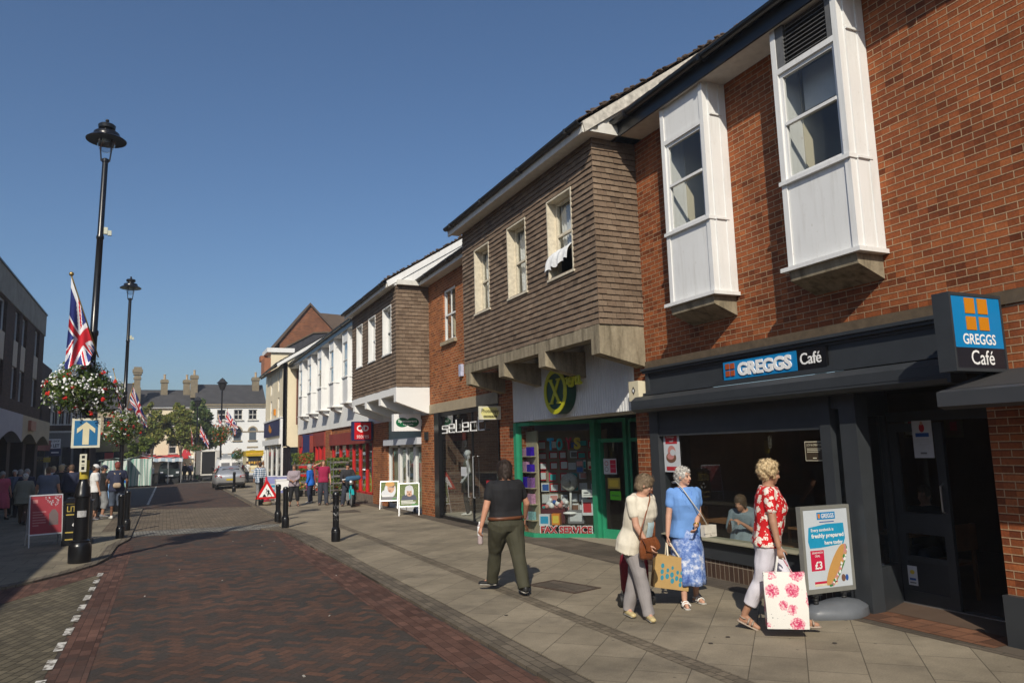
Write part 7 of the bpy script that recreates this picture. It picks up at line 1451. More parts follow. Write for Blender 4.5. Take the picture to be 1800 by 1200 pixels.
mannequin(7.6, 16.95, 'mannequin in a long dark green coat in the fashion shop window', mat('cloth_darkgreen', (.03, .04, .025), .85, .2, 9), C_['black'], .5, True)
poster('sale_tag', 'red sale tag with white letters on the fashion shop glass', 'sign', (7.28, 17.2, .95), *NX, .26, .42, K['red'], [('t', 'sale', 0, .02, .2, .09, K['white']), (0, -.1, .12, .02, K['pale'])])
poster('notice', 'small pale notice on the fashion shop door glass', 'notice', (7.29, 18.9, 1.35), *NX, .4, .24, K['pale'], [(0, 0, .28, .12, K['grey'])])
# café furniture
def cafe_set(x, y, i):
    t = thing('table', (x, y, .012), f'small wooden café table {["nearest the left end of the window","behind the woman in red","beside the mullion"][i]}', 'table')
    b = MB(); b.box(x-.3, x+.3, y-.32, y+.32, .72, .75); part('table_top', b, M['wood'], t); b = MB(); b.tube([(x, y, .05), (x, y, .72)], .03); b.box(x-.22, x+.22, y-.22, y+.22, .015, .045); part('leg', b, M['blackmat'], t)
    for k, dy in enumerate((-.6, .6)):
        c = thing('chair', (x, y+dy, .012), f'dark café chair {["right","left"][k]} of the table {["by the left window end","behind the woman in red","beside the mullion"][i]}', 'chair')
        b = MB(); b.box(x-.2, x+.2, y+dy-.2, y+dy+.2, .43, .46); part('seat', b, M['wood'], c); yb = y+dy*1.35
        b = MB(); b.box(x-.2, x+.2, yb-.015, yb+.015, .6, .9); part('backrest', b, M['wood'], c)
        for sx in (-.18, .18):
            for sy in (-.18, .18):
                b = MB(); b.box(x+sx-.018, x+sx+.018, y+dy+sy-.018, y+dy+sy+.018, .012, .43 if sy*dy < 0 else .9); part('leg', b, M['wood'], c)
for i, (x, y) in enumerate(((8.0, 9.3), (8.1, 7.95), (8.6, 6.75))): cafe_set(x, y, i) if i != 1 else cafe_set(8.2, 7.7, 1)
lamp_ = thing('ceiling_lamp', (9.4, 9.2, 2.2), 'small lit pendant lamp hanging inside the café', 'lamp'); b = MB(); b.ball((9.4, 9.2, 2.2), .04, seg=10, rg=8); part('bulb', b, emis('bulb_glow', (1, .75, .4), 30), lamp_); b = MB(); b.tube([(9.4, 9.2, 2.72), (9.4, 9.2, 2.23)], .006); part('flex', b, M['black'], lamp_)
ch = thing('chair', (7.55, 8.3, 5.0), 'black spindle-back chair showing in the left bay window', 'chair')
b = MB(); b.tube([(7.4, 8.55-.02, 5.0)]+[(7.4, 8.33+.22*math.cos(a), 5.15+.33*math.sin(a)) for a in [math.pi*k/12 for k in range(13)]]+[(7.4, 8.11, 5.0)], .014, 6)
for k in range(5): b.tube([(7.4, 8.19+.07*k, 4.95), (7.4, 8.16+.085*k, 5.15+.33*math.sin(math.acos(max(-1, min(1, (8.16+.085*k-8.33)/.22)))))], .008, 5)
part('backrest', b, M['black'], ch); b = MB(); b.box(7.42, 7.8, 8.13, 8.53, 4.62, 4.66); part('seat', b, M['black'], ch)
for sx in (7.45, 7.76):
    for sy in (8.16, 8.5): b = MB(); b.tube([(sx, sy, 4.15), (sx, sy, 4.62)], .014, 6); part('leg', b, M['black'], ch)
bl = MB(); bl.quad((7.2, 5.75, 6.05), (7.2, 6.45, 6.05), (7.2, 6.45, 6.6), (7.2, 5.75, 6.6)); solo('roller_blind', bl, K['pale'], 'white roller blind half lowered inside the right bay window', 'blind', (7.2, 6.1, 6.05))

# ---------------------------------------------------------------- pavement boards, bin, roadworks
def aboard(c, rz, w, h, label, face, legs=.26, tilt=.1, group=None):
    """A-frame board facing local -Y"""
    t = thing('pavement_board', c, label, 'pavement sign', group, rotz=rz); Mx = Matrix.LocRotScale(V(c), Matrix.Rotation(rz, 3, 'Z').to_euler(), None)
    def fp(x, z, o=0.): return Mx @ V((x, -tilt*(h-z)/h*2-.02-o, z))
    def bp2(x, z): return Mx @ V((x, tilt*(h-z)/h*2+.02, z))
    b = MB(); q = .018
    for x0, x1, z0, z1 in ((-w/2, -w/2+.02, 0, h), (w/2-.02, w/2, 0, h), (-w/2+.02, w/2-.02, legs, legs+.03), (-w/2+.02, w/2-.02, h-.03, h)):
        b.prism([fp(x0, z0, .0), fp(x1, z0, .0), fp(x1, z1, .0), fp(x0, z1, .0)], (Mx.to_3x3() @ V((0, .022, 0))))
    part('frame', b, M['alu'], t)
    b = MB()
    for x0, x1, z0, z1 in ((-w/2, -w/2+.02, 0, h), (w/2-.02, w/2, 0, h), (-w/2+.02, w/2-.02, legs, legs+.03), (-w/2+.02, w/2-.02, h-.03, h)):
        b.prism([bp2(x0, z0), bp2(x1, z0), bp2(x1, z1), bp2(x0, z1)], (Mx.to_3x3() @ V((0, .022, 0))))
    b.prism([bp2(-w/2+.02, legs+.03), bp2(w/2-.02, legs+.03), bp2(w/2-.02, h-.03), bp2(-w/2+.02, h-.03)], (Mx.to_3x3() @ V((0, .008, 0)))); part('back_frame', b, M['alu'], t)
    b = MB(); b.prism([fp(-w/2+.02, legs+.03, -.008), fp(w/2-.02, legs+.03, -.008), fp(w/2-.02, h-.03, -.008), fp(-w/2+.02, h-.03, -.008)], (Mx.to_3x3() @ V((0, .008, 0)))); part('poster', b, face, t)
    return t, fp
def fpoly(t, fp, pts, m, o=.001, name='print'):
    b = MB(); b.add([fp(x, z, -.008+o) for x, z in pts], [tuple(range(len(pts)))]); part(name, b, m, t)
ell = lambda x, z, a, c, n=18: [(x+a*math.cos(2*math.pi*k/n), z+c*math.sin(2*math.pi*k/n)) for k in range(n)]
rc = lambda x0, x1, z0, z1: [(x0, z0), (x1, z0), (x1, z1), (x0, z1)]
t, fp = aboard((-2.5, 20.72, 0), R(18), .68, 1.17, 'dusty red pavement board with a shower of white flecks, beside the litter bin', mat('dusty_red_poster', (.33, .04, .055), .6, .15, 5))
b = MB(); rnd = random.Random(21)
for k in range(78):
    x = rnd.uniform(-.05, .29); z = rnd.uniform(.74, 1.12)
    if z < .82+abs(x-.16)*1.3 + .05*rnd.random() or x < -.1+(1.12-z)*.45: continue
    a = rnd.random()*3.1; w_ = .016; b.add([fp(x+w_*math.cos(a)-.005*math.sin(a), z+w_*math.sin(a)+.005*math.cos(a), -.006), fp(x-w_*math.cos(a)-.005*math.sin(a), z-w_*math.sin(a)+.005*math.cos(a), -.006), fp(x-w_*math.cos(a)+.005*math.sin(a), z-w_*math.sin(a)-.005*math.cos(a), -.006), fp(x+w_*math.cos(a)+.005*math.sin(a), z+w_*math.sin(a)-.005*math.cos(a), -.006)], [(0, 1, 2, 3)])
part('flecks', b, K['pale'], t, kind='stuff')
for z, w_ in ((.78, .27), (.72, .2), (.66, .26), (.6, .26), (.54, .27), (.48, .12)): fpoly(t, fp, rc(-.27, -.27+w_, z-.015, z+.012), mat('faded_print', (.5, .2, .2), .7))
fpoly(t, fp, rc(.06, .25, .47, .72), mat('faded_grey', (.16, .12, .12), .7)); fpoly(t, fp, [(.06, .72), (.25, .72), (.19, .82), (.12, .82)], mat('faded_grey', (.16, .12, .12))); fpoly(t, fp, rc(-.27, -.17, .98, 1.06), mat('faded_print', (.5, .2, .2)))
bn = thing('litter_bin', (-1.83, 20.55, 0), 'square black litter bin with gold bands behind the arrow-sign lamp post', 'litter bin')
b = MB(); x0, x1, y0, y1 = -2.1, -1.5, 20.25, 20.85
b.box(x0, x1, y0, y1, 0, .12); b.box(x0+.03, x1-.03, y0+.03, y1-.03, .12, .98); b.box(x0+.0, x1, y0, y1, .96, 1.0); b.prism([(x0, y0, 1.0), (x1, y0, 1.0), (x1-.12, y0+.12, 1.08), (x0+.12, y0+.12, 1.08)], (0, .02, 0)); b.box(x0+.06, x1-.06, y0+.06, y1-.06, 1.0, 1.07)
for x in (x0+.01, x1-.06): b.box(x, x+.05, y0+.01, y0+.05, .12, .96)
part('body', b, M['black'], bn)
b = MB()
for z in (.95, .70, .3, .14): b.box(x0+.05, x1-.05, y0+.022, y0+.03, z-.014, z+.014)
part('gold_bands', b, K['gold'], bn)
b = MB(); addtxt(b, 'LITTER', (-1.8, y0+.028, .83), *NY, .44, .13, .003, off=.01); part('lettering', b, K['gold'], bn)
b = MB(); cx_, cz_ = -1.8, .5
for k in range(3):
    a = R(90+120*k); p0 = V((cx_+.09*math.cos(a), y0+.026, cz_+.09*math.sin(a))); tt = V((-math.sin(a), 0, math.cos(a))); nn = V((math.cos(a), 0, math.sin(a)))
    b.add([p0-tt*.05-nn*.035, p0+tt*.045-nn*.045, p0+tt*.03+nn*.01, p0-tt*.02+nn*.02], [(0, 1, 2, 3)])
part('arrows_mark', b, K['white'], bn)
gfo = pattern('poster_foliage', (.11, .15, .05), [((.35, .34, .2), 1.3, .4), ((.04, .06, .02), 1.8, .4)], 12, .5, .6)
t, fp = aboard((7.05, 25.4, 0), R(-24), .62, .93, 'opticians board showing a fair-haired face, farther from the camera', gfo, group='opticians boards')
fpoly(t, fp, ell(.03, .62, .2, .26), K['pale'], .001); fpoly(t, fp, ell(.06, .70, .12, .17), K['skin'], .002); fpoly(t, fp, ell(.02, .82, .16, .08), K['bun'], .003); fpoly(t, fp, ell(-.13, .5, .14, .13), K['pale'], .003); fpoly(t, fp, rc(-.27, .27, .3, .4), K['dgrey'], .0035); fpoly(t, fp, rc(-.24, .02, .42, .45), K['white'], .004); fpoly(t, fp, rc(.12, .24, .31, .36), K['green'], .004); fpoly(t, fp, rc(.0, .13, .72, .745), K['dgrey'], .004); fpoly(t, fp, ell(.02, .60, .05, .02), K['brown'], .004); fpoly(t, fp, ell(.12, .80, .07, .1), K['brown'], .0025)
t, fp = aboard((6.82, 22.35, 0), R(-20), .62, .97, 'opticians board showing a child in a white woolly hat, nearer the camera', gfo, group='opticians boards')
fpoly(t, fp, [(-.24, .46), (-.2, .58), (-.1, .63), (.1, .63), (.2, .58), (.24, .46)], mat('dark_slate_ink', (.05, .06, .09)), .001); fpoly(t, fp, ell(.01, .69, .1, .13), K['skin'], .002); fpoly(t, fp, ell(.0, .81, .12, .085), K['grey'], .003); fpoly(t, fp, ell(.01, .875, .035, .03), K['pale'], .003); fpoly(t, fp, ell(.01, .63, .03, .028), K['brown'], .003); fpoly(t, fp, ell(-.1, .70, .03, .1), K['pale'], .0035); fpoly(t, fp, ell(.11, .70, .03, .1), K['pale'], .0035); fpoly(t, fp, rc(-.05, -.02, .69, .71), K['black'], .003); fpoly(t, fp, rc(.04, .07, .69, .71), K['black'], .003)
for z in (.44, .40, .36): fpoly(t, fp, rc(-.24, .2-(z*2 % .1), z-.012, z+.008), K['white'], .003)
fpoly(t, fp, rc(.08, .25, .3, .35), K['green'], .003)
# café swing sign
ws = thing('swing_sign', (6.78, 6.33, 0), 'tall white sandwich advertisement board on a grey moulded base', 'pavement sign', rotz=R(-4))
Mx = rootmat(ws); Lw = lambda x, y, z: Mx @ V((x, y, z))
b = MB(); rings = []
for z, kx, ky in ((0, .97, .97), (.02, 1, 1), (.08, .98, .95), (.13, .78, .72), (.16, .4, .4)):
    rg = []
    for k in range(40):
        a = 2*math.pi*k/40; rr = 1+.22*math.cos(2*a)-.05*math.cos(4*a); rg.append(Lw(.05+.36*kx*rr*math.cos(a), (.25*ky)*math.sin(a)*(1+.25*math.cos(a)), z+.02*max(0, math.cos(a))*(z > .05)))
    rings.append(rg)
b.loft(rings); part('base', b, mat('grey_moulded_base', (.12, .13, .145), .4, .1, 8), ws, smooth='auto')
b = MB()
for x in (-.2, .2): b.lathe([(.035, .1), (.035, .13), (.025, .14), (.03, .16), (.024, .17), (.03, .19), (.024, .2), (.035, .22), (.035, .25)], Lw(x, 0, 0), 12); b.obox(Lw(x, 0, .25), (.07, 0, 0), (0, .03, 0), (0, 0, .014))
part('spring', b, M['blackmat'], ws)
w, z0, z1 = .35, .26, 1.2; b = MB()
for p_ in ([(-w, z0), (w, z0), (w-.035, z0+.05), (-w+.035, z0+.05)], [(-w+.035, z1-.035), (w-.035, z1-.035), (w, z1), (-w, z1)], [(-w, z0), (-w+.035, z0+.05), (-w+.035, z1-.035), (-w, z1)], [(w-.035, z0+.05), (w, z0), (w, z1), (w-.035, z1-.035)]):
    b.prism([Lw(x, -.035, z) for x, z in p_], Mx.to_3x3() @ V((0, .07, 0)))
part('frame', b, mat('silver_frame', (.3, .3, .27), .4, .1, 8, metal=.4), ws)
ur, uu = Mx.to_3x3() @ V((1, 0, 0)), V((0, 0, 1)); nn = -(Mx.to_3x3() @ V((0, 1, 0)))
def wp(name, pts, m, o): b = MB(); b.add([Lw(x, -.028-o, z) for x, z in pts], [tuple(range(len(pts)))]); part(name, b, m, ws)
b = MB(); b.prism([Lw(-w+.035, -.028, z0+.05), Lw(w-.035, -.028, z0+.05), Lw(w-.035, -.028, z1-.035), Lw(-w+.035, -.028, z1-.035)], Mx.to_3x3() @ V((0, .05, 0))); part('poster', b, mat('poster_pale_blue', (.50, .54, .58), .5, .06, 3), ws)
wp('logo_panel', rc(-.12, .14, 1.05, 1.13), M['blue'], .001); wp('speech_panel', [(-.27, .82), (-.25, .97), (.0, 1.0), (.25, 1.0), (.26, .83), (.23, .77), (-.1, .745), (-.25, .745)], K['cyan'], .001)
b = MB(); addtxt(b, 'GREGGS', Lw(.03, -.031, 1.09), ur, uu, .18, .05, .001, off=.02); part('logo_lettering', b, K['white'], ws); b = MB()
addtxt(b, 'Every sandwich is', Lw(-.06, -.031, .935), ur, uu, .32, .045, .001, off=.02); addtxt(b, 'freshly prepared', Lw(.01, -.031, .87), ur, uu, .46, .06, .001, off=.03); addtxt(b, 'here today', Lw(.09, -.031, .79), ur, uu, .26, .055, .001, off=.03); part('lettering', b, K['white'], ws)
wp('emblem', rc(-.105, -.075, 1.065, 1.115), K['orange'], .002); wp('tagline', rc(-.09, .12, 1.018, 1.028), K['blue'], .001)
wp('price_panel', rc(-.25, -.06, .5, .72), K['crimson'], .001); b = MB(); addtxt(b, '£3', Lw(-.15, -.031, .56), ur, uu, .1, .085, .001, off=.03); addtxt(b, 'SANDWICH', Lw(-.155, -.031, .695), ur, uu, .15, .022, .001, off=.01); addtxt(b, 'DEAL', Lw(-.155, -.031, .66), ur, uu, .07, .022, .001, off=.01); part('price', b, K['white'], ws)
def rot2(pts, a, cx, cz): return [(cx+x*math.cos(a)-z*math.sin(a), cz+x*math.sin(a)+z*math.cos(a)) for x, z in pts]
wp('sandwich_lettuce', rot2(ell(0, 0, .26, .075), R(58), .125, .54), K['green'], .001); wp('sandwich_filling', rot2(ell(0.01, .012, .25, .068), R(58), .125, .54), K['pink'], .0015); wp('sandwich_bread', rot2(ell(-.01, .036, .255, .062), R(58), .125, .54), K['bun'], .002); rnd = random.Random(8)
for q in range(22):
    cx_ = -.21+.42*q/21; b_ = rot2(ell(cx_, -.035-.012*math.cos(cx_*9)+rnd.uniform(-.012, .012), rnd.uniform(.014, .026), rnd.uniform(.01, .02), 9), R(58), .125, .54); wp('sandwich_bits', b_, K[('pink', 'white', 'green', 'white', 'bun')[q % 5]], .0022+.0001*(q % 3))
wp('cake', rc(-.22, .1, .36, .385), K['crimson'], .001); wp('cake_base', rc(-.22, .1, .335, .36), K['cream'], .001)
wp('figures', ell(.19, .4, .03, .04), K['brown'], .001); wp('figures', ell(.24, .4, .022, .035), K['blue'], .001)
# roadworks sign
rw = thing('roadworks_sign', (3.62, 30.55, 0), 'red bordered triangular men-at-work sign weighted with a sandbag', 'road sign')
b = MB(); tri = lambda s_, y: [(3.62-.43*s_, y, .24+.02+.22*(1-s_)), (3.62+.43*s_, y, .26+.22*(1-s_)), (3.62, y, .26+.22*(1-s_)+.74*s_)]
b.prism(tri(1, 30.55), (0, .02, 0)); part('red_plate', b, mat('sign_red', (.55, .006, .01)), rw)
b = MB(); b.add(tri(.66, 30.546), [(0, 1, 2)]); part('white_face', b, M['signwhite'], rw)
b = MB(); Y = 30.542; X0, Z0 = 3.62, .35
man = [[(-.19, 0), (-.02, 0), (-.07, .09), (-.11, .12), (-.15, .09)], [(.02, .02), (.05, .02), (.09, .13), (.16, .08), (.2, .0), (.23, .01), (.17, .12), (.11, .19), (.12, .27), (.07, .31), (.0, .29), (-.05, .2), (-.03, .19), (.02, .25), (.04, .2)], ell(-.02, .33, .03, .03, 12), [(-.06, .16), (.13, .06), (.14, .07), (-.05, .18)]]
for q in man: b.add([(X0+x*.82+.0, Y, Z0+z*.82-.01) for x, z in q], [tuple(range(len(q)))])
part('digging_man', b, M['black'], rw)
b = MB()
for x in (3.24, 4.0): b.box(x-.012, x+.012, 30.55, 30.575, 0, .4); b.tube([(x, 30.58, .4), (x, 30.95, 0)], .012)
b.box(3.24, 4.0, 30.57, 30.59, .2, .225); part('stand', b, M['blackmat'], rw)
sb = MB(); sb.ball((3.66, 30.7, .08), .18, .14, .09, 14, 8); solo('sandbag', sb, mat('sandbag', (.2, .16, .1), .9, .3, 20, bump=.3), 'pale sandbag lying on the legs of the roadworks sign', 'sandbag', (3.66, 30.7, 0), smooth=True)
cn = thing('sale_flag', (3.75, 33.2, 0), 'red pointed marker standing behind the roadworks sign', 'marker')
b = MB(); b.lathe([(.2, .0), (.2, .04), (.13, .05), (.04, 1.0), (.02, 1.02)], (3.9, 33.2, 0), 16); part('cone', b, K['crimson'], cn, smooth='auto'); b = MB(); b.lathe([(.105, .4), (.085, .55)], (3.9, 33.2, .0), 16); part('band', b, K['pink'], cn, smooth=True)
bx = thing('white_box', (4.55, 33, 0), 'white box with an arched opening behind the front bollard', 'box')
b = MB(); b.prism([(4.28, 33, 0), (4.36, 33, 0), (4.36, 33, .3), (4.44, 33, .42), (4.55, 33, .46), (4.66, 33, .42), (4.74, 33, .3), (4.74, 33, 0), (4.82, 33, 0), (4.82, 33, .85), (4.28, 33, .85)], (0, .4, 0)); part('shell', b, M['signwhite'], bx); b = MB(); b.box(4.26, 4.84, 32.98, 33.42, .85, .9); part('lid', b, M['signwhite'], bx)
for i, (x, z0, z1, m, lab, ins) in enumerate(((4.95, 0, .46, K['cyan'], 'blue stacked tub with white print below the lilac one', 'Quality'), (4.95, .47, .88, mat('lilac_tub', (.25, .27, .52), .5), 'lilac stacked tub on top of the blue one', None), (5.45, 0, .85, mat('lilac_tub', (.25, .27, .52)), 'taller lilac tub beside the stacked pair', None))):
    t = thing('tub', (x, 40, z0), lab, 'box'); b = MB(); b.prism([(x-.21, 39.8, z0), (x+.21, 39.8, z0), (x+.25, 39.8, z1), (x-.25, 39.8, z1)], (0, .4, 0)); part('tub', b, m, t); b = MB(); b.box(x-.26, x+.26, 39.78, 40.22, z1-.04, z1-.005); part('rim', b, M['signwhite'], t)
    if ins: b = MB(); addtxt(b, ins, (x, 39.799, z0+.25), *NY, .36, .14, .003, off=.03); part('lettering', b, K['white'], t)
for k, (z, lab) in enumerate(((0, 'lower pine chair stacked before the cream house'), (.42, 'middle pine chair stacked before the cream house'), (.84, 'top dark chair stacked before the cream house'))):
    t = thing('chair', (4.75, 43, z), lab, 'chair'); m = M['wood'] if k == 2 else mat('pine', (.42, .22, .07), .55, .2, 6)
    b = MB(); b.box(4.55, 4.95, 42.8, 43.2, z+.4, z+.44); part('seat', b, m, t); b = MB(); b.box(4.55, 4.95, 43.17, 43.2, z+.55, z+.8 if k < 2 else z+.72); part('backrest', b, m, t)
    for sx in (4.57, 4.9):
        for sy in (42.82, 43.16): b = MB(); b.box(sx, sx+.035, sy, sy+.03, z, z+.4 if sy < 43 else z+.8); part('leg', b, m, t)
# plant trolleys
def trolley(x, y, w, h, label, top, seed, shelves=4):
    t = thing('plant_trolley', (x, y, 0), label, 'plant stand', 'plant trolleys outside the red store'); rnd = random.Random(seed); b = MB(); d = .55
    for sx in (-w/2, w/2):
        for sy in (0, d): b.tube([(x+sx, y+sy, .0), (x+sx, y+sy, h)], .016, 6)
    split_parts('post', b, M['steel'], t)
    for k in range(shelves):
        z = .18+(h-.35)*k/(shelves-1); s_ = MB(); s_.box(x-w/2, x+w/2, y, y+d, z-.015, z+.01); s_.box(x-w/2, x+w/2, y-.01, y, z-.02, z+.05); o = part('shelf', s_, M['steel'], t)
        f = MB(); hgt = .2 if k < shelves-1 else top
        for q in range(int(170*w/.6*(1 if k < shelves-1 else 1+3*top))):
            p = V((x+rnd.uniform(-w/2, w/2)*(1.15 if k == shelves-1 else 1), y+rnd.uniform(-.05, d), z+.04+hgt*rnd.random()**.8)); leaf(f, p, rnd.uniform(.03, .07), rv(rnd), rnd)
        for q in range(9): petals(f, V((x+rnd.uniform(-w/2, w/2), y-.03, z+.05+hgt*rnd.random())), .035, V((0, -1, .3)), rnd)
        part('plants', f, M['leaf3'] if k == shelves-1 or k % 2 else M['leafb'], o)
        pt = MB(); 
        for q in range(5): pt.lathe([(.05, 0), (.06, .09)], (x-w/2+w*(q+.5)/5, y+.1, z+.012), 8)
        part('pots', pt, M['blackmat'], o)
trolley(6.15, 37.5, .9, 1.55, 'tallest plant trolley overflowing with leafy shrubs', .55, 1)
trolley(7.0, 36.0, .9, 1.45, 'middle plant trolley against the red window posts', .3, 2)
trolley(6.45, 30.4, .62, 1.72, 'nearest metal plant trolley with shelves of small pots', .12, 3, 6)
trolley(6.95, 32.6, 1.0, 1.75, 'wide plant trolley behind the nearest one', .1, 4, 5)
bk_ = thing('flower_buckets', (5.2, 35.4, 0), 'buckets of mixed cut flowers on the pavement by the trolleys', 'flowers'); rnd = random.Random(5)
for k in range(6):
    b = MB(); x, y = 5.0+.25*k+rnd.uniform(-.05, .05), 35.4+.3*(k % 2); b.lathe([(.1, 0), (.13, .28)], (x, y, 0), 12); o = part('bucket', b, M['blackmat'], bk_, smooth='auto')
    f = MB()
    for q in range(60): leaf(f, V((x, y, .42))+rv(rnd)*.16, .04, rv(rnd), rnd)
    part('leaves', f, M['leafb'], o); f = MB()
    for q in range(18): petals(f, V((x, y, .46))+rv(rnd)*.18, .045, rv(rnd), rnd)
    part('blooms', f, K[['pink', 'white', 'red', 'yellow', 'magenta', 'white'][k]], o)
for k, (q, lab) in enumerate(((([(31.2, .3), (29.15, .3), (29.9, 1.35)]), 'yellow triangular banner low in the red store window'), (([(33.9, .3), (31.4, .3), (31.5, 1.1), (33.5, 1.15)]), 'yellow banner farther along the red store window'))):
    b = MB(); b.prism([(7.45, y, z) for y, z in q], (.02, 0, 0)); solo('banner', b, mat('banner_yellow', (.62, .55, .01), .6, .05, 3), lab, 'banner', (7.45, q[0][0], .3))
for k in range(5):
    t = thing('store_shelf', (8.6, 29.8+1.6*k, 0), f'shelf of goods inside the red store, {["nearest","second","third","fourth","farthest"][k]} along its window', 'shelf'); b = MB()
    for z in (.4, .8, 1.2, 1.6): b.box(8.3, 8.7, 29.2+1.6*k, 30.6+1.6*k, z, z+.03)
    part('shelving', b, K['grey'], t)
    for z in (.43, .83, 1.23, 1.63):
        b = MB()
        for q in range(7): m_ = rnd.uniform(.15, .3); b.box(8.3, 8.5, 29.22+1.6*k+.2*q, 29.38+1.6*k+.2*q, z, z+m_, rnd.randint(0, 3))
        part('goods', b, [K['pale'], K['dgrey'], K['yellow'], K['cyan']], t)
# litter on the slabs
for i, (x, y) in enumerate([(3.7, 8.3), (5.2, 6.2), (6.3, 7.0), (5.9, 5.5), (4.9, 6.1), (6.6, 9.0)]):
    b = MB(); b.lathe([(.022, .0), (.024, .002), (.02, .004)], (x, y, .004), 9); solo('gum_spot', b, mat('dark_gum', (.05, .042, .035), .9), 'small dark flattened gum spot on the paving slabs', 'gum spot', (x, y, .004), group='gum spots on the slabs')
# ---------------------------------------------------------------- vehicles
def carloft(t, x, secs, m, name='body', n=26):
    """secs: (y, z_floor, z_belt, z_top, half width at belt, half width at top)"""
    b = MB(); rings = []
    for y, zf, zb, zt, wb, wt in secs:
        pr = [(-wb*.9, zf), (-wb, zf+.12), (-wb*1.0, zf+(zb-zf)*.55), (-wb*.97, zb), (-(wb*.4+wt*.6), zb+(zt-zb)*.5), (-wt, zt-.09*min(1, (zt-zb)*2)), (-wt*.8, zt-.015), (-wt*.3, zt)]
        rings.append([V((x+px, y, pz)) for px, pz in pr]+[V((x-px, y, pz)) for px, pz in pr[::-1]])
    b.loft(rings); return part(name, b, m, t, smooth='auto')
def wheels(t, x, ys, hw, r=.31):
    for y in ys:
        for sd in (-1, 1):
            b = MB(); b.lathe([(.12, -.1), (r-.03, -.1), (r, -.07), (r, .07), (r-.03, .1), (.12, .1)], (x+sd*hw, y, r-.03), 20, axis=V((1, 0, 0))); w = part('wheel', b, M['blackmat'], t, smooth='auto')
            b = MB(); b.lathe([(.02, -.08), (r*.62, -.085), (r*.66, -.02)], (x+sd*hw, y, r-.03), 14, axis=V((-sd, 0, 0))); part('rim', b, M['alu'], w, smooth='auto')
g = G('silver_car_paint', .3, .65, .5); g.col(g.vary((.50, .51, .52, 1), g.pos(), 9, .05)); SILV = g.m
CG = G('car_glass', .05, 0, .8); CG.col((.015, .018, .022)); CGm = CG.m
car = thing('parked_car', (3.58, 49.5, -.03), 'silver estate car seen from behind, parked half on the kerb', 'car')
cx_ = 3.58
carloft(car, cx_, [(47.55, .38, .72, .82, .74, .66), (47.6, .3, .78, .9, .81, .70), (47.72, .24, .82, 1.02, .84, .66), (47.95, .22, .85, 1.22, .855, .58), (48.3, .22, .86, 1.3, .86, .58), (49.2, .22, .86, 1.33, .86, .6), (50.1, .22, .86, 1.28, .86, .58), (50.7, .22, .84, .98, .86, .66), (51.3, .24, .74, .84, .82, .68), (51.8, .3, .6, .68, .72, .6)], SILV)
b = MB(); b.add([(cx_-.56, 47.72, .90), (cx_+.56, 47.72, .90), (cx_+.45, 47.93, 1.16), (cx_-.45, 47.93, 1.16)], [(0, 1, 2, 3)]); b.v = [v+V((0, -.045, .01)) for v in b.v]; b.prism(b.v[:4], (0, .03, .0)); part('rear_window', b, CGm, car)
for sd in (-1, 1):
    b = MB(); b.prism([(cx_+sd*.86, 47.9, .82), (cx_+sd*.80, 47.57, .80), (cx_+sd*.52, 47.56, .77), (cx_+sd*.50, 47.56, .66), (cx_+sd*.79, 47.57, .64), (cx_+sd*.865, 47.9, .68)], (0, -.03, 0)); part('tail_light', b, mat('tail_red', (.35, .01, .012), .25, .15, 20), car)
    b = MB(); b.prism([(cx_+sd*.76, 47.53, .71), (cx_+sd*.58, 47.53, .71), (cx_+sd*.58, 47.53, .755), (cx_+sd*.76, 47.53, .755)], (0, -.01, 0)); part('lamp_lens', b, K['pale'], car)
    b = MB(); b.prism([(cx_+sd*.845, 48.1, .92), (cx_+sd*.845, 50.4, .92), (cx_+sd*.66, 50.0, 1.22), (cx_+sd*.66, 48.3, 1.24)], (sd*.02, 0, 0)); part('side_window', b, CGm, car)
    b = MB(); b.tube([(cx_+sd*.56, 48.2, 1.34), (cx_+sd*.57, 49.2, 1.38), (cx_+sd*.56, 50, 1.34)], .018); part('roof_rail', b, M['alu'], car)
b = MB(); b.box(cx_-.25, cx_+.25, 47.52, 47.56, .5, .6); part('number_plate', b, mat('plate_yellow', (.5, .36, .02), .5), car)
b = MB(); b.prism([(cx_-.78, 47.56, .30), (cx_+.78, 47.56, .30), (cx_+.74, 47.62, .2), (cx_-.74, 47.62, .2)], (0, .2, .0)); b.box(cx_-.72, cx_+.72, 47.545, 47.6, .28, .38); part('bumper', b, M['blackmat'], car)
b = MB(); b.box(cx_-.12, cx_+.12, 47.66, 47.7, 1.19, 1.215); part('brake_light', b, mat('tail_red', (.35, .01, .012)), car); wheels(car, cx_, (48.2, 50.9), .74, .3)
van = thing('parked_van', (4.15, 57.5, -.03), 'white van with roof rack and raised load parked beyond the silver car', 'van')
vx = 4.18; b = MB()
pr = [(-.80, .3), (-.84, .5), (-.84, 1.0), (-.80, 1.45), (-.70, 1.66), (-.5, 1.7), (.5, 1.7), (.70, 1.66), (.80, 1.45), (.84, 1.0), (.84, .5), (.80, .3)]
b.loft([[V((vx+x*k, y, z)) for x, z in pr] for y, k in ((56.0, .97), (56.08, 1), (59.6, 1), (60.2, .95), (60.6, .9))]); part('body', b, M['signwhite'], van, smooth='auto')
for sd in (-1, 1):
    b = MB(); b.box(vx+sd*.74, vx+sd*.83, 55.96, 56.0, .72, 1.25); part('tail_light', b, mat('tail_red', (.35, .01, .012)), van)
    b = MB(); b.box(vx+sd*.08, vx+sd*.62, 55.97, 56.0, 1.02, 1.46); part('rear_window', b, M['pane'] if 'pane' in M else K['dgrey'], van)
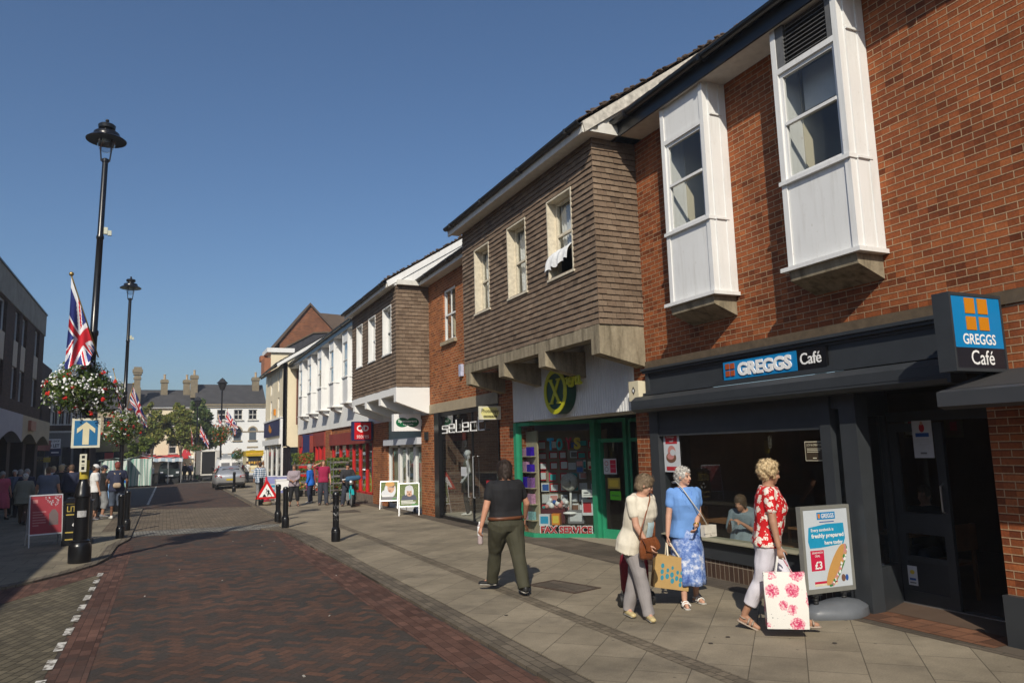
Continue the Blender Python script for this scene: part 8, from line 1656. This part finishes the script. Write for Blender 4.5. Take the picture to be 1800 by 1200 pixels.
b = MB(); b.box(vx-.26, vx+.26, 55.97, 56.0, .5, .6); part('number_plate', b, mat('plate_yellow', (.5, .36, .02)), van); b = MB(); b.box(vx-.8, vx+.8, 55.94, 56.02, .28, .42); part('bumper', b, M['blackmat'], van); wheels(van, vx, (56.8, 59.6), .72, .3)
b = MB()
for y in (56.4, 57.4, 58.6): b.box(vx-.75, vx+.75, y, y+.05, 1.75, 1.79)
for sd in (-.7, .7): b.tube([(vx+sd, 56.1, 1.8), (vx+sd, 58.9, 1.8)], .03); b.box(vx+sd-.02, vx+sd+.02, 56.4, 56.45, 1.66, 1.78)
part('roof_rack', b, M['steel'], van)
b = MB(); b.box(vx+.2, vx+.62, 57.4, 58.2, 1.8, 2.1); solo('crate', b, K['cyan'], 'blue crate riding on the roof rack of the white van', 'crate', (vx+.4, 57.8, 1.8))
b = MB(); b.box(vx-.5, vx+.1, 57.5, 58.2, 1.8, 1.95); b.box(vx-.4, vx-.1, 57.6, 58, 1.95, 2.1); solo('roof_load', b, M['steel'], 'grey bundle riding on the roof rack of the white van', 'load', (vx-.2, 57.8, 1.8))
ov = thing('parked_van', (3.2, 68, -.03), 'dark van with its white framed rear doors standing open', 'van')
vx = 3.22; b = MB()
for p_ in ((-.58, -.5, .5, 2.4), (.5, .58, .5, 2.4), (-.58, .58, 2.32, 2.42), (-.58, .58, .42, .52)): b.box(vx+p_[0], vx+p_[1], 66, 66.1, p_[2], p_[3])
part('door_frame', b, M['offwhite'], ov)
b = MB(); b.box(vx-.57, vx+.57, 66.1, 71, .4, 2.38); part('body', b, mat('black_van_paint', (.012, .012, .013), .5, .1), ov)
for sd in (-1, 1): b = MB(); b.obox((vx+sd*.75, 65.8, 1.45), (.2*sd, -.25, 0), (.01, .012, 0), (0, 0, .95)); part('rear_door', b, M['offwhite'] if sd < 0 else M['greywall'], ov)
b = MB(); b.box(vx-.55, vx+.55, 65.95, 66.05, .25, .42); part('bumper', b, M['blackmat'], ov); wheels(ov, vx, (66.8, 70), .5, .32)
ice = thing('ice_cream_van', (6.8, 68, -.03), 'yellow and cream ice-cream van facing down the street', 'van')
vx = 6.83; cry, yel = mat('van_cream', (.66, .58, .36), .5, .08, 3), mat('van_yellow', (.62, .42, .01), .45, .08, 3)
b = MB(); b.prism([(vx-.64, 66.0, .3), (vx-.64, 65.95, .9), (vx-.64, 66.1, 1.1), (vx-.64, 66.5, 1.85), (vx-.64, 70, 1.85), (vx-.64, 70, .3)], (1.28, 0, 0)); part('body', b, cry, ice)
b = MB(); b.box(vx-.68, vx+.68, 66.2, 70, 1.86, 2.3); b.box(vx-.7, vx+.7, 66.15, 66.2, 2.24, 2.32); part('roof_box', b, yel, ice)
b = MB(); b.prism([(vx-.54, 66.08, 1.12), (vx+.54, 66.08, 1.12), (vx+.5, 66.43, 1.78), (vx-.5, 66.43, 1.78)], (0, -.03, .0)); part('windscreen', b, CGm, ice)
b = MB()
for k in range(5): b.box(vx-.5+.2*k, vx-.36+.2*k, 66.06, 66.1, 1.2+.05*(k % 2), 1.42)
b.box(vx-.6, vx+.6, 66.17, 66.19, 1.98, 2.1); part('stickers', b, mat('sticker_orange', (.6, .35, .05), .6, .4, 15), ice)
b = MB(); b.box(vx-.66, vx+.66, 65.9, 66.0, .3, .5); b.box(vx-.6, vx-.42, 65.93, 65.96, .62, .78); b.box(vx+.42, vx+.6, 65.93, 65.96, .62, .78); b.box(vx-.3, vx+.3, 65.93, 65.96, .6, .75); part('bumper', b, K['pale'], ice); wheels(ice, vx, (66.8, 69.2), .55, .3)
suv = thing('parked_car', (.25, 66.5, -.03), 'dark off-road car under the blue and white stall canopy', 'car'); vx = .35
carloft(suv, vx, [(63.6, .5, .85, .95, .72, .6), (63.75, .35, .95, 1.05, .78, .66), (64.5, .32, 1.0, 1.1, .8, .68), (65.0, .32, 1.02, 1.6, .8, .62), (67.5, .32, 1.02, 1.66, .8, .64), (67.9, .4, .95, 1.3, .76, .62)], mat('dark_car_paint', (.025, .035, .035), .3, .1, 4), 'body')
b = MB(); b.prism([(vx-.58, 64.55, 1.1), (vx+.58, 64.55, 1.1), (vx+.5, 64.95, 1.54), (vx-.5, 64.95, 1.54)], (0, -.05, .02)); part('windscreen', b, CGm, suv)
for sd in (-1, 1): b = MB(); b.box(vx+sd*.45, vx+sd*.65, 63.55, 63.62, .72, .86); part('headlight', b, K['pale'], suv)
b = MB(); b.box(vx-.26, vx+.26, 63.52, 63.58, .5, .6); part('number_plate', b, K['pale'], suv); wheels(suv, vx, (64.3, 67.2), .68, .33)
# moped
mp = thing('moped', (6.2, 27.7, 0), 'turquoise framed moped parked outside the red store', 'moped', rotz=R(-6)); Mx = rootmat(mp); TQ = mat('turquoise_paint', (.01, .3, .32), .35, .1, 6)
def mw(bm): bm.v = [Mx @ v for v in bm.v]; return bm
for y in (-.55, .62):
    b = MB(); rr = .27; b.tube([(0, y+rr*math.cos(a), rr+.02+rr*math.sin(a)) for a in [2*math.pi*k/24 for k in range(25)]], .035, 7); w = part('wheel', mw(b), M['blackmat'], mp, smooth=True)
    b = MB(); b.lathe([(.235, -.015), (.24, 0), (.235, .015)], (0, y, rr+.02), 22, axis=V((1, 0, 0)))
    for k in range(9): a = math.pi*k/9; b.tube([(0, y+.24*math.cos(a), rr+.02+.24*math.sin(a)), (0, y-.24*math.cos(a), rr+.02-.24*math.sin(a))], .005, 4)
    part('rim', mw(b), M['alu'], w)
b = MB(); b.tube([(0, -.28, .88), (0, -.38, .62), (.06, -.5, .34), (.06, -.55, .29)], .025); b.tube([(-.06, -.38, .62), (-.06, -.55, .29)], .025); b.tube([(0, -.33, .72), (0, .0, .36), (0, .35, .36), (0, .55, .6)], .04); part('frame', mw(b), TQ, mp, smooth=True)
b = MB(); n = 10; rings = []
for k in range(n+1):
    a = math.pi*(.05+.8*k/n); rings.append([V((sx, -.55+(.33+o)*math.cos(a), .29+(.33+o)*math.sin(a))) for sx, o in ((-.05, 0), (.05, 0), (.05, .02), (-.05, .02))])
b.loft(rings); part('mudguard', mw(b), TQ, mp)
b = MB(); b.tube([(-.3, -.18, .96), (-.1, -.26, .98), (.1, -.26, .98), (.3, -.18, .96)], .014); part('handlebar', mw(b), M['steel'], mp)
b = MB(); b.lathe([(.02, -.08), (.07, -.06), (.085, .0), (.08, .02)], (0, -.38, .86), 14, axis=V((0, -1, 0))); part('headlight', mw(b), M['steel'], mp, smooth=True)
b = MB(); b.caps((0, .1, .76), .11, (0, .5, .76), .12, 12, .5); part('saddle', mw(b), M['blackmat'], mp, smooth=True)
b = MB(); b.box(-.14, .14, -.05, .35, .22, .48); part('engine', mw(b), mat('engine_grey', (.2, .2, .2), .5, .3, 20), mp)
b = MB(); b.box(-.2, .2, .45, .8, .5, .75); part('pannier', mw(b), C_['dark'], mp)
# ---------------------------------------------------------------- market stalls
gs = G('green_striped_sheet', .7, 0, .2); x, y, z = gs.xyz(gs.pos()); st_ = gs.mt('LESS_THAN', gs.mt('FLOORED_MODULO', gs.mt('ADD', x, gs.mt('MULTIPLY', y, .9)), .2), .07); gs.col(gs.mix(st_, (.52, .58, .53), (.2, .36, .3))); STR = gs.m
gs = G('blue_striped_canopy', .7, 0, .2); x, y, z = gs.xyz(gs.pos()); st_ = gs.mt('LESS_THAN', gs.mt('FLOORED_MODULO', gs.mt('ADD', gs.mt('MULTIPLY', y, .8), x), .5), .2); gs.col(gs.mix(st_, (.35, .44, .52), (.62, .64, .66))); STB = gs.m
def stall(x0, x1, y0, y1, zt, zr, label, top, side, sides=True, wave=1.):
    t = thing('market_stall', ((x0+x1)/2, (y0+y1)/2, 0), label, 'market stall'); xm = (x0+x1)/2
    b = MB()
    for x in (x0, x1):
        for y in (y0, y1): b.tube([(x, y, 0), (x, y, zt)], .03, 6)
    split_parts('pole', b, M['steel'], t)
    b = MB(); f = lambda u, v: V((x0-.15+(x1-x0+.3)*u, y0-.15+(y1-y0+.3)*v, zt+(zr-zt)*(1-abs(2*u-1))-.06*math.sin(math.pi*v)*(1-abs(2*u-1))+.03*math.sin(9*v)*wave)); b.grid(f, 14, 12); part('canopy', b, top, t, smooth=True)
    b = MB()
    if sides:
        b.grid(lambda u, v: V((x0+(x1-x0)*u, y0-.05+.08*math.sin(8*u+2*v)+.03*math.sin(23*u), .05+(zt-.05)*v)), 40, 4); b.grid(lambda u, v: V((x1+.06*math.sin(7*u), y0+(y1-y0)*u, .05+(zt-.05)*v)), 20, 4)
    else: b.grid(lambda u, v: V((x0-.1+(x1-x0+.2)*u, y0-.16, zt-.25+.27*v+.02*math.sin(12*u))), 24, 2)
    part('side_sheet', b, side, t, smooth=True)
    b = MB(); b.box(x0+.1, x1-.1, y0+.4, y1-.3, .7, .75); b.box(x0+.15, x1-.15, y0+.45, y1-.35, .0, .7); part('counter', b, M['blackmat'], t)
    return t
stall(-3.9, -2.35, 57.6, 60, 1.85, 2.0, 'pale green striped market stall sheeted down to the ground', STR, STR)
stall(-2.25, -.85, 58.8, 62, 1.92, 2.12, 'white topped striped stall in the middle of the row of stalls', mat('white_tarp', (.6, .62, .6), .7, .06, 2), STR)
stall(-1.0, .2, 64.5, 70, 1.9, 2.12, 'blue and white canopy stall behind the man in white', STB, STB, False)
stall(.25, 1.15, 63.3, 69, 1.86, 1.98, 'low blue striped canopy stall over the dark off-road car', STB, STB, False)
b = MB(); t = thing('market_stall', (2.0, 74, 0), 'stall under a bright red pitched canopy among the trees', 'market stall')
b.prism([(1.35, 73.5, 2.05), (2.15, 73.5, 2.05), (1.9, 73.9, 2.6), (1.5, 73.9, 2.6)], (0, 2, 0)); part('canopy', b, K['red'], t); b = MB()
for x in (1.4, 2.1): b.tube([(x, 73.6, 0), (x, 73.6, 2.05)], .03)
split_parts('pole', b, M['steel'], t)
wb_ = thing('wheelie_bin', (2.75, 71, 0), 'dark green wheelie bin beside the dark open van', 'wheelie bin'); b = MB(); b.prism([(2.35, 70, .05), (2.85, 70, .05), (2.95, 70, 1.0), (2.28, 70, 1.0)], (0, .6, 0)); part('bin', b, mat('bin_green', (.015, .06, .02), .5, .1), wb_); b = MB(); b.box(2.26, 2.97, 69.95, 70.65, 1.0, 1.06); part('lid', b, mat('bin_green', (.015, .06, .02)), wb_)
pn = thing('notice_board', (2.6, 74, 0), 'wooden notice board with two brown panels behind the green bin', 'notice board'); b = MB(); b.box(2.35, 2.95, 74, 74.08, .4, 2.4); part('frame', b, M['offwhite'], pn)
for z in (.6, 1.5): b = MB(); b.box(2.45, 2.85, 73.98, 74, z, z+.75); part('panel', b, M['wood'], pn)
# ---------------------------------------------------------------- the summer haze over the street
b = MB(); b.box(-48, 68, -18, 145, -1.3, 16.2)
hz_ = solo('haze', b, [], None, None, (0, 0, 0), kind='stuff')
hm = bpy.data.materials.new('haze_air'); hm.use_nodes = True; ht = hm.node_tree; ht.nodes.clear()
pv = ht.nodes.new('ShaderNodeVolumePrincipled'); pv.inputs['Color'].default_value = (.86, .91, 1, 1); pv.inputs['Density'].default_value = .0011; pv.inputs['Anisotropy'].default_value = .2
ho = ht.nodes.new('ShaderNodeOutputMaterial'); ht.links.new(pv.outputs[0], ho.inputs['Volume']); hz_.data.materials.append(hm)
S.cycles.volume_bounces = 0; S.cycles.volume_max_steps = 32
